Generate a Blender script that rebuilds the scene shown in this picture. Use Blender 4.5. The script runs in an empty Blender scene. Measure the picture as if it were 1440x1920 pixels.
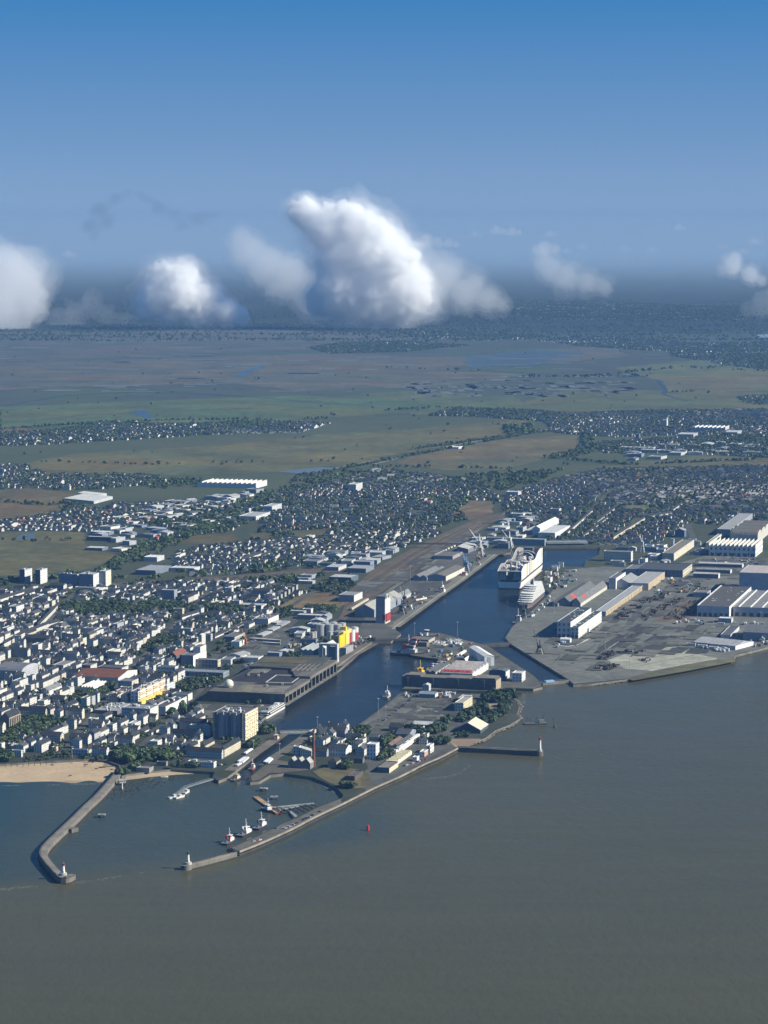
import bpy, math, random, zlib
import numpy as np
from mathutils import Vector, Matrix, noise
from mathutils.geometry import delaunay_2d_cdt
S = bpy.context.scene
COL = S.collection
rnd = random.Random(7)
# ---------------------------------------------------------------- camera (a long lens from an aircraft, 655 m up)
H = 655.0; F = 5000.0; HZ = 440.0
PT = math.atan((960 - HZ) / F); SP, CP = math.sin(PT), math.cos(PT)
Q = 3.5                                   # quay and town level above the water
def G(u, v, z=Q):
    """The place on the level z that the photograph shows at (u, v)."""
    x = (u - 720) / F; y = (v - 960) / F
    k = (H - z) / (SP + y * CP)
    return Vector((x * k, (CP - y * SP) * k, z))
def PROJ(p):
    dy = p[1]; dz = p[2] - H
    zc = dy * CP - dz * SP; yc = -dy * SP - dz * CP
    return (720 + F * p[0] / zc, 960 + F * yc / zc)
def Z(ox, oy, s):
    f = lambda x, y: (ox + x / s, oy + y / s)
    f.s = s
    return f
PX = Z(0, 0, 1)
cam = bpy.data.cameras.new('camera'); camo = bpy.data.objects.new('camera', cam); COL.objects.link(camo)
camo.location = (0, 0, H); camo.rotation_euler = (math.pi / 2 - PT, 0, 0)
cam.sensor_fit = 'VERTICAL'; cam.sensor_height = 38.4; cam.lens = 100; cam.clip_start = 1; cam.clip_end = 4e5
S.camera = camo
# ---------------------------------------------------------------- daylight
EL, AZ = math.radians(33), math.radians(-11)
w = bpy.data.worlds.new("World"); S.world = w; w.use_nodes = True
nt = w.node_tree; bg = nt.nodes['Background']
sky = nt.nodes.new('ShaderNodeTexSky'); sky.sky_type = 'NISHITA'
sky.sun_disc = False; sky.sun_elevation = EL; sky.sun_rotation = math.pi / 2 - AZ
sky.altitude = 650; sky.air_density = 1.0; sky.dust_density = 0.2; sky.ozone_density = 5
tc = nt.nodes.new('ShaderNodeTexCoord'); sx = nt.nodes.new('ShaderNodeSeparateXYZ')
mr = nt.nodes.new('ShaderNodeMapRange'); cx = nt.nodes.new('ShaderNodeCombineXYZ')
mr.inputs['From Min'].default_value = -0.012; mr.inputs['From Max'].default_value = 0.09
mr.inputs['To Min'].default_value = 0.20; mr.inputs['To Max'].default_value = 0.30
# the air seen from up here is clear: the sky is read higher up than the true elevation near the horizon
mx = nt.nodes.new('ShaderNodeMath'); mx.operation = 'MAXIMUM'
nt.links.new(tc.outputs['Generated'], sx.inputs[0])
nt.links.new(sx.outputs['Z'], mr.inputs['Value'])
nt.links.new(mr.outputs[0], mx.inputs[0]); nt.links.new(sx.outputs['Z'], mx.inputs[1])
nt.links.new(sx.outputs['X'], cx.inputs['X']); nt.links.new(sx.outputs['Y'], cx.inputs['Y']); nt.links.new(mx.outputs[0], cx.inputs['Z'])
nrm = nt.nodes.new('ShaderNodeVectorMath'); nrm.operation = 'NORMALIZE'
nt.links.new(cx.outputs[0], nrm.inputs[0]); nt.links.new(nrm.outputs[0], sky.inputs[0])
hs = nt.nodes.new('ShaderNodeHueSaturation'); ms = nt.nodes.new('ShaderNodeMapRange'); ms.inputs['From Min'].default_value = 0.0; ms.inputs['From Max'].default_value = 0.085; ms.inputs['To Min'].default_value = .82; ms.inputs['To Max'].default_value = 1.24
nt.links.new(sx.outputs['Z'], ms.inputs['Value']); nt.links.new(ms.outputs[0], hs.inputs['Saturation'])
hs.inputs['Hue'].default_value = .496; nt.links.new(sky.outputs[0], hs.inputs['Color']); nt.links.new(hs.outputs[0], bg.inputs[0]); bg.inputs[1].default_value = 0.065
sun = bpy.data.lights.new('sun', 'SUN'); suno = bpy.data.objects.new('sun', sun); COL.objects.link(suno)
sun.energy = 5.0; sun.angle = math.radians(0.5); sun.color = (1, .95, .80)
suno.rotation_euler = Vector((math.cos(EL) * math.cos(AZ), math.cos(EL) * math.sin(AZ), math.sin(EL))).to_track_quat('Z', 'Y').to_euler()
S.view_settings.view_transform = 'Standard'; S.view_settings.look = 'None'; S.view_settings.exposure = 0.95; S.view_settings.gamma = 1
S.cycles.use_denoising = True
S.cycles.max_bounces = 36; S.cycles.volume_bounces = 32; S.cycles.diffuse_bounces = 2; S.cycles.glossy_bounces = 2
# ---------------------------------------------------------------- materials
MATS = {}
class NT:
    def __init__(s, name, rough=.85):
        m = bpy.data.materials.new(name); m.use_nodes = True; s.m = m; s.t = m.node_tree
        s.b = s.t.nodes['Principled BSDF']; s.b.inputs['Roughness'].default_value = rough
        s.b.inputs['Specular IOR Level'].default_value = .25
        MATS[name] = m
    def n(s, k, **kw):
        d = s.t.nodes.new('ShaderNode' + k)
        for a, v in kw.items(): setattr(d, a, v)
        return d
    def l(s, a, b): s.t.links.new(a, b)
    def math(s, op, a, b=None, c=None):
        d = s.n('Math', operation=op)
        for i, x in enumerate((a, b, c)):
            if x is None: continue
            if isinstance(x, (int, float)): d.inputs[i].default_value = x
            else: s.l(x, d.inputs[i])
        return d.outputs[0]
    def mix(s, f, a, b, bt='MIX'):
        d = s.n('Mix', data_type='RGBA', blend_type=bt)
        for i, x in ((0, f), (6, a), (7, b)):
            if isinstance(x, (int, float)): d.inputs[i].default_value = x
            elif isinstance(x, tuple): d.inputs[i].default_value = (*x, 1)
            else: s.l(x, d.inputs[i])
        return d.outputs[2]
    def attr(s, nm): return s.n('Attribute', attribute_name=nm)
    def noise(s, scale, detail=4, rough=.55, vec=None, dist=0):
        d = s.n('TexNoise'); d.inputs['Scale'].default_value = scale; d.inputs['Detail'].default_value = detail
        d.inputs['Roughness'].default_value = rough; d.inputs['Distortion'].default_value = dist
        if vec is None:
            if not hasattr(s, 'geo'): s.geo = s.n('NewGeometry')
            vec = s.geo.outputs['Position']
        s.l(vec, d.inputs['Vector']); return d.outputs['Fac']
    def ramp(s, f, stops):
        d = s.n('ValToRGB'); e = d.color_ramp.elements
        while len(e) < len(stops): e.new(.5)
        for k, (p, c) in enumerate(stops): e[k].position = p; e[k].color = (*c, 1)
        s.l(f, d.inputs[0]); return d.outputs[0]
    def rng(s, v, a, b, c=0., d=1., smooth=False):
        k = s.n('MapRange'); k.clamp = True
        if smooth: k.interpolation_type = 'SMOOTHSTEP'
        s.l(v, k.inputs[0])
        for i, x in enumerate((a, b, c, d)): k.inputs[i + 1].default_value = x
        return k.outputs[0]
    def base(s, c): s.l(c, s.b.inputs['Base Color'])
def grey(f):
    return (f, f, f)
# plain tinted surface with weathering
def mk_plain(name, rough, amt, scale, al=.78):
    t = NT(name, rough); a = t.attr('tint').outputs['Color']
    n1 = t.noise(scale, 5, .65); oi = t.n('ObjectInfo').outputs['Random']
    k = t.math('MULTIPLY', t.rng(n1, .3, .7, al * (1 - amt), al * (1 + amt)), t.rng(oi, 0, 1, .93, 1.05))
    v = t.n('VectorMath', operation='SCALE'); t.l(a, v.inputs[0]); t.l(k, v.inputs['Scale'])
    t.base(v.outputs[0]); return t
mk_plain('plain', .85, .16, .12)
mk_plain('paint', .4, .06, .1, .9)
t = mk_plain('roofing', .85, .28, .18); t.b.inputs['Specular IOR Level'].default_value = .08
mk_plain('concrete', .9, .32, .07, .66)
t = mk_plain('metal', .45, .12, .1); t.b.inputs['Metallic'].default_value = .3
# masonry with rows of windows: UV is in metres along the wall and up it
t = NT('facade', .8); a = t.attr('tint').outputs['Color']
uv = t.n('UVMap'); s3 = t.n('SeparateXYZ'); t.l(uv.outputs[0], s3.inputs[0])
fu = t.math('FRACT', t.math('DIVIDE', s3.outputs[0], 3.1)); fv = t.math('FRACT', t.math('DIVIDE', s3.outputs[1], 3.0))
wu = t.math('MULTIPLY', t.math('GREATER_THAN', fu, .34), t.math('LESS_THAN', fu, .74))
wv = t.math('MULTIPLY', t.math('GREATER_THAN', fv, .3), t.math('LESS_THAN', fv, .78))
wm = t.math('MULTIPLY', wu, wv)
wn = t.n('TexWhiteNoise', noise_dimensions='2D'); fl = t.n('VectorMath', operation='FLOOR'); sc = t.n('VectorMath', operation='DIVIDE')
sc.inputs[1].default_value = (3.1, 3.0, 1); t.l(uv.outputs[0], sc.inputs[0]); t.l(sc.outputs[0], fl.inputs[0]); t.l(fl.outputs[0], wn.inputs['Vector'])
n1 = t.noise(.12, 5, .65); v = t.n('VectorMath', operation='SCALE'); t.l(a, v.inputs[0]); t.l(t.rng(n1, .3, .7, .68, .92), v.inputs['Scale'])
gl = t.mix(wn.outputs['Value'], (.025, .03, .038), (.16, .16, .16))
t.base(t.mix(wm, v.outputs[0], gl)); t.l(t.math('SUBTRACT', .85, t.math('MULTIPLY', wm, .55)), t.b.inputs['Roughness'])
# foliage
t = NT('foliage', .7); a = t.attr('tint').outputs['Color']
n1 = t.noise(.02, 3); n2 = t.noise(.35, 2); oi = t.n('ObjectInfo').outputs['Random']
k = t.math('MULTIPLY', t.math('MULTIPLY', t.rng(n1, .3, .7, .8, 1.4), t.rng(n2, .3, .7, .65, 1.4)), t.rng(oi, 0, 1, .8, 1.2))
v = t.n('VectorMath', operation='SCALE'); t.l(a, v.inputs[0]); t.l(k, v.inputs['Scale']); t.base(v.outputs[0])
# paving / asphalt: patches, stains, joints
t = NT('paving', .9); a = t.attr('tint').outputs['Color']
n1 = t.noise(.012, 6, .7); n2 = t.noise(.09, 4, .7); n3 = t.noise(.6, 3)
k = t.math('MULTIPLY', t.math('MULTIPLY', t.rng(n1, .3, .7, .48, .9), t.rng(n2, .3, .7, .72, 1.25)), t.rng(n3, .3, .7, .85, 1.15))
v = t.n('VectorMath', operation='SCALE'); t.l(a, v.inputs[0]); t.l(k, v.inputs['Scale']); t.base(t.mix(1, v.outputs[0], (.98, 1.0, .9), 'MULTIPLY'))
# open grassland
t = NT('grassland', .95); a = t.attr('tint').outputs['Color']
n1 = t.noise(.004, 6, .65); n2 = t.noise(.03, 4, .7); n3 = t.noise(.0016, 4, .6)
k = t.math('MULTIPLY', t.rng(n1, .3, .7, .55, 1.15), t.rng(n2, .3, .7, .65, 1.32))
v = t.n('VectorMath', operation='SCALE'); t.l(a, v.inputs[0]); t.l(k, v.inputs['Scale'])
dry = t.mix(t.rng(n3, .42, .66), v.outputs[0], t.mix(1, v.outputs[0], (1.5, 1.05, .8), 'MULTIPLY')); t.base(dry)
# sand
t = NT('sand', .95); a = t.attr('tint').outputs['Color']
n1 = t.noise(.02, 6, .7); n2 = t.noise(.25, 3)
k = t.math('MULTIPLY', t.rng(n1, .3, .7, .56, .77), t.rng(n2, .3, .7, .86, 1.1))
v = t.n('VectorMath', operation='SCALE'); t.l(a, v.inputs[0]); t.l(k, v.inputs['Scale']); t.base(v.outputs[0])
# glass
t = NT('glass', .12); t.b.inputs['Base Color'].default_value = (.02, .028, .035, 1); t.b.inputs['Specular IOR Level'].default_value = .6
# rails
# ---------------------------------------------------------------- mesh builder
class MB:
    def __init__(s): s.v = []; s.f = []; s.t = []; s.mi = []; s.uv = []; s.mats = []; s.sm = []
    def m(s, name):
        if name not in s.mats: s.mats.append(name)
        return s.mats.index(name)
    def face(s, pts, tint, mat='plain', uv=None, smooth=False):
        b = len(s.v); s.v += [tuple(p) for p in pts]
        s.f.append(tuple(range(b, b + len(pts)))); s.t.append(tint); s.mi.append(s.m(mat))
        s.uv += uv if uv else [(0., 0.)] * len(pts); s.sm.append(smooth)
    def wall(s, p, q, z0, z1, tint, mat='facade', win=True, ws=1., z0b=None):
        L = math.hypot(q[0] - p[0], q[1] - p[1])
        n = max(1, round(L / (3.1 * ws))) * 3.1
        hh = max(1, round((z1 - z0) / (3.0 * ws))) * 3.0
        uv = [(0, 0), (n, 0), (n, hh), (0, hh)] if win else None
        s.face([(p[0], p[1], z0), (q[0], q[1], z0), (q[0], q[1], z1), (p[0], p[1], z1)], tint, mat, uv)
    def box(s, x0, x1, y0, y1, z0, z1, tint, mat='plain', top=None, tmat=None, win=False, bottom=False, ws=1.):
        c = [(x0, y0), (x1, y0), (x1, y1), (x0, y1)]
        for i in range(4): s.wall(c[i], c[(i + 1) % 4], z0, z1, tint, mat, win, ws)
        s.face([(x, y, z1) for x, y in c], top or tint, tmat or mat)
        if bottom: s.face([(x, y, z0) for x, y in reversed(c)], tint, mat)
    def prism(s, poly, z0, z1, tint, mat='plain', top=None, tmat=None, win=False, ws=1.):
        n = len(poly)
        ar = sum(poly[i][0] * poly[(i + 1) % n][1] - poly[(i + 1) % n][0] * poly[i][1] for i in range(n))
        if ar < 0: poly = poly[::-1]
        for i in range(n): s.wall(poly[i], poly[(i + 1) % n], z0, z1, tint, mat, win, ws)
        s.face([(x, y, z1) for x, y in poly], top or tint, tmat or mat)
    def cyl(s, x, y, r, z0, z1, tint, mat='plain', n=14, r1=None, top=None, cap=True):
        r1 = r if r1 is None else r1
        a = [(math.cos(6.28318 * i / n), math.sin(6.28318 * i / n)) for i in range(n)]
        for i in range(n):
            (ca, sa), (cb, sb) = a[i], a[(i + 1) % n]
            s.face([(x + ca * r, y + sa * r, z0), (x + cb * r, y + sb * r, z0), (x + cb * r1, y + sb * r1, z1), (x + ca * r1, y + sa * r1, z1)], tint, mat, smooth=n > 8)
        if cap and r1 > .01: s.face([(x + c * r1, y + d * r1, z1) for c, d in a], top or tint, mat)
    def dome(s, x, y, r, z, tint, mat='paint', n=18, k=7, lo=0.):
        for j in range(k):
            a0 = lo + (1.5708 - lo) * j / k; a1 = lo + (1.5708 - lo) * (j + 1) / k
            for i in range(n):
                b0 = 6.28318 * i / n; b1 = 6.28318 * (i + 1) / n
                P = lambda a, b: (x + r * math.cos(a) * math.cos(b), y + r * math.cos(a) * math.sin(b), z + r * math.sin(a))
                s.face([P(a0, b0), P(a0, b1), P(a1, b1), P(a1, b0)], tint, mat, smooth=True)
    def bar(s, p, q, r, tint, mat='paint', n=4):
        p = Vector(p); q = Vector(q); d = (q - p)
        if d.length < 1e-6: return
        a = d.orthogonal().normalized(); b = d.normalized().cross(a)
        C = [(a * math.cos(6.28318 * (i + .5) / n) + b * math.sin(6.28318 * (i + .5) / n)) * r for i in range(n)]
        for i in range(n):
            j = (i + 1) % n
            s.face([p + C[i], p + C[j], q + C[j], q + C[i]], tint, mat)
        s.face([q + c for c in C], tint, mat); s.face([p + c for c in reversed(C)], tint, mat)
    def build(s, name, parent=None, loc=None, rz=0.):
        me = bpy.data.meshes.new(name); me.from_pydata(s.v, [], s.f)
        for n in s.mats: me.materials.append(MATS[n])
        me.polygons.foreach_set('material_index', s.mi)
        me.polygons.foreach_set('use_smooth', s.sm)
        a = me.attributes.new('tint', 'FLOAT_COLOR', 'FACE')
        a.data.foreach_set('color', np.array([(*c, 1.) for c in s.t], dtype=np.float32).ravel())
        u = me.uv_layers.new(name='UVMap'); u.data.foreach_set('uv', np.array(s.uv, dtype=np.float32).ravel())
        me.update()
        o = bpy.data.objects.new(name, me); COL.objects.link(o)
        if parent: o.parent = parent
        if loc is not None: o.location = loc; o.rotation_euler = (0, 0, rz)
        return o
def tag(o, label=None, cat=None, group=None, kind=None):
    if label: o['label'] = label
    if cat: o['category'] = cat
    if group: o['group'] = group
    if kind: o['kind'] = kind
    return o
def thing(name, label, cat, loc, rz=0., group=None):
    o = bpy.data.objects.new(name, None); COL.objects.link(o); o.empty_display_size = .1
    o.location = loc; o.rotation_euler = (0, 0, rz)
    return tag(o, label, cat, group)
def kids(o): return [c for c in KID.get(o.name, [])]
def copy_tree(o, loc, rz=None, label=None):
    c = o.copy(); COL.objects.link(c); c.location = loc
    if rz is not None: c.rotation_euler = (0, 0, rz)
    if label: c['label'] = label
    for ch in list(o.children):
        d = ch.copy(); COL.objects.link(d); d.parent = c
        for g in list(ch.children):
            e = g.copy(); COL.objects.link(e); e.parent = d
    return c
# ---------------------------------------------------------------- colours (true surface colours)
WHITE = (.62, .605, .57); CREAM = (.56, .50, .38); GREY = (.36, .36, .36); LGREY = (.5, .5, .49); DGREY = (.09, .09, .095)
SLATE = (.04, .044, .052); RED = (.33, .045, .045); YEL = (.75, .5, .05); TILE = (.24, .085, .05); CONC = (.27, .25, .225); DCONC = (.15, .14, .13)
ASPH = (.07, .07, .072); STEEL = (.2, .21, .22); BLUE = (.06, .14, .3); GRASS = (.07, .085, .03); SAND = (.52, .39, .25); BLACK = (.015, .015, .017)
# ---------------------------------------------------------------- what is already built on (4 m cells), so that nothing is put on top of it
OX, OY, CS, NX, NY = -1300., 2900., 4., 700, 1400
OCC = np.zeros((NY, NX), dtype=np.uint8)
def inpoly(P, x, y):
    c = False; n = len(P); j = n - 1
    for i in range(n):
        xi, yi = P[i][0], P[i][1]; xj, yj = P[j][0], P[j][1]
        if (yi > y) != (yj > y) and x < (xj - xi) * (y - yi) / (yj - yi) + xi: c = not c
        j = i
    return c
def mark(P, val=1):
    ys = [p[1] for p in P]; n = len(P)
    r0 = max(0, int((min(ys) - OY) / CS)); r1 = min(NY - 1, int((max(ys) - OY) / CS) + 1)
    for r in range(r0, r1 + 1):
        y = OY + (r + .5) * CS; xs = []
        for i in range(n):
            a, b = P[i], P[(i + 1) % n]
            if (a[1] > y) != (b[1] > y): xs.append(a[0] + (y - a[1]) * (b[0] - a[0]) / (b[1] - a[1]))
        xs.sort()
        for k in range(0, len(xs) - 1, 2):
            c0 = max(0, int(round((xs[k] - OX) / CS))); c1 = min(NX, int(round((xs[k + 1] - OX) / CS)))
            if c1 > c0: OCC[r, c0:c1] = np.maximum(OCC[r, c0:c1], val)
def occ(x, y):
    c = int((x - OX) / CS); r = int((y - OY) / CS)
    return OCC[r, c] if 0 <= c < NX and 0 <= r < NY else 0
TH = math.atan2(.963, .27)                # the way the streets and quays run
def axes(th): return Vector((math.sin(th), -math.cos(th))), Vector((math.cos(th), math.sin(th)))
LM = []                                   # landmarks for describing the rest: (phrase, x, y)
def mesh_poly(name, pts3, tint, mat, kind='structure', label=None, cat=None):
    b = MB(); b.face(pts3, tint, mat); o = b.build(name); o['kind'] = kind
    return o
# ================================================================= THE SETTING: water, land, paving, fields
FARY = 17000.0
T_ = Z(440, 1350, 6); U_ = Z(640, 1330, 6); R1 = Z(1040, 1060, 7.2); R2 = Z(1240, 1080, 7.2); R3 = Z(1040, 980, 3.6); R4 = Z(1240, 960, 7.2)
SH = Z(900, 1000, 9); IS = Z(730, 1170, 6); TG = Z(400, 1480, 6); SB = Z(360, 1200, 4.8); L1 = Z(0, 1050, 6); L2 = Z(0, 1180, 6); L3 = Z(180, 1220, 6)
L4 = Z(0, 1320, 6); L5 = Z(220, 1340, 6); L6 = Z(220, 1080, 6); L7 = Z(440, 1080, 6); NQ = Z(760, 960, 7.2); N0 = Z(660, 960, 3.6)
UL = Z(0, 680, 2); UR = Z(720, 680, 2); R6 = Z(900, 880, 2.66667); I4 = Z(680, 1180, 3.6); Z1 = Z(0, 1400, 3); L0 = Z(0, 940, 3.6); N8 = Z(300, 960, 3.6); W7 = Z(560, 1120, 7.2)
CHANNEL = [(531, 1377), (498, 1400), (468, 1424), (452, 1437), (440, 1447), (425, 1458), (467, 1457), (500, 1428), (523, 1407), (563, 1379)]
BASIN = [(531, 1377), (512, 1364), (494, 1356), (489, 1350), (533, 1322), (632, 1259), (694, 1205), (697, 1203), (733, 1203), (752, 1188), (780, 1190), (768, 1202),
         (757, 1215), (770, 1227), (800, 1232), (823, 1234), (818, 1245), (800, 1256), (775, 1275), (753, 1292), (748, 1300), (710, 1330), (668, 1361), (658, 1364), (600, 1368), (570, 1372), (563, 1379)]
PENHOET = [(752, 1188), (738, 1179), (815, 1121), (860, 1090), (929, 1039), (957, 1036), (960, 1026), (1125, 1026), (1123, 1040), (1098, 1052), (1095, 1063), (1040, 1061),
           (1025, 1066), (1018, 1071), (1000, 1089), (1030, 1111), (1018, 1124), (988, 1152), (960, 1174), (946, 1196), (957, 1206), (913, 1209), (897, 1206), (880, 1202), (847, 1192), (823, 1186), (793, 1186), (780, 1190)]
JOUBERT = [(913, 1209), (957, 1206), (1066, 1273.5), (1015, 1281), (1002, 1267)]
FORT = [(753, 1292), (938, 1297), (935, 1301), (748, 1300)]
ESTUARY = [(-500, 2150), (1950, 2150), (1950, 1120), (1600, 1180), (1440, 1213), (1380, 1228), (1372, 1240), (1245, 1263), (1190, 1272), (1110, 1282), (1075, 1284), (1066, 1273.5), (1015, 1281),
           (1017, 1288), (1000, 1292), (943, 1290), (938, 1297), (935, 1301), (958, 1303), (966, 1312), (974, 1324), (969, 1341), (975, 1347), (958, 1358), (930, 1369), (910, 1384), (858, 1400),
           (857, 1403), (823, 1421), (795, 1433), (747, 1457), (702, 1477), (640, 1508), (587, 1533), (545, 1555), (490, 1580), (447, 1597), (440, 1598), (433, 1588), (483, 1567), (533, 1542), (556, 1531),
           (575, 1522), (594, 1513), (640, 1496), (644, 1491), (632, 1477), (607, 1465), (587, 1457), (557, 1453), (533, 1450), (507, 1453), (487, 1465), (469, 1467), (467, 1457), (425, 1458), (410, 1464), (398, 1457),
           (402, 1448), (397, 1447), (353, 1445), (320, 1443), (285, 1446), (240, 1452), (228, 1455), (219, 1453), (225, 1443), (222, 1436), (200, 1428), (167, 1425), (133, 1427), (67, 1430), (0, 1435), (-150, 1444), (-500, 1480)]
WATERS = [[G(u, v).xy for u, v in p] for p in (CHANNEL, BASIN, PENHOET, JOUBERT, FORT, ESTUARY)]
def in_water(x, y): return any(inpoly(p, x, y) for p in WATERS)
# land: one sheet cut along every quay, with the quay faces going down into the water
def make_land():
    pts = []; idx = {}; edges = []
    def vid(p):
        k = (round(p[0], 2), round(p[1], 2))
        if k not in idx: idx[k] = len(pts); pts.append(Vector(k))
        return idx[k]
    for P in WATERS:
        n = len(P)
        for i in range(n):
            a, b = vid(P[i]), vid(P[(i + 1) % n])
            if a != b: edges.append((a, b))
    X0, X1, Y0 = -5600, 5600, 1400
    xs = [X0, -2500, -1200, 0, 1200, 2500, X1]; ys = [Y0, 3000, 4500, 6000, 8000, 11000, 14000, FARY]
    rim = [(x, Y0) for x in xs] + [(X1, y) for y in ys[1:]] + [(x, FARY) for x in xs[::-1][1:]] + [(X0, y) for y in ys[::-1][1:-1]]
    r = [vid(p) for p in rim]
    edges += [(r[i], r[(i + 1) % len(r)]) for i in range(len(r))]
    for x in xs[1:-1]:
        for y in ys[1:-1]: vid((x, y))
    V, E, Fc, _, _, _ = delaunay_2d_cdt(pts, edges, [], 1, 1e-3)
    land = []
    for f in Fc:
        c = sum((V[i] for i in f), Vector((0, 0))) / len(f)
        land.append(not in_water(c.x, c.y))
    b = MB(); own = {}
    for f, ok in zip(Fc, land):
        if not ok: continue
        b.face([(V[i].x, V[i].y, Q) for i in f], (.1, .1, .1), 'terrain')
        for k in range(len(f)): own[(f[k], f[(k + 1) % len(f)])] = 1
    for f, ok in zip(Fc, land):
        if ok: continue
        for k in range(len(f)):
            i, j = f[k], f[(k + 1) % len(f)]
            if (j, i) in own:
                b.face([(V[i].x, V[i].y, -1.5), (V[j].x, V[j].y, -1.5), (V[j].x, V[j].y, Q), (V[i].x, V[i].y, Q)][::-1], (.2, .185, .16), 'concrete')
    o = b.build('ground'); o['kind'] = 'structure'
    return o
# ground: town soil and tarmac near the port, pasture and brown marsh beyond
t = NT('terrain', .95)
geo = t.n('NewGeometry'); t.geo = geo; sp = t.n('SeparateXYZ'); t.l(geo.outputs['Position'], sp.inputs[0])
n1 = t.noise(.006, 6, .7); n2 = t.noise(.05, 4, .7); n3 = t.noise(.0011, 6, .65); n4 = t.noise(.0032, 7, .7); n5 = t.noise(.0006, 5, .6, dist=.6)
town = t.mix(t.rng(n1, .42, .58), (.03, .04, .022), (.062, .062, .06)); town = t.mix(t.rng(n2, .45, .62), town, (.036, .044, .026))
past = t.mix(t.rng(n4, .38, .62), (.056, .074, .03), (.082, .086, .042)); past = t.mix(t.rng(n2, .5, .7), past, (.045, .055, .025))
mar = t.mix(t.rng(n4, .4, .6), (.066, .073, .058), (.048, .058, .046)); mar = t.mix(t.rng(n3, .48, .6), mar, (.062, .085, .04)); mar = t.mix(t.rng(n1, .6, .68), mar, (.028, .04, .05))
far = t.mix(t.rng(n3, .42, .58), (.01, .018, .014), (.026, .032, .02)); 
town = t.mix(t.rng(sp.outputs['Y'], 4650, 5000), town, t.mix(t.rng(n2, .42, .6), (.04, .052, .026), (.066, .07, .042)))
Yw = t.math('ADD', sp.outputs['Y'], t.math('MULTIPLY', t.math('SUBTRACT', n5, .5), 2600))
c = t.mix(t.rng(Yw, 6500, 6900), town, past); c = t.mix(t.rng(Yw, 9700, 10300), c, mar); c = t.mix(t.rng(Yw, 16600, 18500), c, far); t.base(t.mix(1, c, (.68, .72, .66), 'MULTIPLY'))
land = make_land()
fb = MB()
fb.face([(-42000, FARY + 50, 2), (42000, FARY + 50, 2), (42000, 26000, 2), (-42000, 26000, 2)], GRASS, 'terrain')
fb.face([(-90000, 26000, 2), (90000, 26000, 2), (90000, 90000, 2), (-90000, 90000, 2)], GRASS, 'terrain')
fo = fb.build('plain'); fo['kind'] = 'structure'
# ---- water: silty estuary, clearer harbour, blue basins
def mk_water(name, f):
    t = NT(name, .09); t.b.inputs['IOR'].default_value = 1.33; t.b.inputs['Specular IOR Level'].default_value = .035 if name == 'estuary' else .03
    t.geo = t.n('NewGeometry'); f(t)
    mp = t.n('Mapping'); mp.inputs['Rotation'].default_value = (0, 0, .5); mp.inputs['Scale'].default_value = (1, .45, 1); t.l(t.geo.outputs['Position'], mp.inputs[0])
    a = t.noise(.11, 5, .62, mp.outputs[0]); b = t.noise(.012, 4, .6)
    h = t.math('ADD', t.math('MULTIPLY', a, 1.0), t.math('MULTIPLY', b, 2.0))
    bm = t.n('Bump'); bm.inputs['Strength'].default_value = .6; bm.inputs['Distance'].default_value = 1.0; t.l(h, bm.inputs['Height']); t.l(bm.outputs[0], t.b.inputs['Normal'])
    t.l(t.rng(t.noise(.004, 5, .65), .35, .65, .1, .24), t.b.inputs['Roughness'])
A0 = G(-20, 1668, 0); A1 = G(345, 1625, 0)
def est(t):
    sp = t.n('SeparateXYZ'); t.l(t.geo.outputs['Position'], sp.inputs[0])
    # the current line runs from jetty head to jetty head: silt on the river side, clear water inside
    dx, dy = A1.x - A0.x, A1.y - A0.y; L = math.hypot(dx, dy)
    d = t.math('ADD', t.math('MULTIPLY', sp.outputs['X'], -dy / L), t.math('MULTIPLY', sp.outputs['Y'], dx / L))
    d = t.math('SUBTRACT', d, (-A0.x * dy + A0.y * dx) / L)
    w_ = t.math('MULTIPLY', t.math('SUBTRACT', t.noise(.008, 5, .6), .5), 60)
    inside = t.math('MULTIPLY', t.rng(t.math('ADD', d, w_), -25, 60, smooth=True), t.rng(t.math('ADD', sp.outputs['X'], w_), 60, -60, smooth=True))
    n = t.noise(.0025, 6, .65); m = t.noise(.03, 4, .65)
    silt = t.mix(t.rng(n, .35, .65), (.072, .067, .038), (.08, .073, .041))
    silt = t.mix(t.rng(m, .35, .65), silt, (.075, .07, .04))
    mq = t.n('Mapping'); mq.inputs['Rotation'].default_value = (0, 0, -.38); mq.inputs['Scale'].default_value = (.16, 1, 1); t.l(t.geo.outputs['Position'], mq.inputs[0])
    st_ = t.noise(.016, 6, .62, mq.outputs[0], 1.2); silt = t.mix(1, silt, t.mix(t.rng(st_, .36, .66), (.95, .965, .98), (1.05, 1.055, 1.03)), 'MULTIPLY')
    clear = t.mix(t.rng(n, .35, .65), (.043, .054, .044), (.056, .064, .05))
    teal = t.mix(t.rng(t.math('ADD', sp.outputs['X'], w_), -470, -380), (.022, .045, .048), clear)
    t.base(t.mix(1, t.mix(inside, silt, teal), (.72, .735, .7), 'MULTIPLY'))
mk_water('estuary', est)
mk_water('basin', lambda t: t.base(t.mix(t.rng(t.noise(.006, 5, .65), .35, .65), (.011, .015, .019), (.015, .02, .024))))
wb = MB(); wb.face([(-5500, 1420, 0), (5500, 1420, 0), (5500, 6000, 0), (-5500, 6000, 0)], WHITE, 'estuary'); wo = wb.build('sea'); wo['kind'] = 'structure'
bb = MB()
for P in (CHANNEL, BASIN, PENHOET, JOUBERT): bb.face([(p.x, p.y, .06) for p in (G(u, v) for u, v in P)][::-1], WHITE, 'basin')
bo = bb.build('water'); bo['kind'] = 'structure'
for P in WATERS: mark(P, 9)
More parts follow.
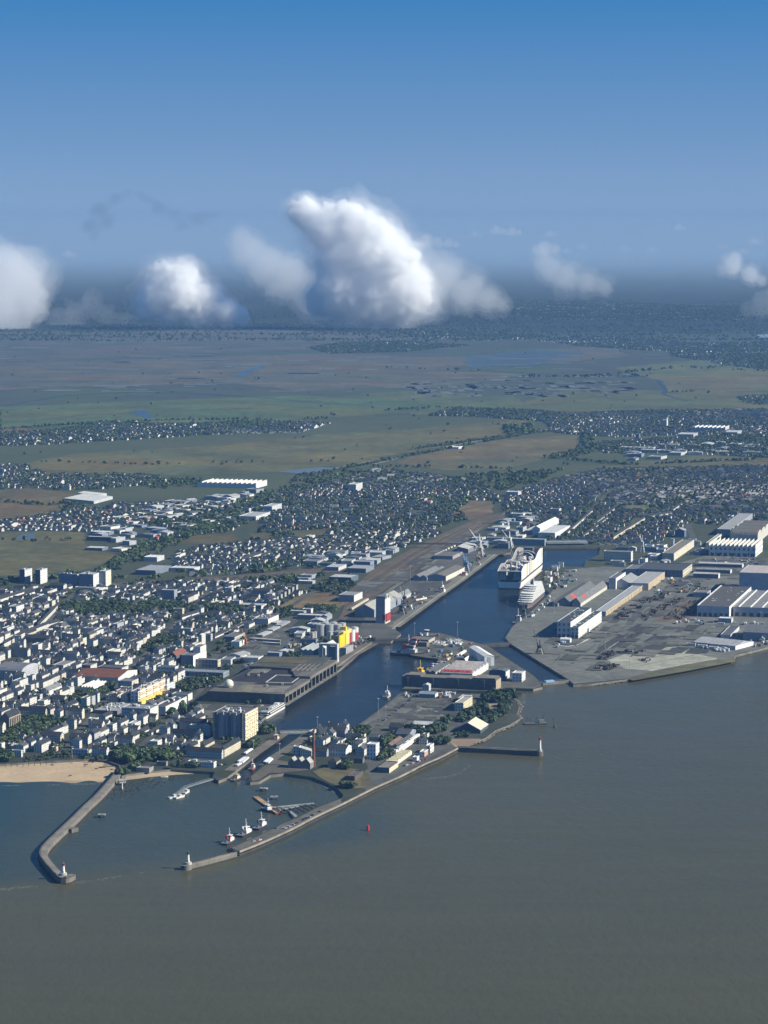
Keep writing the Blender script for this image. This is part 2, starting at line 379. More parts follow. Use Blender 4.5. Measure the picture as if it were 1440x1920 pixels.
# ---- beaches: sloping sand below the promenade wall
SEA_EDGE = [(-150, 1444), (0, 1435), (67, 1430), (133, 1427), (167, 1425), (200, 1428), (222, 1436), (225, 1443), (221, 1451)]
def beach(name, top, bot, z0, tint):
    b = MB(); n = 40; k = 10
    def at(P, s):
        s *= len(P) - 1; i = min(int(s), len(P) - 2); f = s - i
        return Vector(P[i]).lerp(Vector(P[i + 1]), f)
    g = []
    for i in range(n + 1):
        a = G(*at(top, i / n), z0); c = G(*at(bot, i / n), -.35); row = []
        for j in range(k + 1):
            p = a.lerp(c, j / k); p.z = z0 + (-.35 - z0) * (j / k) ** .8 + .35 * noise.noise((p.x * .03, p.y * .03, 1)) * (0 < j < k)
            row.append(p)
        g.append(row)
    for i in range(n):
        for j in range(k):
            c = tint if j < k - 2 else tuple(x * (.72 if j == k - 2 else .58) for x in tint)
            b.face([g[i][j + 1], g[i + 1][j + 1], g[i + 1][j], g[i][j]], c, 'sand', smooth=True)
    o = b.build(name); o['kind'] = 'structure'
beach('beach', SEA_EDGE, [(-150, 1484), (0, 1476), (40, 1475), (80, 1475), (120, 1474), (150, 1473), (180, 1471), (200, 1468), (206, 1464)], 2.2, SAND)
beach('beach', [(236, 1452), (262, 1449), (285, 1446), (320, 1443), (353, 1445), (380, 1446.5), (398, 1449)], [(234, 1466), (258, 1463), (285, 1459), (318, 1456), (350, 1453), (375, 1451), (396, 1452)], 1.9, (.46, .35, .23))
beach('beach', [(507, 1453), (533, 1450), (557, 1453), (587, 1457), (607, 1465), (632, 1477), (644, 1491)], [(507, 1457), (533, 1456), (557, 1459), (583, 1464), (600, 1474), (620, 1486), (634, 1496)], 1.5, (.13, .12, .1))
# ---- sheets of paving, soil and grass laid on the ground, each a little above the one below
LAYER = [0]
def sheet(name, win, pts, tint, mat='paving', occv=0, z=None, bump=0.):
    LAYER[0] += 1
    h = Q + .02 + .012 * (LAYER[0] % 60) if z is None else z
    P = [G(*win(*p), h) for p in pts]
    if bump:                                           # ragged natural edge
        R = []
        for i in range(len(P)):
            a, c = P[i], P[(i + 1) % len(P)]; k = max(1, int((c - a).length / (bump * 2)))
            for j in range(k):
                p = a.lerp(c, j / k); R.append(p + Vector((noise.noise(p * .013) * bump, noise.noise(p * .013 + Vector((9, 9, 9))) * bump * 1.6, 0)))
        P = R
    if sum(P[i].x * P[(i + 1) % len(P)].y - P[(i + 1) % len(P)].x * P[i].y for i in range(len(P))) < 0: P = P[::-1]
    o = mesh_poly(name, P, tint, mat)
    if occv: mark(P, occv)
    return P
def strip(name, win, pts, width, tint, mat='paving', occv=0, closed=False):
    """a road, kerb or painted line of the given width along a run of points"""
    LAYER[0] += 1; h = Q + .02 + .012 * (LAYER[0] % 60) + .75 * (occv == 0) * .02
    C = [G(*win(*p), h) for p in pts]; n = len(C); Lf = []; Rt = []
    for i in range(n):
        d = (C[min(i + 1, n - 1)] - C[max(i - 1, 0)]); d.z = 0; d.normalize(); nn = Vector((-d.y, d.x, 0)) * width / 2
        Lf.append(C[i] + nn); Rt.append(C[i] - nn)
    b = MB()
    for i in range(n - 1):
        b.face([Rt[i], Rt[i + 1], Lf[i + 1], Lf[i]], tint, mat)
        if occv: mark([Rt[i], Rt[i + 1], Lf[i + 1], Lf[i]], occv)
    o = b.build(name); o['kind'] = 'structure'
AP = (.155, .155, .15); AP2 = (.15, .148, .142)
# port land east of the dry dock
sheet('quay_apron', PX, [(957, 1207), (1066, 1274), (1076, 1282), (1190, 1271), (1370, 1238), (1382, 1226), (1500, 1198), (1500, 1075), (1420, 1045), (1330, 1040), (1235, 1066), (1130, 1062), (1060, 1068), (1033, 1112), (1019, 1125), (989, 1153), (961, 1175), (948, 1196)], AP, 'paving', 5)
sheet('concrete_pad', R3, [(350, 930), (700, 810), (1040, 905), (1100, 915), (650, 1000), (480, 985)], (.36, .345, .31))
sheet('asphalt_pad', R3, [(280, 850), (560, 683), (700, 690), (400, 850)], (.055, .056, .06))
sheet('asphalt_pad', R3, [(590, 808), (760, 702), (910, 715), (690, 812)], (.052, .053, .056))
sheet('concrete_pad', R3, [(985, 745), (1060, 697), (1180, 697), (1120, 750)], (.27, .26, .25))
sheet('grass_bank', R3, [(480, 1050), (640, 1010), (1100, 922), (1220, 915), (1215, 938), (900, 1000), (530, 1065)], (.1, .1, .055), 'grassland')
sheet('gravel_yard', R3, [(660, 672), (860, 540), (950, 510), (1090, 500), (1020, 560), (960, 620), (900, 672)], (.16, .115, .085))
sheet('gravel_yard', R3, [(540, 640), (720, 520), (840, 500), (900, 520), (700, 640)], (.1, .092, .085))
sheet('asphalt_pad', R3, [(970, 280), (1000, 235), (1440, 240), (1440, 330), (1290, 300)], (.1, .095, .095))
strip('kerb', R3, [(5, 825), (80, 835), (140, 828), (200, 800), (385, 700)], 4.0, (.62, .61, .58))
strip('kerb', R3, [(640, 1000), (820, 965), (1095, 918)], 3.5, (.5, .49, .45))
strip('road', R3, [(870, 370), (700, 500), (560, 600), (500, 690)], 12, (.095, .095, .1))
for yy in ((430, 945, 830, 880), (520, 975, 980, 885), (640, 850, 770, 842)): strip('paint_line', R3, [(yy[0], yy[1]), (yy[2], yy[3])], 1.2, (.1, .095, .09))
for yy in ((360, 850, 600, 690), (530, 805, 600, 808), (590, 762, 660, 762), (670, 815, 740, 850), (150, 925, 290, 905)): strip('paint_line', R3, [(yy[0], yy[1]), (yy[2], yy[3])], 1.6, (.42, .41, .4))
# island and the old port quarter
sheet('quay_apron', PX, [(768, 1203), (781, 1191), (793, 1187), (823, 1187), (847, 1193), (880, 1203), (897, 1207), (912, 1210), (1001, 1268), (1013, 1280), (1015, 1287), (1000, 1291), (944, 1289), (938, 1296), (755, 1291), (776, 1275), (801, 1256), (819, 1245), (822, 1235), (800, 1233), (770, 1228), (758, 1215)], (.11, .105, .1), 'paving', 5)
sheet('quay_apron', PX, [(749, 1301), (935, 1302), (957, 1304), (965, 1312), (940, 1320), (900, 1345), (850, 1385), (857, 1401), (795, 1432), (703, 1476), (690, 1483), (660, 1470), (690, 1440), (670, 1400), (659, 1365), (669, 1362), (711, 1331)], (.1, .1, .098), 'paving', 0)
sheet('asphalt_pad', I4, [(190, 630), (250, 560), (330, 550), (480, 555), (560, 600), (540, 640), (350, 650), (330, 660)], (.085, .085, .09), 'paving', 5)
sheet('asphalt_pad', I4, [(300, 545), (350, 485), (430, 480), (560, 500), (620, 545), (650, 620), (560, 600), (470, 553)], (.062, .062, .068), 'paving', 5)
sheet('quay_apron', I4, [(10, 625), (245, 455), (340, 440), (360, 455), (130, 640), (60, 700)], (.135, .13, .128), 'paving', 5)
strip('road', I4, [(60, 690), (360, 455)], 9, (.085, .082, .078), occv=5)
strip('paint_line', I4, [(350, 510), (400, 530), (500, 555), (560, 600)], 2.2, (.3, .3, .29)); strip('paint_line', I4, [(340, 545), (470, 552)], 1.6, (.24, .24, .23)); strip('paint_line', I4, [(400, 600), (450, 560)], 1.6, (.24, .24, .23)); strip('paint_line', I4, [(440, 490), (480, 510), (530, 490)], 1.6, (.22, .22, .21))
sheet('sandy_ground', I4, [(800, 540), (815, 505), (930, 500), (930, 530), (880, 550), (860, 560)], (.34, .27, .19), 'sand')
sheet('sandy_ground', I4, [(580, 740), (800, 738), (720, 790), (640, 790)], (.3, .21, .15), 'sand', 5)
sheet('sandy_ground', I4, [(480, 725), (540, 720), (590, 780), (500, 755)], (.26, .23, .16), 'sand')
strip('path', I4, [(540, 720), (640, 795)], 5, (.33, .27, .21), occv=5)
sheet('grass', U_, [(0, 700), (300, 700), (330, 850), (330, 890), (0, 890)], (.075, .075, .04), 'grassland')
sheet('grass', T_, [(880, 580), (1080, 500), (1400, 560), (1430, 760), (1260, 770), (1100, 720), (960, 650)], (.09, .085, .045), 'grassland')
sheet('quay_apron', T_, [(180, 640), (330, 520), (480, 450), (600, 470), (840, 560), (600, 590), (380, 600), (280, 670), (200, 690)], (.13, .115, .1), 'paving', 5)
strip('quay_apron', T_, [(330, 510), (430, 430), (640, 300), (800, 185)], 15, (.14, .125, .11), occv=5)
strip('quay_apron', T_, [(-60, 570), (160, 420), (320, 310), (540, 160)], 15, (.15, .13, .12), occv=5)
strip('road', U_, [(340, 850), (560, 760), (860, 640), (1040, 560), (1260, 430)], 14, (.085, .083, .083), occv=5)
# jetty road to the tug berths
sheet('quay_apron', TG, [(205, 660), (500, 528), (800, 378), (950, 320), (1060, 265), (1160, 210), (1440, 103), (1440, 160), (1120, 310), (870, 440), (540, 590), (270, 690)], (.14, .13, .12), 'paving', 5)
# west quays
sheet('quay_apron', N0, [(-5, 930), (135, 868), (270, 862), (335, 822), (280, 790), (560, 583), (720, 475), (965, 290), (1040, 285), (1040, 262), (880, 262), (640, 280), (380, 470), (240, 560), (100, 690), (0, 860)], (.1, .096, .094), 'paving', 5)
strip('quay_apron', N0, [(280, 775), (560, 572), (720, 462), (960, 285)], 22, (.19, .175, .15))
strip('kerb', N0, [(272, 788), (560, 580), (720, 471), (968, 284)], 3, (.34, .33, .3))
sheet('asphalt_pad', N0, [(450, 470), (560, 470), (640, 480), (560, 560), (470, 560), (440, 520)], (.075, .075, .08))
strip('quay_apron', SB, [(1300, 235), (1440, 130), (1620, 30)], 22, (.16, .125, .11), occv=5)
strip('kerb', SB, [(1310, 240), (1445, 138), (1610, 32)], 3, (.34, .32, .28))
strip('quay_apron', SB, [(840, 588), (1070, 440), (1300, 290)], 7, (.2, .19, .18), occv=5)
sheet('parking_lot', SB, [(10, 640), (40, 575), (640, 585), (740, 600), (630, 700), (600, 760), (200, 700)], (.135, .13, .125), 'paving', 5)
sheet('parking_lot', SB, [(440, 160), (500, 80), (900, 90), (820, 145), (600, 180)], (.085, .085, .088))
sheet('depot_yard', L7, [(120, 820), (190, 690), (470, 500), (640, 450), (720, 500), (560, 640), (700, 740), (440, 880), (60, 900), (40, 840)], (.1, .1, .1), 'paving', 5)
# railway yard: rust-brown ballast running back into the distance, with the approach tracks
sheet('railway_bed', PX, [(655, 1108), (700, 1067), (770, 1030), (830, 1000), (900, 970), (935, 962), (948, 968), (900, 990), (848, 1022), (790, 1060), (735, 1098), (690, 1128), (650, 1160), (625, 1172), (640, 1150)], (.115, .09, .064), 'paving', 6)
sheet('railway_bed', PX, [(205, 1093), (330, 1086), (470, 1076), (560, 1068), (640, 1062), (660, 1070), (560, 1080), (420, 1088), (300, 1093), (210, 1099)], (.105, .082, .065), 'paving', 6)
for k in range(9):
    f = k / 8
    strip('railway_track', PX, [(652 + 36 * f - 20, 1128 + 26 * f), (705 + 40 * f, 1078 + 38 * f), (775 + 22 * f, 1034 + 30 * f), (850 + 18 * f, 997 + 18 * f), (925 + 12 * f, 966 + 3 * f)], 2.4, (.062, .05, .045) if k % 2 else (.19, .14, .1))
strip('road', PX, [(560, 1215), (600, 1180), (655, 1152), (700, 1130), (740, 1100), (800, 1062), (850, 1030), (905, 985), (960, 955)], 9, (.17, .165, .155), occv=5)
strip('road', W7, [(640, 330), (580, 290), (600, 230), (700, 180), (1000, 30)], 6, (.24, .23, .2), occv=5)
# waste ground and playing fields
sheet('field', L7, [(500, 345), (690, 235), (820, 190), (1040, 190), (1230, 250), (1260, 300), (1180, 355), (840, 370)], (.12, .1, .05), 'grassland', 6, bump=6)
sheet('field', R6, [(700, 205), (740, 180), (850, 178), (845, 210)], (.1, .115, .05), 'grassland', 6)
sheet('field', PX, [(-150, 1005), (60, 996), (160, 998), (160, 1025), (230, 1045), (150, 1070), (60, 1078), (-150, 1086)], (.075, .08, .034), 'grassland', 6, bump=12)
sheet('pond', L0, [(100, 250), (150, 225), (235, 218), (230, 250), (160, 262)], (.07, .1, .13), 'paint', 6, bump=6)
sheet('field', N8, [(130, 190), (240, 155), (500, 145), (520, 190), (420, 215), (150, 215)], (.06, .068, .03), 'grassland', 6, bump=10)
sheet('field', N8, [(620, 140), (760, 140), (760, 175), (620, 185)], (.065, .07, .032), 'grassland', 6, bump=10)
sheet('field', N8, [(880, 130), (1180, 110), (1160, 150), (960, 185), (900, 170)], (.06, .07, .03), 'grassland', 6, bump=10)
sheet('field', PX, [(-150, 925), (60, 915), (140, 925), (110, 960), (40, 975), (-150, 985)], (.08, .078, .038), 'grassland', 6, bump=15)
sheet('field', PX, [(880, 938), (925, 940), (920, 965), (880, 975), (860, 958)], (.1, .085, .05), 'grassland', 6, bump=8)
# avenues and roads through the suburbs
for pts, wd in (([(160, 1098), (215, 1060), (280, 1030), (350, 1005), (430, 965), (500, 930), (560, 905), (640, 892)], 9), ([(160, 1100), (230, 1050), (300, 1010)], 8), ([(1030, 1018), (1080, 985), (1130, 935), (1150, 915)], 11),
                ([(1150, 1010), (1190, 975), (1240, 950), (1300, 930)], 11), ([(1300, 1010), (1290, 985), (1330, 968), (1440, 945), (1520, 930)], 14), ([(390, 1245), (430, 1205), (470, 1180), (540, 1140), (590, 1108)], 11),
                ([(240, 1420), (330, 1340), (370, 1300), (420, 1240)], 9), ([(110, 1420), (190, 1320), (260, 1240), (340, 1160), (400, 1100)], 9), ([(-40, 1300), (60, 1215), (115, 1130), (180, 1085)], 9), ([(700, 1005), (760, 985), (850, 960), (940, 940)], 8)):
    strip('road', PX, pts, wd, (.085, .085, .085), occv=5)
for pts, wd in (([(700, 870), (850, 835), (960, 815), (1030, 805)], 12), ([(1328, 706), (1355, 738)], 22), ([(560, 890), (720, 860), (900, 850)], 8)): strip('road', PX, pts, wd, (.26, .25, .23))
# the river-side meadows, marsh and lagoons of the plain behind the town
for name, pts, tint, bp in (
    ('meadow', [(-200, 772), (250, 752), (560, 741), (640, 745), (840, 752), (800, 770), (620, 783), (300, 796), (-200, 806)], (.058, .092, .035), 35),
    ('meadow', [(640, 744), (760, 733), (960, 742), (1000, 765), (780, 778)], (.056, .09, .037), 35),
    ('meadow', [(960, 760), (1080, 725), (1280, 735), (1500, 735), (1500, 768), (1050, 772)], (.066, .084, .034), 30),
    ('meadow', [(40, 870), (120, 852), (420, 834), (600, 815), (820, 800), (1000, 785), (960, 810), (820, 838), (660, 870), (480, 888), (240, 890), (90, 890)], (.076, .086, .034), 30),
    ('meadow', [(780, 850), (930, 825), (1085, 815), (1080, 850), (940, 880), (830, 882), (740, 868)], (.085, .086, .04), 25),
    ('meadow', [(-200, 805), (60, 803), (110, 812), (70, 822), (-200, 826)], (.13, .095, .07), 15),
    ('meadow', [(1080, 880), (1300, 855), (1500, 860), (1500, 872), (1200, 880)], (.07, .078, .035), 20),
    ('meadow', [(1150, 690), (1330, 672), (1500, 690), (1500, 705), (1230, 712)], (.075, .1, .04), 40),
    ('meadow', [(1240, 708), (1500, 702), (1500, 730), (1250, 738)], (.08, .088, .042), 30),
    ('marsh', [(-300, 625), (500, 618), (900, 632), (700, 650), (300, 668), (-300, 690)], (.06, .072, .06), 90),
    ('marsh', [(-300, 690), (300, 672), (640, 662), (980, 676), (700, 705), (200, 725), (-300, 738)], (.07, .077, .058), 70),
    ('marsh', [(380, 712), (720, 692), (1000, 702), (860, 722), (560, 734)], (.072, .078, .055), 50),
    ('marsh', [(1000, 655), (1150, 650), (1180, 668), (1050, 680), (960, 675)], (.07, .08, .06), 50),
    ('lagoon', [(870, 668), (1010, 655), (1100, 662), (1000, 684), (880, 690)], (.06, .07, .056), 60),
    ('lagoon', [(440, 702), (470, 690), (500, 678), (488, 690), (455, 706)], (.05, .08, .11), 8),
    ('lagoon', [(240, 772), (270, 768), (290, 782), (275, 785)], (.05, .08, .11), 6),
    ('lagoon', [(1086, 826), (1094, 815), (1108, 820), (1102, 840), (1088, 842)], (.05, .08, .12), 4),
    ('lagoon', [(940, 808), (960, 798), (975, 802), (955, 812)], (.05, .08, .12), 5),
    ('lagoon', [(520, 884), (600, 876), (640, 878), (560, 888)], (.09, .12, .14), 5),
    ('lagoon', [(1415, 628), (1500, 622), (1500, 634), (1420, 634)], (.2, .25, .3), 20)):
    sheet(name, PX, pts, tint, 'grassland' if name != 'lagoon' else 'paint', 7, bump=bp)
rr = random.Random(3)
for pts in ([(0, 762), (120, 742), (260, 735), (420, 740), (600, 755), (700, 762)], [(0, 795), (160, 778), (320, 772), (480, 765)], [(0, 722), (260, 728), (420, 742)], [(1235, 715), (1250, 730), (1242, 738), (1262, 745), (1290, 752)], [(700, 780), (860, 770), (1000, 772)], [(860, 690), (980, 700), (1110, 706), (1215, 708)]):
    strip('ditch', PX, pts, 14, (.03, .042, .045), 'paint')
pl = MB()
for i in range(360):                                    # rows of flooded cuttings and pools in the marsh
    if i < 150: u, v = rr.uniform(760, 1190), rr.uniform(715, 745); wx, wy = rr.uniform(5, 26), rr.uniform(20, 90)
    else: u, v = rr.uniform(-50, 1300), rr.uniform(632, 735); wx, wy = rr.uniform(8, 120), rr.uniform(12, 60)
    c = G(u, v, Q + .9); sk = rr.uniform(-.4, .4) * wy
    pl.face([(c.x - wx, c.y - wy, c.z), (c.x + wx, c.y - wy, c.z), (c.x + wx + sk, c.y + wy, c.z), (c.x - wx + sk, c.y + wy, c.z)], rr.choice([(.13, .145, .14), (.11, .12, .11), (.09, .1, .09)]), 'plain')
po = pl.build('marsh_water'); tag(po, kind='stuff')
# low-water rocks with weed, and the surf lines of the current
def pebble_field(name, win, poly, n, s0, s1, tint, z, seed):
    r = random.Random(seed); P = [G(*win(*p), z).xy for p in poly]; xs = [p.x for p in P]; ys = [p.y for p in P]; b = MB(); k = 0
    while k < n:
        x, y = r.uniform(min(xs), max(xs)), r.uniform(min(ys), max(ys))
        if not inpoly(P, x, y): continue
        k += 1; s = r.uniform(s0, s1); a = r.uniform(0, 6.28); h = s * r.uniform(.25, .6); kk = r.uniform(.6, 1.35); c = tuple(v * kk for v in tint)
        m = [(x + s * math.cos(a + i * 1.2566) * r.uniform(.7, 1.2), y + 1.5 * s * math.sin(a + i * 1.2566) * r.uniform(.7, 1.2)) for i in range(5)]
        for i in range(5): b.face([(*m[i], z - .4), (*m[(i + 1) % 5], z - .4), (x, y, z + h)], c, 'concrete')
    o = b.build(name); tag(o, kind='stuff')
pebble_field('shore_rocks', Z1, [(600, 250), (650, 195), (720, 195), (850, 190), (960, 170), (1000, 165), (880, 215), (700, 275), (590, 310)], 420, .6, 1.8, (.04, .04, .036), -.15, 1)
pebble_field('seaweed', Z1, [(520, 340), (620, 240), (700, 215), (900, 180), (1020, 160), (900, 230), (720, 285)], 420, 1.2, 4, (.02, .027, .03), -.9, 2)
pebble_field('seaweed', T_, [(480, 640), (700, 640), (980, 690), (1130, 770), (1200, 850), (900, 800), (880, 740), (600, 680)], 260, 1.0, 3, (.022, .027, .03), -.75, 3)
pebble_field('shore_rocks', T_, [(720, 620), (950, 640), (1120, 720), (1300, 800), (1250, 830), (1000, 720)], 160, .5, 1.4, (.08, .07, .06), .3, 4)
pebble_field('breakwater_rocks', PX, [(955, 1305), (966, 1306), (979, 1324), (973, 1340), (979, 1346), (960, 1362), (932, 1373), (911, 1388), (860, 1404), (858, 1398), (910, 1381), (930, 1366), (966, 1343), (962, 1315)], 900, 1.2, 3.2, (.17, .15, .125), 1.2, 5)
pebble_field('breakwater_rocks', PX, [(1062, 1279), (1076, 1286), (1110, 1285), (1190, 1276), (1190, 1270), (1110, 1280), (1075, 1281)], 420, 1, 2.8, (.1, .09, .08), 1, 6)
pebble_field('breakwater_rocks', PX, [(1190, 1275), (1245, 1266), (1374, 1242), (1382, 1230), (1500, 1200), (1500, 1196), (1378, 1226), (1368, 1238), (1240, 1262)], 380, 1, 2.6, (.11, .1, .08), 1, 7)
fm = MB(); r = random.Random(8)
def foam(win, pts, n, wob, smin, smax):
    for i in range(n):
        s = r.random() * (len(pts) - 1); k = int(s); p = Vector(win(*pts[k])).lerp(Vector(win(*pts[k + 1])), s - k)
        if noise.noise((p.x * .03, p.y * .03, 5)) < -.05: continue
        c = G(p.x, p.y + r.gauss(0, wob), .03); a = r.uniform(smin, smax); bb_ = a * r.uniform(.25, .6)
        fm.face([(c.x - a, c.y - bb_ * .4, c.z), (c.x, c.y - bb_, c.z), (c.x + a, c.y + bb_ * .3, c.z), (c.x + a * .1, c.y + bb_, c.z)], r.choice([(.26, .26, .245), (.2, .2, .19)]), 'sand')
foam(PX, [(0, 1668), (60, 1662), (150, 1654), (230, 1643), (330, 1628)], 330, 1.2, .4, 1.5)
foam(Z1, [(1040, 690), (1140, 670), (1300, 610)], 40, .6, .5, 1.4)
foam(U_, [(860, 800), (1040, 770), (1180, 760), (1330, 720), (1440, 640)], 110, .7, .6, 1.6)
foam(U_, [(1440, 640), (1400, 560), (1390, 540)], 30, .6, .5, 1.3)
foam(TG, [(300, 745), (420, 690), (560, 640), (640, 600)], 60, .6, .5, 1.2); foam(TG, [(1080, 360), (1200, 310), (1300, 260)], 40, .6, .5, 1.2)
foam(Z1, [(0, 221), (200, 216), (400, 213), (560, 208)], 160, .5, .8, 2.4)
tag(fm.build('foam'), kind='stuff')

def patches(win, poly, n, seed, lo=6, hi=42, z=.76):
    """repairs, stains and worn lanes in the paving"""
    r = random.Random(seed); P = [G(*win(*q)).xy for q in poly]; xs = [q.x for q in P]; ys = [q.y for q in P]; b = MB(); k = 0; e2, e1 = axes(TH)
    while k < n:
        x, y = r.uniform(min(xs), max(xs)), r.uniform(min(ys), max(ys))
        if not inpoly(P, x, y) or in_water(x, y): continue
        k += 1; w_, d_ = r.uniform(lo, hi) / 2, r.uniform(lo, hi * 1.6) / 2; t = r.choice([r.uniform(.05, .09), r.uniform(.09, .17)]); h = Q + z + k * .0015
        if r.random() < .3: w_ = 1.2
        c = Vector((x, y)); q = [c - e2 * w_ - e1 * d_, c + e2 * w_ * r.uniform(.8, 1.1) - e1 * d_, c + e2 * w_ + e1 * d_ * r.uniform(.8, 1.1), c - e2 * w_ + e1 * d_]
        if any(in_water(p.x, p.y) for p in q): continue
        b.face([(p.x, p.y, h) for p in q], (t, t * .98, t * .94), 'paving')
    o = b.build('worn_paving'); o['kind'] = 'structure'
patches(R3, [(-60, 850), (100, 660), (560, 690), (1000, 690), (1180, 700), (1050, 880), (400, 900), (300, 1010), (60, 960)], 120, 1)
patches(R3, [(250, 660), (640, 480), (860, 380), (1000, 380), (1200, 460), (960, 640), (500, 670)], 90, 2); patches(R3, [(970, 240), (1440, 240), (1440, 340), (1200, 440), (900, 380)], 60, 3)
patches(I4, [(300, 60), (480, 30), (700, 80), (860, 130), (1150, 330), (900, 300), (700, 200), (400, 200)], 80, 4, 4, 24); patches(I4, [(40, 640), (330, 450), (760, 450), (660, 560), (520, 660), (200, 690)], 70, 5, 5, 30)
patches(N0, [(250, 770), (560, 560), (960, 290), (900, 280), (640, 330), (420, 480), (240, 640)], 70, 6, 5, 30); patches(L7, [(40, 840), (200, 690), (470, 520), (640, 520), (560, 660), (440, 880)], 60, 7, 5, 26)
patches(SB, [(20, 640), (50, 580), (640, 590), (730, 605), (620, 700), (560, 760), (220, 700)], 24, 8, 5, 30); patches(N0, [(0, 520), (250, 420), (640, 230), (880, 60), (920, 90), (640, 290), (380, 460), (130, 560)], 90, 9, 5, 50)
# ================================================================= JETTIES, LIGHTHOUSES, SHIPS, CRANES
def polyline_block(name, pts, w0, z0, z1, tint, mat, parent=None, off=0., zt=None):
    """solid bank of masonry following a run of ground points; off shifts it sideways"""
    n = len(pts); A = []; B = []
    for i in range(n):
        d = pts[min(i + 1, n - 1)] - pts[max(i - 1, 0)]; d = Vector((d.x, d.y, 0)).normalized(); nn = Vector((-d.y, d.x, 0))
        A.append(pts[i] + nn * (off + w0 / 2)); B.append(pts[i] + nn * (off - w0 / 2))
    b = MB()
    for i in range(n - 1):
        b.wall(B[i], B[i + 1], z0, z1, tint, mat, False); b.wall(A[i + 1], A[i], z0, z1, tint, mat, False)
        b.face([(B[i].x, B[i].y, z1), (B[i + 1].x, B[i + 1].y, z1), (A[i + 1].x, A[i + 1].y, z1), (A[i].x, A[i].y, z1)], zt or tint, mat)
    b.wall(A[0], B[0], z0, z1, tint, mat, False); b.wall(B[-1], A[-1], z0, z1, tint, mat, False)
    return b.build(name, parent)
def smooth_path(pts, k=5):
    out = []
    for i in range(len(pts) - 1):
        p0, p1, p2, p3 = pts[max(i - 1, 0)], pts[i], pts[i + 1], pts[min(i + 2, len(pts) - 1)]
        for j in range(k):
            t = j / k
            out.append(.5 * ((2 * p1) + (p2 - p0) * t + (2 * p0 - 5 * p1 + 4 * p2 - p3) * t * t + (3 * p1 - p0 - 3 * p2 + p3) * t ** 3))
    return out + [pts[-1]]
def jetty(label, path, wdt, z, tint, wall_side, wall_h, head_r, name='jetty', wt=None):
    r = thing(name, label, 'jetty', (0, 0, 0))
    P = smooth_path([Vector((p.x, p.y, 0)) for p in path])
    polyline_block('deck', P, wdt, -2, z, tint, 'concrete', r, 0, tuple(c * 1.15 for c in tint))
    if wall_h: polyline_block('parapet', P, 1.5, z + .01, z + wall_h, wt or tint, 'concrete', r, wall_side * (wdt / 2 - .76))
    polyline_block('footing', P, wdt + 3, -2, .7, (.05, .048, .043), 'concrete', r)
    if head_r:
        b = MB(); b.cyl(P[-1].x, P[-1].y, head_r, -2, z + .4, tint, 'concrete', 20, head_r * .95); b.build('head', r)
    return r
def lighthouse(label, p, z, h, r0, c_tower, c_top, base_h=2.5, base_r=4.0):
    o = thing('lighthouse', label, 'lighthouse', (p.x, p.y, z))
    b = MB(); b.cyl(0, 0, base_r, 0, base_h, (.5, .48, .44), 'concrete', 16, base_r * .92); b.build('base', o)
    b = MB(); b.cyl(0, 0, r0, base_h, h * .78, c_tower, 'paint', 16, r0 * .72); b.build('tower', o)
    b = MB(); b.cyl(0, 0, r0 * 1.25, h * .78, h * .81, c_top, 'paint', 16)
    for i in range(10): b.bar((r0 * 1.2 * math.cos(i * .6283), r0 * 1.2 * math.sin(i * .6283), h * .81), (r0 * 1.2 * math.cos(i * .6283), r0 * 1.2 * math.sin(i * .6283), h * .86), .06, c_top)
    b.build('gallery', o)
    b = MB(); b.cyl(0, 0, r0 * .6, h * .81, h * .92, (.05, .06, .07), 'glass', 12)
    l = b.build('lantern', o)
    b = MB(); b.cyl(0, 0, r0 * .8, h * .92, h * 1.0, c_top, 'paint', 12, .15); b.bar((0, 0, h), (0, 0, h * 1.06), .08, c_top); b.build('cap', l)
    b = MB(); b.box(-.5, .5, -r0 - .05, -r0 + .5, base_h, base_h + 2.2, (.08, .1, .08), 'paint'); b.build('door', o)
    LM.append((label, p.x, p.y)); return o
WJ = [G(*Z1(*q), 5) for q in ((680, 128), (662, 150), (640, 180), (560, 270), (490, 335), (420, 405), (330, 490), (265, 555), (243, 600), (262, 640), (305, 690), (348, 735), (372, 738), (402, 724))]
jetty('long curved masonry jetty running from the beach to the red-topped light', WJ, 8.5, 5, (.22, .195, .165), -1, 1.4, 4.5, wt=(.12, .11, .1))
b = MB(); q = G(*Z1(400, 452), 5); b.box(-5, 5, -6, 4, -2, 4.2, (.2, .18, .15), 'concrete'); tag(b.build('landing_stage', None, (q.x, q.y, 0), .9), 'small stone landing stage halfway along the curved jetty', 'landing stage')
lighthouse('white lighthouse with a red top on the curved western jetty head', G(*Z1(356, 722), 5), 5, 13, 1.9, WHITE, RED)
EJ = [G(*Z1(*q), 4.5) for q in ((1320, 596), (1262, 612), (1180, 634), (1100, 655), (1048, 666))]
jetty('low narrow stone jetty end carrying the white and green-topped light', EJ, 7.0, 4.5, (.2, .18, .15), 1, .9, 6.0, wt=(.25, .22, .18))
lighthouse('slim white lighthouse with a dark green top at the narrow jetty end', G(*Z1(1058, 664), 4.5), 4.9, 14, 1.7, WHITE, (.04, .09, .06))
OM = [G(*I4(*q), 6) for q in ((636, 792), (760, 799), (900, 806), (1050, 814), (1190, 822))]
jetty('straight dark old mole reaching into the grey estuary', OM, 6.0, 6, (.14, .125, .11), 1, .8, 5.5, 'mole', (.3, .28, .25))
lighthouse('tall white lighthouse with a red lantern at the tip of the old mole', G(*I4(1196, 824), 6), 6, 19, 1.8, WHITE, RED, 2.2, 3.2)
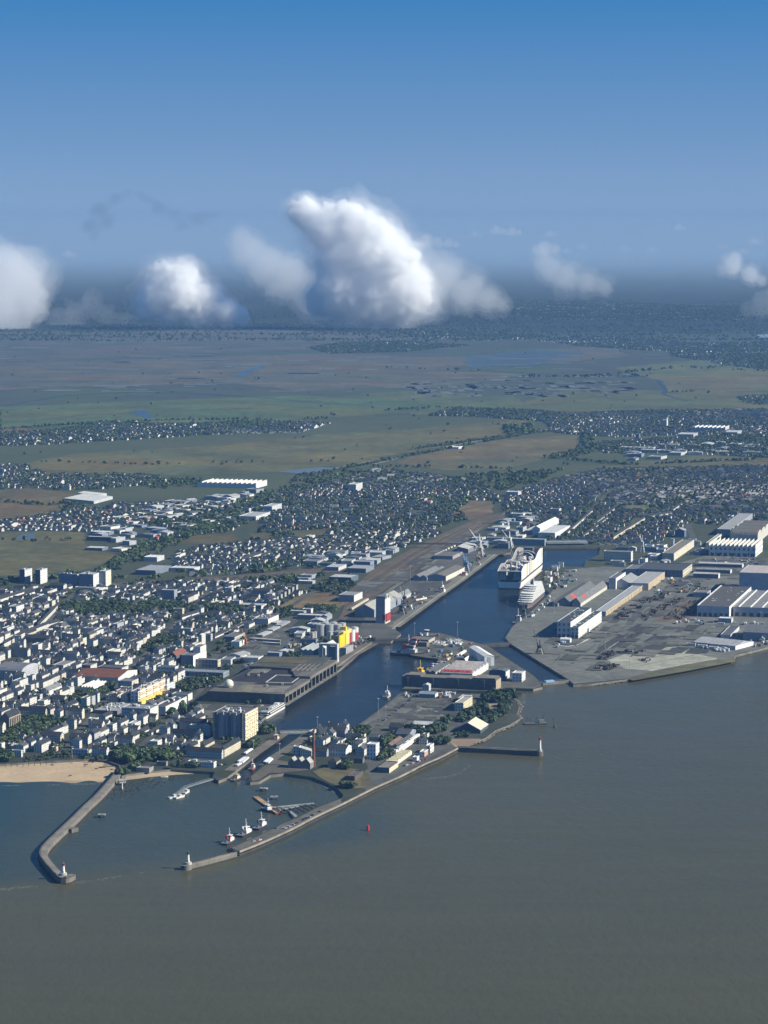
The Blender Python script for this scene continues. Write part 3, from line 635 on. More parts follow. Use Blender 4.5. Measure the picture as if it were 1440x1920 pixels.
# sea wall along the estuary road
SW = [G(u, v, Q + 1) for u, v in ((857, 1403), (823, 1421), (795, 1433), (747, 1457), (702, 1477), (640, 1508), (587, 1533), (545, 1555), (490, 1580), (447, 1597))]
r = thing('sea_wall', 'long pale stone sea wall edging the estuary road', 'wall', (0, 0, 0))
P = smooth_path([Vector((p.x, p.y, 0)) for p in SW], 4)
polyline_block('wall', P, 1.6, Q + .02, Q + 2.0, (.33, .29, .23), 'concrete', r, .9)
polyline_block('footing', P, 3.0, -2, 1.6, (.06, .056, .05), 'concrete', r, 0)
pw = [G(u, v, Q) for u, v in SEA_EDGE[:-1]]
r = thing('promenade_wall', 'curved promenade wall above the golden beach', 'wall', (0, 0, 0))
polyline_block('wall', [Vector((p.x, p.y, 0)) for p in pw], 1.2, 1, Q + 1.1, (.17, .155, .13), 'concrete', r, .7)
# red buoy out in the river
p = G(690, 1557, 0); o = thing('buoy', 'red can buoy floating alone on the open river', 'buoy', (p.x, p.y, 0))
b = MB(); b.cyl(0, 0, 2.0, -.6, .6, (.25, .03, .03), 'paint', 14); b.build('float', o)
b = MB(); b.cyl(0, 0, 1.65, .6, 5.6, (.5, .03, .04), 'paint', 14, 1.5); b.build('body', o)
b = MB(); b.bar((0, 0, 5.6), (0, 0, 6.8), .1, (.4, .03, .03)); b.cyl(0, 0, .45, 6.2, 6.9, (.4, .03, .03), 'paint', 8); b.build('top_mark', o)
# mooring platforms and dolphins in the outer harbour
def dolphin(win, x, y, label, s=4.0, piles=4, name='mooring_dolphin'):
    p = G(*win(x, y), 0); o = thing(name, label, 'mooring dolphin', (p.x, p.y, 0), rnd.uniform(-.3, .3))
    b = MB(); b.box(-s, s, -s * .8, s * .8, 2.6, 3.8, (.3, .29, .27), 'concrete', bottom=True); b.build('cap', o)
    for sx_ in (-1, 1):
        for sy_ in (-1, 1):
            b = MB(); b.cyl(sx_ * s * .7, sy_ * s * .55, .5, -2, 2.6, (.05, .05, .05), 'concrete', 8); b.build('pile', o)
    b = MB(); b.cyl(0, 0, .4, 3.8, 5.0, BLACK, 'paint', 8, .5); b.build('bollard', o)
dolphin(Z1, 572, 398, 'small dark mooring platform alone in the outer harbour by the curved jetty', 4.2)
dolphin(T_, 325, 800, 'concrete mooring dolphin off the pier tip, farther from the sea wall', 4.6)
dolphin(T_, 445, 893, 'concrete mooring dolphin beside the orange pontoon', 4.4)
# ---- hulls
def hull(b, L, W, z0, z1, tint, bow=.22, stern=.9, deck=None, mat='paint', sheer=0., low=None, n=12):
    """pointed bow at +x; flared sides"""
    def half(s):
        if s > 1 - bow: return W / 2 * max(.02, 1 - ((s - (1 - bow)) / bow) ** 1.8)
        if s < .08: return W / 2 * (stern + (1 - stern) * s / .08)
        return W / 2
    st = [i / n for i in range(n)] + [1 - bow / 3, 1 - bow / 8, 1.0]; st = sorted(set(st))
    for i in range(len(st) - 1):
        a, c = st[i], st[i + 1]; xa, xc = (a - .5) * L, (c - .5) * L; ha, hc = half(a), half(c)
        za, zc = z1 + sheer * a ** 3, z1 + sheer * c ** 3
        for sg in (1, -1):
            m = .45
            for (f0, f1, q0, q1, tt) in ((0, m, .86, .95, low or tint), (m, 1, .95, 1, tint)):
                q = [(xa, sg * ha * q0, z0 + (za - z0) * f0), (xc, sg * hc * q0, z0 + (zc - z0) * f0), (xc, sg * hc * q1, z0 + (zc - z0) * f1), (xa, sg * ha * q1, z0 + (za - z0) * f1)]
                b.face(q if sg < 0 else q[::-1], tt, mat)
        b.face([(xa, -ha, za), (xc, -hc, zc), (xc, hc, zc), (xa, ha, za)], deck or tint, mat)
    h = half(0); b.face([(-L / 2, -h, z1), (-L / 2, h, z1), (-L / 2, h * .86, z0), (-L / 2, -h * .86, z0)], tint, mat)
def heading(win, x0, y0, x1, y1):
    a, c = G(*win(x0, y0), 0), G(*win(x1, y1), 0); m = (a + c) / 2; d = c - a
    return Vector((m.x, m.y, 0)), math.atan2(d.y, d.x), d.length
def tug(p, rz, L, label, hullc=(.03, .032, .04), house=WHITE, funnel=(.3, .03, .03), name='tugboat', grp=None):
    o = thing(name, label, 'tugboat', p, rz, grp); W = L * .34
    b = MB(); hull(b, L, W, -1, L * .085, hullc, .35, .85, (.16, .15, .14), sheer=L * .045, low=(.12, .03, .03)); b.build('hull', o)
    b = MB(); b.box(-L * .12, L * .26, -W * .33, W * .33, L * .09, L * .2, house, 'paint'); b.build('deckhouse', o)
    b = MB(); b.box(-L * .02, L * .2, -W * .24, W * .24, L * .2, L * .245, house, 'paint'); b.box(-L * .01, L * .19, -W * .22, W * .22, L * .245, L * .29, (.03, .035, .04), 'glass'); b.box(-L * .03, L * .2, -W * .25, W * .25, L * .29, L * .31, house, 'paint'); b.build('wheelhouse', o)
    b = MB(); b.bar((L * .05, 0, L * .3), (L * .03, 0, L * .62), L * .012, house); b.bar((L * .04, -W * .16, L * .46), (L * .04, W * .16, L * .46), L * .009, house); b.bar((L * .12, 0, L * .3), (L * .035, 0, L * .5), L * .008, house); b.build('mast', o)
    for s in (-1, 1):
        b = MB(); b.box(-L * .14, -L * .05, s * W * .22 - W * .07, s * W * .22 + W * .07, L * .2, L * .33, funnel, 'paint'); b.build('funnel', o)
    b = MB(); b.box(-L * .33, -L * .22, -W * .1, W * .1, L * .085, L * .14, (.2, .2, .2), 'metal'); b.build('winch', o)
    LM.append((label, p[0], p[1])); return o
p, a, d = heading(TG, 95, 645, 258, 560); tug(p, a, 27, 'white tug with a dark red funnel moored at the jetty end of the row', funnel=(.35, .03, .04))
p, a, d = heading(TG, 285, 545, 440, 480); tug(p, a, 29, 'white tug with a tall mast, moored between two others', house=(.7, .7, .66), funnel=WHITE)
p, a, d = heading(TG, 455, 470, 615, 395); tug(p, a, 29, 'white and dark blue tug berthed farthest up the jetty row', hullc=(.02, .03, .06), funnel=(.1, .1, .11))
p, a, d = heading(TG, 560, 215, 665, 270); tug(p, a, 24, 'white tug tied alongside the orange pontoon', funnel=WHITE)
p, a, d = heading(L5, 1290, 755, 1390, 715); tug(p, a, 22, 'yellowish workboat leaving the lock channel with a wake', house=(.6, .55, .4), funnel=(.2, .1, .05), name='workboat')
p, a, d = heading(T_, 165, 580, 235, 520); tug(p, a, 20, 'red-hulled rescue boat in the lock channel mouth', hullc=(.4, .06, .03), house=(.7, .66, .6), funnel=(.4, .08, .04), name='rescue_boat')
p, a, d = heading(T_, 400, 300, 520, 200); tug(p, a, 30, 'dark workboat with an orange mast inside the lock channel', hullc=(.02, .02, .022), house=(.55, .5, .42), funnel=(.4, .13, .05), name='workboat')
p, a, d = heading(I4, 130, 480, 200, 430); tug(p, a, 26, 'white survey ship with a tall mast at the basin quay by the striped car park', hullc=(.5, .5, .5), funnel=WHITE, name='survey_ship')
p, a, d = heading(NQ, 960, 750, 1030, 725); tug(p, a, 22, 'small dark tug under the west quay, ahead of the giant white ship', hullc=(.03, .03, .035), name='tugboat')
p, a, d = heading(NQ, 735, 905, 860, 860); tug(p, a, 34, 'dark red tug below the blue crane', hullc=(.1, .03, .035), house=(.5, .48, .45), funnel=(.3, .05, .04))
p, a, d = heading(N0, 565, 580, 650, 530); tug(p, a, 40, 'weathered dredger with deck gear beside the west quay', hullc=(.08, .08, .09), house=(.6, .58, .5), funnel=(.25, .2, .15), name='dredger')
p, a, d = heading(N0, 1075, 785, 1165, 715); tug(p, a, 40, 'grey ship with a slim dark mast moored off the terraced ship', hullc=(.12, .13, .15), house=(.5, .5, .5), funnel=(.1, .1, .1), name='supply_ship')
p, a, d = heading(IS, 470, 580, 300, 560); p = G(*IS(345, 590), 0)
o = tug(Vector((p.x, p.y, 0)), 1.3, 40, 'ship with a bright yellow house by the bunker', house=(.7, .42, .03), funnel=(.6, .36, .03), name='support_ship')
p, a, d = heading(IS, 25, 345, 390, 365)
o = tug(p, a, d, 'long dark vessel with red and white striped superstructure at the island', hullc=(.05, .055, .06), house=(.45, .42, .4), funnel=(.5, .12, .06), name='museum_ship')
b = MB()
for k in range(5): b.box(d * .05 + k * 1.2, d * .05 + k * 1.2 + 8, -2.5, 2.5, d * .2 + k * 3.4, d * .2 + k * 3.4 + 3.4, RED if k % 2 == 0 else WHITE, 'paint')
b.build('striped_tower', o)
# pilot launches at the floating gangway
def launch(p, rz, L, label, name='pilot_boat', cat='boat', grp=None, hc=WHITE):
    o = thing(name, label, cat, p, rz, grp)
    b = MB(); hull(b, L, L * .3, -.5, L * .1, hc, .4, .9, (.4, .4, .39), sheer=L * .05); b.build('hull', o)
    b = MB(); b.box(-L * .12, L * .16, -L * .1, L * .1, L * .1, L * .17, WHITE, 'paint'); b.box(-L * .1, L * .14, -L * .095, L * .095, L * .17, L * .215, (.04, .05, .06), 'glass'); b.box(-L * .11, L * .14, -L * .1, L * .1, L * .215, L * .235, WHITE, 'paint'); b.build('cabin', o)
    b = MB(); b.bar((0, 0, L * .23), (-L * .02, 0, L * .42), .08, WHITE); b.build('mast', o); return o
for (x0, y0, x1, y1), lb in zip(((952, 292, 1010, 282), (985, 293, 1038, 280), (1030, 268, 1068, 250)), ('white launch tied at the outer end of the gangway raft', 'white launch tucked beside another at the gangway raft', 'white launch moored where the gangway reaches its raft')):
    p, a, d = heading(Z1, x0, y0, x1, y1); launch(p, a, 17, lb)
def gangway(win, x0, y0, x1, y1, wdt, za, zb, label, tint=(.32, .33, .32), name='gangway'):
    a, c = G(*win(x0, y0), za), G(*win(x1, y1), zb); o = thing(name, label, 'gangway', (a.x, a.y, 0)); d = c - a; L = math.hypot(d.x, d.y)
    o.rotation_euler = (0, 0, math.atan2(d.y, d.x)); b = MB()
    b.face([(0, -wdt / 2, za), (L, -wdt / 2, zb), (L, wdt / 2, zb), (0, wdt / 2, za)], tint, 'metal'); b.face([(0, -wdt / 2, za - .5), (L, -wdt / 2, zb - .5), (L, wdt / 2, zb - .5), (0, wdt / 2, za - .5)][::-1], tint, 'metal'); b.build('deck', o)
    for s in (-1, 1):
        b = MB(); b.bar((0, s * wdt / 2, za + 1.3), (L, s * wdt / 2, zb + 1.3), .12, tint); b.bar((0, s * wdt / 2, za - .3), (L, s * wdt / 2, zb - .3), .2, tint)
        for k in range(int(L / 4) + 1):
            f = min(1, k * 4 / L); z = za + (zb - za) * f; b.bar((L * f, s * wdt / 2, z - .3), (L * f, s * wdt / 2, z + 1.3), .07, tint)
        b.build('railing', o)
    return o
gangway(Z1, 1195, 183, 1048, 228, 4.0, Q, 1.6, 'long pale footbridge sloping down to the pilot launches')
gangway(Z1, 1050, 226, 985, 278, 4.5, 1.2, 1.0, 'floating walkway the pilot launches lie at', (.3, .3, .29), 'floating_walkway')
p, a, d = heading(TG, 475, 95, 735, 285)
o = thing('pontoon', 'long orange-brown pontoon moored on steel piles', 'pontoon', p, a)
b = MB(); b.box(-d / 2, d / 2, -3.2, 3.2, -.6, 1.8, (.16, .05, .035), 'paint', (.42, .27, .15), 'concrete'); b.build('hull', o)
for k in (-.48, -.1, .3, .48):
    b = MB(); b.cyl(d * k, 3.9, .6, -2, 6, (.06, .06, .065), 'metal', 8); b.build('pile', o)
gangway(TG, 735, 235, 960, 185, 4.0, 2.2, Q, 'steel footbridge from the jetty to the orange pontoon', (.33, .36, .36))
gangway(TG, 860, 245, 945, 315, 3.0, 1.5, Q, 'short steel ramp down beside the piled framework', (.5, .5, .49))
o = thing('piled_framework', 'dark open piled framework against the jetty quay', 'pier', G(*TG(960, 240), 0), .45)
for k in range(7):
    b = MB(); b.box(-26 + k * 8, -25 + k * 8, -14, 14, 2.4, 3.3, (.06, .065, .065), 'concrete', bottom=True); b.build('beam', o)
    for y in (-12, 0, 12):
        b = MB(); b.cyl(-25.5 + k * 8, y, .45, -2, 2.4, (.045, .045, .045), 'concrete', 6); b.build('pile', o)
b = MB(); b.box(-28, 26, 14.2, 17, 2.6, 3.6, (.35, .34, .31), 'concrete', bottom=True); b.build('walkway', o)
# dredging rig and its attendant mark off the park
p = G(*I4(1165, 640), 0); o = thing('dredging_barge', 'dark workbarge with a jumble of masts off the rocky park shore', 'barge', p, .1)
b = MB(); b.box(-15, 15, -5, 5, -.8, 1.9, (.05, .05, .05), 'paint', (.14, .13, .12)); b.build('hull', o)
b = MB(); b.box(5, 12, -3, 3, 1.9, 6, (.2, .2, .19), 'paint'); b.build('cabin', o)
for k, (x, h) in enumerate(((-12, 9), (-7, 7), (1, 8), (10, 11))):
    b = MB(); b.bar((x, 0, 1.9), (x + 1, 0, 1.9 + h), .35, (.05, .05, .055)); b.bar((x + 1, 0, 1.9 + h), (x + 4, 0, 3), .2, (.05, .05, .055)); b.build('derrick', o)
p = G(*I4(1297, 662), 0); o = thing('beacon', 'small dark pole beacon with long shadow beside the workbarge', 'beacon', p)
b = MB(); b.cyl(0, 0, 1.8, -2, 3, (.12, .12, .12), 'concrete', 10); b.build('base', o)
b = MB(); b.bar((0, 0, 3), (-3, 0, 14), .35, (.04, .04, .04)); b.build('pole', o)
# ---- river ship on the tower-block quay
p, a, d = heading(SB, 638, 712, 828, 600)
o = thing('river_ship', 'white river passenger ship moored below the bunker corner', 'ship', p, a); L = d
b = MB(); hull(b, L, 12, -1, 3.2, WHITE, .16, .85, (.5, .49, .47), low=(.6, .6, .6)); b.build('hull', o)
for k, (x0, x1, c) in enumerate(((-.46, .36, 0), (-.45, .33, 0))):
    z = 3.2 + k * 2.9; b = MB(); b.box(L * x0, L * x1, -5.4 + k * .2, 5.4 - k * .2, z, z + 1.6, (.035, .045, .055), 'glass'); b.box(L * x0 - .3, L * x1 + .3, -5.6 + k * .2, 5.6 - k * .2, z + 1.6, z + 2.9, WHITE, 'paint', (.5, .49, .47) if k < 1 else (.3, .3, .3)); b.build('deck', o)
b = MB(); b.box(L * .1, L * .18, -3, 3, 9.02, 11.4, WHITE, 'paint'); b.build('wheelhouse', o)
b = MB(); b.box(-L * .3, -L * .24, -1.5, 1.5, 9.02, 12, (.15, .16, .2), 'paint'); b.build('funnel', o)
for k in range(3):
    b = MB(); b.box(-L * .15 + k * 9, -L * .15 + k * 9 + 6, -2.5, 2.5, 9.02, 10, (.6, .6, .58), 'paint'); b.build('awning', o)
LM.append(('white river ship', p.x, p.y))
# ---- giant cruise ship fitting out: stern towards us
st = G(*SH(495, 945), 0); a = math.radians(78.3)
LC, WC = 303.0, 45.0
dirv = Vector((math.cos(a), math.sin(a), 0)); pc = Vector((st.x, st.y, 0)) + dirv * LC / 2
o = thing('cruise_ship', 'giant white cruise ship still fitting out, stern open and dark', 'cruise ship', pc, a)
SHELL = (.82, .79, .72)
b = MB(); hull(b, LC, WC, -2, 2.4, (.17, .1, .075), .1, .97, (.3, .3, .3), n=20); b.build('waterline_belt', o)
b = MB(); hull(b, LC, WC + .3, 2.42, 13.5, SHELL, .1, .97, (.14, .14, .14), n=20); hl = b.build('hull', o)
b = MB(); hull(b, LC * .97, WC - 5, 13.5, 17.2, (.05, .05, .055), .09, 1, (.1, .1, .1), n=20); b.build('lifeboat_recess', o)  # near-black band paints in the shade of the recess
def prof(s):                                           # height of the side walls along the ship
    if s < .16: return 33 + 9 * math.sin(s / .16 * 1.57)
    if s < .30: return 42 - 4 * (s - .16) / .14
    if s < .62: return 38.5 + 2 * math.sin((s - .3) * 20)
    if s < .80: return 40 + 9 * math.sin((s - .62) / .18 * 1.57)
    return 49 - 9 * ((s - .8) / .2) ** 2
for sg in (-1, 1):
    b = MB(); n = 44
    for i in range(n):
        s0, s1 = i / n, (i + 1) / n
        y = lambda s: sg * (WC / 2 + .2) * (1 if s < .88 else 1 - .75 * ((s - .88) / .12) ** 1.7)
        x0, x1 = (s0 - .5) * LC, (s1 - .5) * LC
        col = SHELL
        if i in (9, 10): col = (.45, .27, .16)
        if i in (14,): col = (.14, .11, .09)
        if i in (36,): col = (.16, .13, .11)
        if i in (16, 17, 18, 20, 22): col = (.58, .45, .32)
        for (za, zb) in ((17.2, None),):
            q = [(x0, y(s0), za), (x1, y(s1), za), (x1, y(s1), prof(s1)), (x0, y(s0), prof(s0))]; qi = [(x, yy - sg * 1.2, z) for x, yy, z in q]
            ht = prof(s0) - 17
            uvs = [(0, 0), (6.2, 0), (6.2, 24), (0, 24)]
            win = col is SHELL and i % 3 == 0
            b.face(q if sg < 0 else q[::-1], col, 'facade' if win else 'plain', (uvs if sg < 0 else uvs[::-1]) if win else None)
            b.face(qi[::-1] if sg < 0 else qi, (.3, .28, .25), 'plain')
            b.face([q[3], q[2], qi[2], qi[3]] if sg < 0 else [q[2], q[3], qi[3], qi[2]], (.74, .7, .62), 'plain')
    b.build('side_shell', o)
b = MB()
for k in range(6): b.box(-LC / 2 + 2 + k * .8, LC * .4, -WC / 2 + 2, -7, 17.2 + k * 2.7, 19.9 + k * 2.7, (.4, .42, .45), 'facade', (.2, .2, .2), 'plain', True); b.box(-LC / 2 + 2 + k * .8, LC * .4, 7, WC / 2 - 2, 17.2 + k * 2.7, 19.9 + k * 2.7, (.4, .42, .45), 'facade', (.2, .2, .2), 'plain', True)
b.build('stern_deck_block', o)  # the stern's shade is mixed into this blue-grey
b = MB(); b.box(-LC * .42, LC * .38, -7, 7, 17.2, 30, (.07, .075, .09), 'plain'); b.build('inner_block', o)  # dark colour stands for the gloom of the stern notch
b = MB(); b.box(-LC / 2 + 1, -LC / 2 + 9, -WC / 2 + .5, WC / 2 - .5, 32.6, 33.6, (.35, .34, .32), 'plain', bottom=True); b.build('stern_gallery', o)
for k, (x, y, h, s) in enumerate([(rr.uniform(-.44, .36) * LC, rr.uniform(-17, 17), rr.uniform(1.5, 6), rr.uniform(2, 8)) for _ in range(46)]):
    b = MB(); b.box(x - s, x + s, y - s * .5, y + s * .5, 30 if abs(y) < 7 else 33.4, 34 + h, rr.choice([(.8, .78, .74), (.8, .78, .74), (.6, .6, .6), (.1, .11, .12), (.55, .52, .46), (.08, .09, .12), (.4, .3, .2)]), 'plain'); b.build('deck_house', o)
for x, rr_, z in ((-LC * .33, 17, 33), (LC * .2, 20, 34), (LC * .12, 17, 34)):
    b = MB()
    for k in range(12):
        t0, t1 = k / 12 * math.pi, (k + 1) / 12 * math.pi
        b.bar((x, rr_ * math.cos(t0), z + 14 * math.sin(t0)), (x, rr_ * math.cos(t1), z + 14 * math.sin(t1)), .8, (.68, .66, .6), n=5)
    b.build('arch', o)
b = MB(); b.box(LC * .26, LC * .33, -9, 9, 34, 51, (.1, .12, .16), 'paint'); b.build('funnel', o)
b = MB(); b.dome(-LC * .36, 2, 3.2, 37, WHITE); b.build('radar_dome', o)
b = MB()
for k in range(5): b.bar((LC * (-.28 + k * .1), -6 + k * 3, 33), (LC * (-.28 + k * .1), -6 + k * 3, 50 + (k % 2) * 5), .35, (.3, .3, .32))
b.build('scaffold_mast', o)
LM.append(('giant cruise ship', pc.x, pc.y))
# ---- terraced white ship moored on the pier beside it
p, a, d = heading(SH, 725, 1262, 1010, 1035); LY, WY = 198.0, 26.0; a = math.radians(77.9)
st = G(*SH(735, 1262), 0); pc = Vector((st.x, st.y, 0)) + Vector((math.cos(a), math.sin(a), 0)) * LY / 2
o = thing('terraced_ship', 'smaller white ship with stepped open decks and a pink-brown lower hull', 'ship', pc, a)
b = MB(); hull(b, LY, WY, -2, 7, (.13, .13, .15), .2, .55, (.25, .2, .18), low=(.3, .18, .15), n=16); b.build('hull', o)
for k in range(8):
    z = 7 + k * 2.9; x0 = -LY * .46 + k * 7.5 + (k > 4) * 14; x1 = LY * .34 - k * 3.4; w0 = WY / 2 - .3 - .25 * k
    b = MB(); b.prism([(x0 + 5, -w0 + 1.0), (x1 - 1, -w0 + 1.0), (x1 - 1, w0 - 1.0), (x0 + 5, w0 - 1.0), (x0 + 2, 0)], z, z + 1.75, (.025, .03, .035), 'glass')
    b.prism([(x0 + 3, -w0), (x1, -w0), (x1, w0), (x0 + 3, w0), (x0, w0 * .6), (x0 - 1.2, 0), (x0, -w0 * .6)], z + 1.75, z + 2.9, (.78, .77, .74), 'paint', (.72, .71, .68)); b.build('deck', o)
for y in (-5, 0, 5):
    b = MB(); b.dome(LY * .02 + y * 2.6, y, 1.9, 30.4, (.8, .8, .78), n=12, k=5); b.build('radar_dome', o)
b = MB(); b.box(-LY * .04, LY * .0, -2.5, 2.5, 30.2, 36, (.08, .085, .1), 'paint'); b.build('funnel', o)
b = MB(); b.bar((LY * .08, 0, 30), (LY * .08, 0, 41), .5, (.7, .7, .7)); b.build('mast', o)
LM.append(('terraced white ship', pc.x, pc.y))
# ---- cranes
def crane(win, x, y, h, jib, jaz, tint, label, z=Q, rz=None, s=1.0, name='portal_crane', lift=.9):
    p = G(*win(x, y), z); o = thing(name, label, 'crane', p, TH if rz is None else rz); g = 6 * s
    for sx_ in (-1, 1):
        for sy_ in (-1, 1):
            b = MB(); b.bar((sx_ * g, sy_ * g, 0), (sx_ * g * .45, sy_ * g * .45, h * .42), .75 * s, tint); b.build('leg', o)
    b = MB()
    for q in ((-1, -1, 1, -1), (1, -1, 1, 1), (1, 1, -1, 1), (-1, 1, -1, -1)): b.bar((q[0] * g * .75, q[1] * g * .75, h * .2), (q[2] * g * .75, q[3] * g * .75, h * .2), .5 * s, tint)
    b.build('portal_frame', o)
    b = MB(); b.cyl(0, 0, 3 * s, h * .42, h * .47, tint, 'paint', 12); b.box(-6 * s, 4 * s, -3 * s, 3 * s, h * .47, h * .62, tint, 'paint'); b.build('machine_house', o)
    b = MB(); b.box(4 * s, 6 * s, -1.5 * s, 1.5 * s, h * .5, h * .6, (.05, .06, .07), 'glass'); b.build('cab', o)
    b = MB(); b.bar((-2 * s, 0, h * .6), (0, 0, h), .8 * s, tint); b.bar((3 * s, 0, h * .6), (0, 0, h), .5 * s, tint); b.build('tower', o)
    c, sn = math.cos(jaz), math.sin(jaz); tip = (c * jib, sn * jib, h * .6 + jib * lift)
    b = MB()
    for e in (-1, 1): b.bar((3 * s * c - e * sn * 1.6 * s, 3 * s * sn + e * c * 1.6 * s, h * .58), tip, .45 * s, tint)
    for k in range(6):
        f = k / 6; b.bar((c * (3 * s + (jib - 3 * s) * f) - sn * 1.6 * s * (1 - f), sn * (3 * s + (jib - 3 * s) * f) + c * 1.6 * s * (1 - f), h * .58 + (tip[2] - h * .58) * f), (c * (3 * s + (jib - 3 * s) * (f + .16)) + sn * 1.6 * s * (1 - f), sn * (3 * s + (jib - 3 * s) * (f + .16)) - c * 1.6 * s * (1 - f), h * .58 + (tip[2] - h * .58) * (f + .16)), .25 * s, tint)
    b.bar((0, 0, h), tip, .15 * s, tint); b.build('jib', o)
    LM.append((label, p.x, p.y)); return o
crane(NQ, 825, 800, 30, 22, .6, (.1, .18, .29), 'blue portal crane by the quay warehouse', s=1.25, lift=.8)
crane(NQ, 815, 770, 30, 18, 2.4, (.09, .15, .24), 'second blue crane, standing just behind the first', s=1.0, lift=1.1)
crane(NQ, 1000, 520, 34, 26, 1.2, (.46, .44, .4), 'cream portal crane with raised jib on the far west quay', s=1.3, lift=.9)
crane(NQ, 1020, 600, 30, 16, .3, (.46, .45, .42), 'white portal crane standing closest to the quay edge', s=1.0, lift=1.2)
crane(N0, 335, 690, 26, 16, 1.9, (.035, .04, .05), 'black quayside crane in front of the striped silo tower', s=1.1, lift=1.0)
crane(N0, 355, 640, 30, 12, 1.2, (.03, .035, .045), 'black lattice crane in the silo shadow', s=.9, lift=1.8)
crane(I4, 1195, 165, 22, 10, 1.5, (.05, .05, .055), 'dark dockside crane with near-vertical jib by the dry dock', s=1.0, lift=2.6)
crane(SH, 745, 1435, 26, 9, 1.4, (.06, .065, .08), 'dark jetty crane at the bow of the terraced ship', s=.9, lift=3.0)
crane(SH, 500, 240, 34, 18, 2.2, (.55, .54, .5), 'pale grey crane at the head of the fitting-out basin', s=1.2, lift=1.0)
crane(L7, 125, 790, 20, 10, 1.0, (.4, .13, .06), 'thin orange crane in the bus yard', s=.5, lift=1.5)
crane(R6, 812, 415, 36, 8, 1.0, (.5, .5, .5), 'slim pale lattice crane among the yard buildings', s=.7, lift=2.0)
# ---- moving bridges and dock gates
def bridge(win, x0, y0, x1, y1, wdt, z, label, tint=(.12, .12, .13), name='swing_bridge', truss=True, th_=1.6):
    a, c = G(*win(x0, y0), z), G(*win(x1, y1), z); d = c - a; L = math.hypot(d.x, d.y)
    o = thing(name, label, 'bridge' if 'gate' not in name else 'dock gate', (a.x, a.y, 0), math.atan2(d.y, d.x))
    b = MB(); b.box(0, L, -wdt / 2, wdt / 2, z - th_, z, tint, 'concrete', bottom=True); b.build('deck', o)
    for s in (-1, 1):
        b = MB(); b.bar((0, s * (wdt / 2 - .2), z + 1.4), (L, s * (wdt / 2 - .2), z + 1.4), .18, tint)
        if truss:
            k = max(3, int(L / 7))
            for i in range(k): b.bar((L * i / k, s * (wdt / 2 - .2), z), (L * (i + .5) / k, s * (wdt / 2 - .2), z + 1.4), .16, tint); b.bar((L * (i + .5) / k, s * (wdt / 2 - .2), z + 1.4), (L * (i + 1) / k, s * (wdt / 2 - .2), z), .16, tint)
        b.build('railing', o)
    return o
bridge(T_, 510, 140, 860, 130, 13, Q + 1.2, 'steel swing bridge across the lock channel mouth', (.28, .29, .28))
bridge(N0, 140, 862, 420, 852, 11, Q + .6, 'dark low bridge between the two basins by the yellow silo', (.06, .065, .08), 'lift_bridge', th_=2.5)
o = bridge(IS, 1060, 232, 1372, 213, 14, Q + .4, 'dark sliding gate closing the inner end of the dry dock', (.09, .09, .095), 'dock_gate', False, 5)
o = bridge(I4, 1208, 362, 1400, 345, 9, Q - .5, 'outer dock gate with a small blue cabin beside the river', (.2, .19, .17), 'dock_gate', False, 5)
b = MB(); b.box(6, 20, -3, 3, Q - .5, Q + 2.5, (.25, .4, .55), 'paint'); b.build('cabin', o)
o = bridge(I4, 920, 424, 1076, 425, 6, 2.5, 'thin dark pier finger at the old lock mouth', (.07, .07, .07), 'pier_finger', False, 1.2); o['category'] = 'pier'
bridge(NQ, 0, 425, 715, 428, 5, Q + 9, 'long thin dark pipe bridge over the railway yard', (.05, .055, .065), 'pipe_bridge', True, 1.2)
bridge(SH, 1110, 140, 1800, 128, 22, Q + 7, 'pale raised road viaduct behind the far basin', (.3, .33, .36), 'viaduct', False, 4)
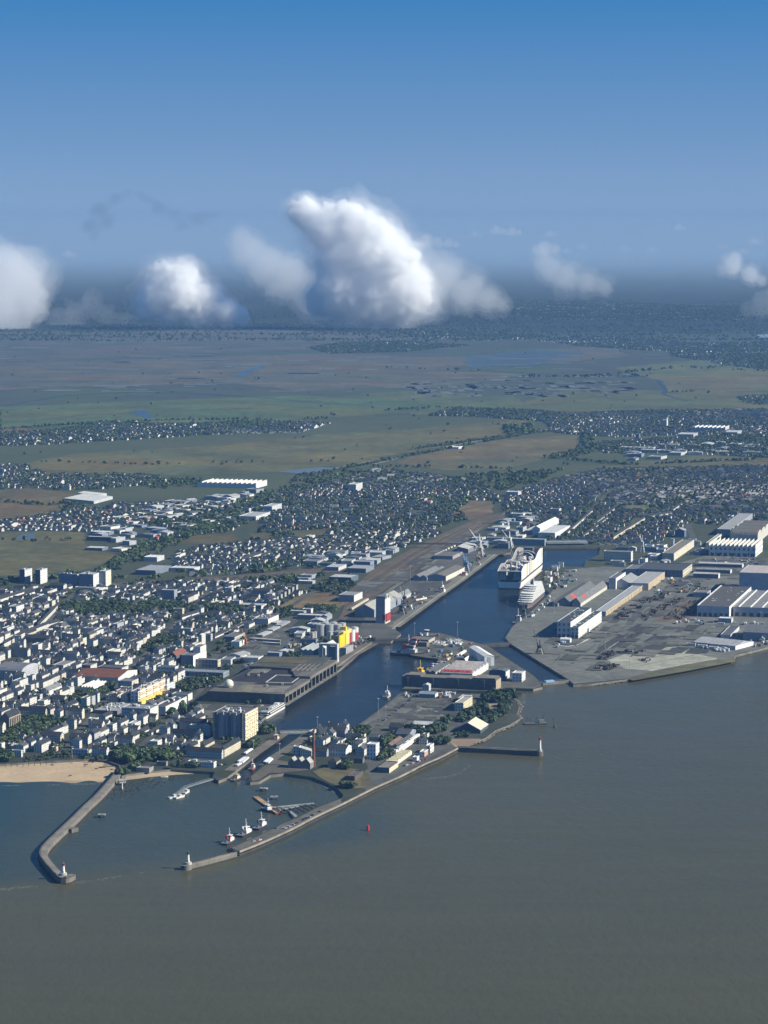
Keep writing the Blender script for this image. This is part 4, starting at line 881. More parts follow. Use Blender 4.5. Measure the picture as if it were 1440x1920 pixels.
# ================================================================= BUILDINGS
def roof_faces(b, w, d, h, roof, rh, wall, rc, ridge='y', teeth=4, wm='facade', rm='roofing', ov=.5, cx=0., cy=0., wb=None):
    """roof on the rectangle centred at cx, cy; wall triangles go into wb"""
    x0, x1, y0, y1 = cx - w / 2, cx + w / 2, cy - d / 2, cy + d / 2; wb = wb or b
    if roof == 'flat':
        p = min(.4, w / 8); pz = h + .9
        o = [(x0, y0), (x1, y0), (x1, y1), (x0, y1)]; i = [(x0 + p, y0 + p), (x1 - p, y0 + p), (x1 - p, y1 - p), (x0 + p, y1 - p)]
        for k in range(4):
            j = (k + 1) % 4
            wb.face([(*o[k], h), (*o[j], h), (*o[j], pz), (*o[k], pz)], wall, 'plain'); wb.face([(*o[k], pz), (*o[j], pz), (*i[j], pz), (*i[k], pz)], wall, 'plain'); wb.face([(*i[j], h), (*i[k], h), (*i[k], pz), (*i[j], pz)], wall, 'plain')
        b.face([(*q, h) for q in i], rc, rm)
    elif roof in ('gable', 'hip'):
        a = ov; hip = (min(w, d) * .45 if roof == 'hip' else 0)
        if ridge == 'y':
            r0, r1 = (cx, y0 - (a if not hip else -hip)), (cx, y1 + (a if not hip else -hip)); ya, yb = y0 - a, y1 + a; xa, xb = x0 - a, x1 + a; e = h - rh * a / (w / 2)
            b.face([(xb, ya, e), (xb, yb, e), (*r1, h + rh), (*r0, h + rh)], rc, rm); b.face([(xa, yb, e), (xa, ya, e), (*r0, h + rh), (*r1, h + rh)], rc, rm)
            if hip: b.face([(xa, ya, e), (xb, ya, e), (*r0, h + rh)], rc, rm); b.face([(xb, yb, e), (xa, yb, e), (*r1, h + rh)], rc, rm)
            else:
                wb.face([(x0, y0, h), (x1, y0, h), (cx, y0, h + rh - .03)], wall, 'plain'); wb.face([(x1, y1, h), (x0, y1, h), (cx, y1, h + rh - .03)], wall, 'plain')
        else:
            r0, r1 = (x0 - (a if not hip else -hip), cy), (x1 + (a if not hip else -hip), cy); ya, yb = y0 - a, y1 + a; xa, xb = x0 - a, x1 + a; e = h - rh * a / (d / 2)
            b.face([(xa, ya, e), (xb, ya, e), (*r1, h + rh), (*r0, h + rh)], rc, rm); b.face([(xb, yb, e), (xa, yb, e), (*r0, h + rh), (*r1, h + rh)], rc, rm)
            if hip: b.face([(xb, ya, e), (xb, yb, e), (*r1, h + rh)], rc, rm); b.face([(xa, yb, e), (xa, ya, e), (*r0, h + rh)], rc, rm)
            else:
                wb.face([(x1, y0, h), (x1, y1, h), (x1, cy, h + rh - .03)], wall, 'plain'); wb.face([(x0, y1, h), (x0, y0, h), (x0, cy, h + rh - .03)], wall, 'plain')
    elif roof in ('saw', 'multi', 'barrel'):
        n = teeth; L = d if ridge == 'x' else w
        for k in range(n):
            a0, a1 = -L / 2 + L * k / n, -L / 2 + L * (k + 1) / n
            if roof == 'saw': prof = [(a0, 0), (a0 + .3, rh), (a1, 0)] if ridge == 'x' else [(a0, 0), (a1 - .3, rh), (a1, 0)]
            elif roof == 'multi': prof = [(a0, 0), ((a0 + a1) / 2, rh), (a1, 0)]
            else: prof = [(a0 + (a1 - a0) * (1 - math.cos(t * math.pi / 6)) / 2, rh * math.sin(t * math.pi / 6)) for t in range(7)]
            for (p, za), (q, zb) in zip(prof[:-1], prof[1:]):
                steep = roof == 'saw' and abs(q - p) < 1
                c = (.1, .12, .14) if steep and ridge == 'x' else (WHITE if steep else rc); mm = 'glass' if steep and ridge == 'x' else rm
                if ridge == 'x': b.face([(x0 - .2, cy + p, h + za), (x1 + .2, cy + p, h + za), (x1 + .2, cy + q, h + zb), (x0 - .2, cy + q, h + zb)], c, mm)
                else: b.face([(cx + p, y1 + .2, h + za), (cx + p, y0 - .2, h + za), (cx + q, y0 - .2, h + zb), (cx + q, y1 + .2, h + zb)], c, mm)
            if ridge == 'x':
                for xx, rev in ((x1, False), (x0, True)):
                    q = [(xx, cy + p, h + z - .02) for p, z in prof]; wb.face(q[::-1] if not rev else q, wall, 'plain')
            else:
                for yy, rev in ((y0, False), (y1, True)):
                    q = [(cx + p, yy, h + z - .02) for p, z in prof]; wb.face(q[::-1] if not rev else q, wall, 'plain')
    elif roof == 'mono':
        b.face([(x0 - .3, y0 - .3, h + rh), (x1 + .3, y0 - .3, h), (x1 + .3, y1 + .3, h), (x0 - .3, y1 + .3, h + rh)], rc, rm)
        wb.face([(x0, y0, h), (x1, y0, h), (x0, y0, h + rh - .03)], wall, 'plain'); wb.face([(x1, y1, h), (x0, y1, h), (x0, y1, h + rh - .03)], wall, 'plain'); wb.face([(x0, y1, h), (x0, y0, h), (x0, y0, h + rh - .03), (x0, y1, h + rh - .03)], wall, 'plain')
def fit(win, A, B, C, th, z=Q):
    e2, e1 = axes(th); uB, vB = win(*B); Bp = G(uB, vB, z); uA = win(*A)[0]; uC, vC = win(*C)
    k = (uA - 720) / F; zc = Bp.y * CP + (H - z) * SP
    wd = max(3., (Bp.x - k * zc) / (e2.x - k * e2.y * CP)); best = (1e9, 5)
    for i in range(6, 1000):
        d = i * .5; p = Vector((Bp.x + e1.x * d, Bp.y + e1.y * d, z)); u, v = PROJ(p); er = (u - uC) ** 2 + (v - vC) ** 2
        if er < best[0]: best = (er, d)
    return Bp, wd, best[1], zc, e2, e1
HERO = []
def bd(label, win, A, B, C, top, roof='flat', wall=WHITE, rc=(.16, .165, .17), name='warehouse', cat=None, th=TH, wn=True, ws=1., rh=3., doors=0, teeth=4, ridge='y', front=None, z=Q, occv=8, group=None, side=None, sky=0, plant=0):
    if th is None: d_ = G(*win(*C)) - G(*win(*B)); th = math.atan2(d_.y, d_.x)
    Bp, wd, dp, zc, e2, e1 = fit(win, A, B, C, th, z)
    h = (B[1] - top) / win.s * zc / (F * CP) if top > 0 else -top
    if top > 0 and roof in ('gable', 'multi', 'saw', 'barrel') : pass
    c = Vector((Bp.x, Bp.y)) - e2 * wd / 2 + e1 * dp / 2
    o = thing(name, label, cat or name.replace('_', ' '), (c.x, c.y, z), th - math.pi / 2, group)
    b = MB(); X, Y = wd / 2, dp / 2; q = [(-X, -Y), (X, -Y), (X, Y), (-X, Y)]; fc = [front or wall, side or wall, wall, wall]  # fronts often toned blue-grey for shade, sides paler for sun
    for i in range(4): b.wall(q[i], q[(i + 1) % 4], -.5 if z == Q else 0, h, fc[i], 'facade' if wn else 'plain', wn, ws)
    r = MB(); roof_faces(r, wd, dp, h, roof, rh, wall, rc, ridge, teeth, wb=b)
    b.build('wall', o); ro = r.build('roof', o)
    for i in range(doors):                                  # loading doors along the front and the long side
        x = -X + wd * (i + .5) / doors; s = min(3.2, wd / doors * .32); b = MB()
        b.box(x - s, x + s, -Y - .12, -Y + .1, 0, min(h * .55, 6.5), (.07, .08, .09), 'paint'); b.build('door', o)
    r = random.Random(zlib.crc32(label.encode()))
    for i in range(sky):                                    # skylights / roof plant standing on flat or shallow roofs
        x, y = r.uniform(-.8, .8) * X, r.uniform(-.85, .85) * Y; s = r.uniform(.8, 1.8); b = MB()
        zz = h + (rh * (1 - abs(x) / X) if roof == 'gable' and ridge == 'y' else rh * (1 - abs(y) / Y) if roof == 'gable' else 0)
        b.box(x - s, x + s, y - s * 1.6, y + s * 1.6, zz - .3, zz + .5, (.5, .53, .55), 'paint'); b.build('skylight', ro)
    for i in range(plant):
        x, y = r.uniform(-.75, .75) * X, r.uniform(-.85, .85) * Y; s = r.uniform(1, 2.2); b = MB()
        b.box(x - s, x + s, y - s, y + s, h, h + r.uniform(1.2, 3), r.choice([(.5, .5, .48), (.3, .3, .3), (.65, .64, .6)]), 'plain'); b.build('roof_plant', ro)
    m = 3
    P = [Vector((c.x, c.y)) + e2 * sx_ * (X + m) + e1 * sy_ * (Y + m) for sx_, sy_ in ((-1, -1), (1, -1), (1, 1), (-1, 1))]
    if occv: mark(P, occv)
    HERO.append((label, c.x, c.y)); LM.append((label, c.x, c.y)); return o, wd, dp, h
# ---- the concrete submarine bunker on the basin
Bp, _, _, zc, e2, e1 = fit(SB, (20, 565), (835, 583), (1305, 290), TH); Cp = G(*SB(1305, 290)); LB = (Cp - Bp).length; e1 = Vector((Cp.x - Bp.x, Cp.y - Bp.y)).normalized(); e2 = Vector((e1.y, -e1.x)); thB = math.atan2(e1.y, e1.x)
Ap = G(*SB(15, 566)); WB = -(Vector((Ap.x - Bp.x, Ap.y - Bp.y)).dot(e2))
o = thing('submarine_bunker', 'massive low concrete submarine bunker with pillared pens along the basin', 'bunker', (Bp.x, Bp.y, Q), thB - math.pi / 2)
H1, H2, SPL = 15.0, 18.5, LB * .46
CB = (.15, .14, .125)
b = MB(); sl = WB * .13                                     # the landward end slopes down as a ramp
b.prism([(-WB + sl, 0), (-22, 0), (-22, SPL), (-46, 196), (-WB + sl, 200)], -.5, H1, CB, 'concrete', (.13, .12, .105)); b.prism([(-WB + sl, 200.02), (-46, 196.02), (-22, SPL + .02), (-22, LB), (-WB + sl, LB)], -.5, H2, CB, 'concrete', (.12, .11, .09))
b.face([(-WB, 0, 0), (-WB + sl, 0, -.5), (-WB + sl, 0, H1)], CB, 'concrete'); b.face([(-WB, SPL, 0), (-WB, 0, 0), (-WB + sl, 0, H1), (-WB + sl, SPL, H1)], CB, 'concrete'); b.build('wall', o)
for y0, y1, hh in ((0, SPL, H1), (SPL + .1, LB, H2)):
    b = MB(); b.box(-22, .6, y0, y1, hh - 4.6, hh - .03, (.21, .19, .16), 'concrete', (.15, .14, .12), bottom=True); b.build('fascia', o)
b = MB(); b.box(-22.2, -21.98, .5, LB - .5, -2, H1 - 5, (.03, .03, .032), 'plain'); b.build('pen_back_wall', o)  # near-black sheet painting the gloom inside the pens
for k in range(15):
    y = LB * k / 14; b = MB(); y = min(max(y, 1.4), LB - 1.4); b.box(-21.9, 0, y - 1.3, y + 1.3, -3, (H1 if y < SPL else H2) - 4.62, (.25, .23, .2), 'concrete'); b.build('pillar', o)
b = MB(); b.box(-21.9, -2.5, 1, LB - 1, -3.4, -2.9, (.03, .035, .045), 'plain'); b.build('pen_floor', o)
M3 = (Matrix.Translation((Bp.x, Bp.y, Q)) @ Matrix.Rotation(thB - math.pi / 2, 4, 'Z')).inverted()
def roofpoly(pts, z0, z1, tint, name='roof_slab', mat='concrete', par=o, frame=0.):
    P = [(M3 @ G(*SB(*q), Q + z0)) for q in pts]; b = MB(); b.prism([(p.x, p.y) for p in P], z0 + .02, z1, tint, mat); ob = b.build(name, par)
    return ob
roofpoly([(345, 362), (500, 268), (930, 258), (985, 268), (900, 312), (740, 322), (620, 382), (420, 372)], H1, H1 + .35, (.03, .03, .034)); roofpoly([(560, 395), (760, 318), (1010, 322), (900, 408), (780, 410)], H1, H1 + .5, (.03, .03, .035))  # near-black slabs paint the shade of hollow roof pits
for a_, c_ in (((662, 388), (758, 322)), ((758, 322), (985, 326)), ((662, 388), (895, 392)), ((895, 392), (985, 326))):
    p, q = M3 @ G(*SB(*a_), Q + H1), M3 @ G(*SB(*c_), Q + H1); b = MB(); b.bar((p.x, p.y, H1 + .8), (q.x, q.y, H1 + .8), .9, (.3, .29, .27)); b.build('roof_beam', o)
roofpoly([(385, 470), (450, 405), (700, 412), (610, 478)], H1, H1 + .5, (.17, .155, .12)); roofpoly([(440, 466), (490, 410), (560, 412), (510, 470)], H1 + .5, H1 + .8, (.24, .21, .14)); roofpoly([(630, 474), (730, 415), (890, 412), (810, 472)], H1, H1 + .6, (.2, .185, .16))
roofpoly([(500, 300), (560, 262), (720, 262), (660, 300)], H1 + .4, H1 + .9, (.2, .19, .165)); roofpoly([(520, 240), (640, 150), (1260, 158), (1140, 250)], H2, H2 + .6, (.085, .083, .065)); roofpoly([(600, 205), (660, 160), (1060, 165), (1000, 210)], H2 + .6, H2 + 1.2, (.06, .065, .04), mat='grassland')
for k in range(5): roofpoly([(890 + k * 42, 300), (975 + k * 42, 240), (990 + k * 42, 240), (905 + k * 42, 300)], H1 + .1, H2 + 1.0, (.2, .185, .16), 'roof_beam')
for q in ((505, 325), (640, 300), (670, 422), (810, 405), (595, 330)): roofpoly([(q[0] - 10, q[1]), (q[0] - 2, q[1] - 10), (q[0] + 14, q[1] - 10), (q[0] + 8, q[1])], H1 + .5, H1 + 3, (.3, .29, .26), 'roof_hut')
mark([Vector((Bp.x, Bp.y)) + e2 * x + e1 * y for x, y in ((-WB - 4, -4), (6, -4), (6, LB + 4), (-WB - 4, LB + 4))], 8); LM.append(('submarine bunker', Bp.x - WB / 2, Bp.y + LB / 2))
p = G(*SB(330, 425), Q + H1); o = thing('radome', 'pale cream radar dome standing on the bunker roof', 'dome', (p.x, p.y, Q + H1 + .04))
b = MB(); b.cyl(0, 0, 5.6, 0, 2, (.4, .38, .33), 'concrete', 18); b.build('plinth', o)
b = MB(); b.dome(0, 0, 7.0, 4.4, (.6, .57, .45), n=22, k=8, lo=-.35); b.build('dome', o)
p, a, d = heading(SB, 1010, 475, 1050, 455); launch(p, a, 16, 'small red launch moored under the bunker pens', hc=(.4, .05, .05))
# ---- tower block
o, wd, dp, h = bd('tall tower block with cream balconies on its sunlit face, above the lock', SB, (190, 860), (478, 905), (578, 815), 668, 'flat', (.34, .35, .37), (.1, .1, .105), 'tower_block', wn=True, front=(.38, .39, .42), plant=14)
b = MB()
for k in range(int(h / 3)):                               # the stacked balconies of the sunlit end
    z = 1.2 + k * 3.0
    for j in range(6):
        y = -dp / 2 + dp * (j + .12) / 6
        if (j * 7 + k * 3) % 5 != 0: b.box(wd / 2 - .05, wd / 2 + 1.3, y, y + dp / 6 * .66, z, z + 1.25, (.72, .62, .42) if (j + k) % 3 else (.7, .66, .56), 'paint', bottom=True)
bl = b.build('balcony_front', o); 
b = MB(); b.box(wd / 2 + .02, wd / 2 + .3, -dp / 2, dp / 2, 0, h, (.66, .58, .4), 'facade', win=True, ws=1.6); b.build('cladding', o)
for j in range(5):
    x = -wd / 2 + wd * (j + .35) / 5; b = MB(); b.box(x, x + 3.2, -dp / 2 - 2.2, -dp / 2 + .05, -.5, h + 2.2, (.42, .43, .45) if j % 2 else (.14, .15, .17), 'facade', win=True); b.build('stair_bay', o)
# ---- buildings about the lock and the old port quarter
bd('white end-gabled apartment row above the small beach, facing the lock', L5, (790, 490), (1175, 500), (1193, 486), 415, 'gable', (.5, .51, .53), SLATE, 'apartment_row', rh=4, ridge='x')
bd('cream sunlit wing running inland from the white row by the lock', L5, (1163, 478), (1205, 482), (1385, 370), 385, 'gable', CREAM, SLATE, 'apartment_row', rh=4)
bd('long low white harbour office beside the small beach', L5, (790, 600), (1085, 602), (1112, 580), 545, 'flat', (.66, .66, .66), (.2, .2, .2), 'harbour_office', sky=0, plant=4)
bd('long apartment row behind the dark park trees by the beach', L5, (300, 440), (660, 445), (700, 425), 395, 'gable', (.45, .46, .5), SLATE, 'apartment_row', rh=4, ridge='x')
bd('white slab of flats ending in a bright gable, three rows up from the small beach', L5, (690, 420), (740, 412), (910, 310), 370, 'gable', WHITE, SLATE, 'apartment_row', rh=4)
bd('cream slab of flats between the tower block and the harbour office', L5, (930, 390), (985, 385), (1095, 325), 345, 'gable', CREAM, SLATE, 'apartment_row', rh=4)
bd('grey-fronted flats with dark roofs at the foot of the tower block', L5, (620, 265), (900, 275), (910, 262), 205, 'gable', (.42, .43, .47), SLATE, 'apartment_row', rh=4, ridge='x')
bd('long dark flats with a thin white gable end beside the car park', L5, (700, 185), (1000, 190), (1022, 170), 85, 'gable', (.36, .38, .43), SLATE, 'apartment_row', rh=4, ridge='x', side=WHITE)
bd('brick-red end-walled terrace behind the beach park', L5, (420, 345), (490, 350), (575, 290), 290, 'gable', WHITE, SLATE, 'apartment_row', rh=4, front=(.4, .24, .17))
bd('bright stepped white terrace on the street behind the beach', L5, (345, 225), (385, 235), (500, 160), 195, 'gable', WHITE, SLATE, 'apartment_row', rh=3)
bd('long white street of flats running inland from the promenade', L5, (145, 300), (165, 300), (340, 160), 245, 'gable', WHITE, SLATE, 'apartment_row', rh=4)
bd('low beach pavilion with grey roof in the dark pines', L5, (215, 645), (360, 650), (395, 600), 610, 'flat', (.3, .29, .27), (.2, .2, .2), 'beach_pavilion')
bd('small pale-roofed shelter beside the beach pavilion', L5, (440, 575), (550, 580), (560, 555), 540, 'flat', (.3, .3, .28), (.42, .41, .38), 'beach_shelter')
bd('round-cornered kiosk roof at the head of the promenade street', L5, (130, 435), (210, 440), (250, 410), 405, 'flat', (.15, .15, .16), (.33, .33, .34), 'kiosk')
bd('white glazed pavilion on the promenade above the sand', L4, (808, 575), (975, 580), (985, 560), 520, 'flat', (.55, .56, .6), (.08, .085, .1), 'promenade_pavilion', ws=1.2)
bd('dark flat-roofed beach restaurant beside the promenade ramp', L4, (1120, 570), (1250, 575), (1300, 530), 540, 'flat', (.2, .2, .21), (.3, .31, .33), 'restaurant')
bd('white house with open balcony floors above the beach end', L4, (130, 590), (240, 600), (255, 585), 530, 'flat', (.6, .6, .6), (.7, .69, .66), 'villa', ws=1.1)
bd('cream sunlit terrace running back from the promenade corner', L4, (985, 530), (1000, 555), (1115, 470), 505, 'gable', CREAM, SLATE, 'apartment_row', rh=4)
bd('white-gabled flats behind the promenade pavilion', L4, (780, 450), (990, 455), (1025, 420), 375, 'gable', (.42, .44, .5), SLATE, 'apartment_row', rh=4, ridge='x', side=WHITE)
bd('white-gabled flats next along the promenade, behind a row of garden trees', L4, (455, 430), (680, 440), (715, 410), 355, 'gable', (.42, .44, .5), SLATE, 'apartment_row', rh=4, ridge='x', side=CREAM)
bd('grey flats facing the wooded square', L4, (215, 160), (510, 165), (525, 140), 75, 'gable', (.42, .45, .52), SLATE, 'apartment_row', rh=4, ridge='x', side=(.5, .46, .4))
o, wd, dp, h = bd('brown stone church with tall columned flank beside the wooded square', L4, (10, 290), (105, 300), (215, 220), 150, 'gable', (.24, .22, .2), SLATE, 'church', rh=7, side=(.4, .34, .26), wn=False)
for k in range(6):
    y = -dp / 2 + dp * (k + .5) / 6; b = MB(); b.box(wd / 2 - .05, wd / 2 + 1.8, y - 1, y + 1, -.5, h - 2, (.42, .36, .28), 'concrete'); b.build('buttress', o)
bd('long cream sunlit terrace at the picture edge above the church', L2, (10, 880), (25, 885), (255, 760), 850, 'gable', CREAM, SLATE, 'apartment_row', rh=4)
bd('white blocky hall with a big blank sunlit wall behind the church', L2, (460, 745), (550, 750), (695, 685), 690, 'gable', (.6, .6, .58), (.2, .2, .21), 'hall', rh=4, wn=False)
# shopping block, market, theatre
bd('shopping hall with red-brown roof and orange gateway', L2, (830, 600), (1330, 605), (1540, 500), 545, 'gable', (.6, .59, .57), (.16, .07, .045), 'shopping_hall', rh=5, ridge='x', wn=False)
bd('broad grey-vaulted market hall near the picture edge', L2, (-60, 580), (245, 580), (420, 480), 470, 'barrel', (.45, .46, .5), (.16, .17, .19), 'market_hall', rh=6, teeth=1, ridge='x')
bd('white flats with two bright end walls above the red-brown hall', L2, (590, 505), (715, 510), (860, 480), 410, 'flat', (.4, .37, .36), (.2, .2, .2), 'flats', side=WHITE)
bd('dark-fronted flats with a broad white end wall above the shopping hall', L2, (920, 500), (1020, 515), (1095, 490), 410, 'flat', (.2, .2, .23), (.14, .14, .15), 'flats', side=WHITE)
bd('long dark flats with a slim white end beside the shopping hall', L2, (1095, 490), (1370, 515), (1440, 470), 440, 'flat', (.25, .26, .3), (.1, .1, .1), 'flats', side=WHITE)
bd('low saw-roofed workshop behind the boulevard trees', L2, (890, 690), (1050, 715), (1180, 620), 660, 'saw', (.6, .6, .6), (.13, .14, .16), 'workshop', rh=3, teeth=5, wn=False)
o, wd, dp, h = bd('long apartment block with yellow base and rows of sunlit balconies', L3, (390, 610), (475, 615), (785, 480), 465, 'flat', (.55, .58, .64), (.2, .19, .18), 'apartment_block', side=(.7, .64, .52), ws=1.7, plant=12)
b = MB(); b.box(wd / 2 + .02, wd / 2 + 5, -dp / 2, dp / 2, -.5, 5.5, (.68, .52, .12), 'paint'); b.build('yellow_base', o)
for k in range(4):
    y = -dp / 2 + dp * (k + .5) / 4; b = MB()
    for f in range(5): b.box(wd / 2 - .05, wd / 2 + 1.6, y - dp * .09, y + dp * .09, 7 + f * 3.4, 8.3 + f * 3.4, (.72, .68, .58) if f % 2 else (.55, .38, .24), 'paint', bottom=True)
    b.build('balcony', o)
bd('white block of flats with patterned sunlit end, at the top of the yellow-based block', L3, (775, 470), (800, 480), (885, 425), 395, 'flat', (.6, .62, .66), (.2, .2, .2), 'flats', ws=1.4)
o, wd, dp, h = bd('long low flats with brown terraces and white balcony front', L3, (110, 525), (240, 570), (395, 480), 510, 'flat', (.62, .61, .58), (.2, .12, .09), 'flats', ws=1.3, plant=10)
bd('glass-fronted grey flats between the two balcony blocks', L3, (250, 470), (405, 470), (470, 420), 350, 'flat', (.36, .4, .45), (.2, .2, .2), 'flats', side=(.66, .58, .48), ws=1.3)
bd('wide flat-roofed car park deck with white rim', L3, (-20, 740), (240, 720), (430, 620), 685, 'flat', (.16, .17, .2), (.3, .3, .3), 'parking_deck', ws=2, plant=18)
bd('white-ended ten-storey flats beside the parking deck', L3, (290, 780), (610, 790), (700, 740), 660, 'flat', (.38, .41, .47), (.25, .25, .26), 'flats', side=(.76, .73, .65), ws=1.2, plant=6)
bd('low dark-roofed supermarket below the yellow-based block', L3, (660, 710), (785, 720), (1000, 560), 635, 'flat', (.62, .62, .6), (.085, .085, .09), 'supermarket', wn=False, plant=6)
bd('long dark flat-roofed annex beside the supermarket', L3, (850, 640), (1035, 570), (1085, 545), 500, 'flat', (.6, .6, .58), (.1, .1, .1), 'supermarket', wn=False)
o, wd, dp, h = bd('angular white theatre with tall blank stage tower', L3, (960, 210), (1095, 195), (1235, 110), 60, 'flat', (.22, .23, .26), (.13, .13, .15), 'theatre', side=(.78, .76, .7), wn=False)
b = MB(); b.box(-wd * .1, wd / 2 - .2, dp * .05, dp / 2 - .5, h, h + 9, (.74, .72, .66), 'plain', (.15, .15, .16)); b.build('stage_tower', o)
bd('old stone station wing with tall bays beside the white theatre', L3, (1110, 195), (1370, 195), (1400, 170), 110, 'flat', (.34, .33, .32), (.3, .29, .27), 'station_wing', side=CREAM, ws=1.6)
bd('orange-roofed hall behind the white theatre', L3, (860, 165), (905, 165), (1010, 90), 60, 'mono', (.12, .12, .15), (.22, .09, .065), 'hall', rh=6, wn=False)
bd('white-columned town office behind the trees near the theatre', L3, (690, 270), (890, 265), (920, 230), 190, 'flat', (.6, .62, .66), (.1, .1, .1), 'town_office', ws=1.5)
bd('long low station hall with slate-blue roof', L3, (920, 300), (1430, 310), (1480, 240), 255, 'flat', (.22, .25, .3), (.2, .23, .27), 'station_hall', ws=2)
bd('thin white canopy below the long station hall', L3, (990, 330), (1245, 335), (1255, 320), 310, 'flat', (.3, .33, .36), (.6, .62, .63), 'canopy', wn=False)
# high-rise estate at the edge of the meadow
bd('grey slab tower with white striped side, first of the pair by the meadow', L1, (220, 250), (280, 262), (358, 225), 115, 'flat', (.12, .15, .22), (.3, .3, .3), 'slab_tower', side=(.7, .7, .68), ws=1.5, plant=3)
bd('grey slab tower with white striped side, second of the pair by the meadow', L1, (398, 265), (455, 272), (530, 235), 115, 'flat', (.13, .16, .22), (.3, .3, .3), 'slab_tower', side=(.7, .7, .68), ws=1.5, plant=3)
bd('broad blue-grey hospital block beside the two slab towers', L1, (665, 305), (870, 305), (885, 270), 165, 'flat', (.25, .3, .4), (.45, .45, .45), 'hospital_block', ws=1.2, side=WHITE, plant=5)
bd('large blue-grey office block with white stepped end', L1, (890, 310), (1050, 320), (1115, 260), 165, 'flat', (.2, .24, .33), (.4, .4, .4), 'office_block', ws=1.2, side=(.68, .68, .66), plant=5)
bd('grey and cream block nearest the railway', L1, (1115, 290), (1190, 300), (1248, 270), 130, 'flat', (.3, .35, .42), (.4, .4, .4), 'office_block', ws=1.2, side=(.72, .68, .55), plant=3)
bd('low pale hall at the foot of the office blocks', L1, (840, 345), (1085, 350), (1110, 320), 318, 'flat', (.5, .5, .5), (.3, .29, .28), 'hall', wn=False)
bd('long sunlit white terrace climbing toward the slab towers', L1, (0, 470), (8, 475), (370, 340), 435, 'gable', (.72, .69, .62), SLATE, 'apartment_row', rh=3.5)
bd('second sunlit white terrace parallel to the first, nearer the hospital', L1, (270, 405), (290, 410), (548, 340), 380, 'gable', (.74, .72, .68), SLATE, 'apartment_row', rh=4)
bd('long grey flats with bright end below the hospital block', L1, (550, 345), (715, 350), (748, 325), 285, 'gable', (.24, .25, .3), SLATE, 'apartment_row', rh=3.5, ridge='x', side=WHITE)
bd('white-striped flats with open balconies on the western street', L1, (95, 610), (185, 615), (275, 595), 530, 'flat', (.45, .47, .5), (.2, .2, .2), 'flats', side=(.7, .69, .66), ws=1.4)
bd('row of sunlit white fronts along the curved boulevard', L1, (480, 760), (490, 770), (640, 620), 730, 'gable', WHITE, SLATE, 'apartment_row', rh=3.5, th=TH - .12)
bd('sunlit cream fronts at the lower end of the curved boulevard', L1, (285, 850), (300, 860), (400, 790), 825, 'gable', CREAM, SLATE, 'apartment_row', rh=3.5)
bd('tall white flats standing above the roofs near the boulevard foot', L2, (165, 165), (240, 170), (255, 155), 80, 'flat', WHITE, (.3, .3, .3), 'flats')
bd('long dark-fronted terrace below the boulevard', L2, (270, 170), (610, 165), (655, 130), 105, 'gable', (.2, .22, .28), SLATE, 'apartment_row', rh=4, ridge='x', side=WHITE)
bd('long grey terrace with many chimneys at the western side', L2, (5, 310), (310, 315), (340, 290), 240, 'gable', (.3, .33, .4), SLATE, 'apartment_row', rh=4, ridge='x', side=WHITE)
bd('grey terrace with dormers in the middle of the old town', L2, (395, 335), (680, 345), (720, 300), 275, 'gable', (.34, .37, .44), SLATE, 'apartment_row', rh=4, ridge='x', side=CREAM)
bd('grey four-storey terrace beside a red-roofed house', L2, (880, 335), (1190, 310), (1210, 290), 255, 'gable', (.34, .36, .42), SLATE, 'apartment_row', rh=4, ridge='x', side=WHITE)
bd('red-roofed house standing out among slate roofs', L2, (1060, 355), (1130, 355), (1160, 330), 320, 'gable', WHITE, (.22, .05, .05), 'house', rh=3, ridge='x')
bd('red-roofed house with cream gable near the picture edge', L2, (45, 430), (120, 430), (155, 400), 385, 'gable', CREAM, (.24, .07, .06), 'house', rh=3, ridge='x')
bd('cluster of white balcony flats beside the bus yard', L6, (800, 790), (860, 790), (910, 765), 735, 'flat', (.66, .65, .62), (.3, .3, .3), 'flats')
bd('slim twin white tower flats with striped sides beside the bus yard', L6, (925, 780), (950, 782), (990, 755), 665, 'flat', WHITE, (.3, .3, .3), 'flats', ws=1.2)
bd('pair of grey rounded flats in the trees mid town', L6, (640, 610), (700, 612), (715, 600), 535, 'flat', (.34, .36, .4), (.3, .3, .3), 'flats')
bd('stepped grey glass flats above the boulevard gardens', L6, (495, 290), (640, 265), (670, 240), 165, 'flat', (.3, .33, .38), (.4, .4, .4), 'flats', ws=1.2)
bd('long white row of low fronts along the street to the bus yard', L6, (1095, 690), (1100, 700), (1440, 480), 675, 'gable', (.74, .72, .68), SLATE, 'apartment_row', rh=3)
# silos and the grain quay
Bp, _, _, zc, e2, e1 = fit(W7, (480, 665), (560, 690), (845, 565), TH)
o = thing('grain_silo', 'bright yellow fluted grain silo block beside the quay, with a taller hoist tower', 'silo', (Bp.x, Bp.y, Q), TH - math.pi / 2)
def flute(y0, y1, h, tint, name, n):
    b = MB(); b.box(-15, -2.6, y0, y1, -.5, h, (.3, .29, .27) if tint[0] < .7 else (.34, .27, .1), 'plain', (.25, .25, .24))  # body darker than its bins: the front's shade put into the colour
    for k in range(n): b.cyl(-2.7, y0 + (y1 - y0) * (k + .5) / n, (y1 - y0) / n / 2, -.5, h, tint, 'paint', 12)
    return b.build(name, o)
flute(0, 30, 20, (.78, .52, .03), 'yellow_bins', 5); b = MB(); b.box(-9, .4, 30.2, 37, -.5, 30, (.78, .55, .06), 'paint'); b.box(-9, .2, 18, 30, 20, 24, (.74, .55, .1), 'paint'); b.build('hoist_tower', o)
flute(37.2, 66, 23, (.7, .56, .2), 'pale_bins', 5); b = MB(); b.box(-.3, .32, 55, 65.5, 0, 17, RED, 'paint'); b.build('red_panel', o)
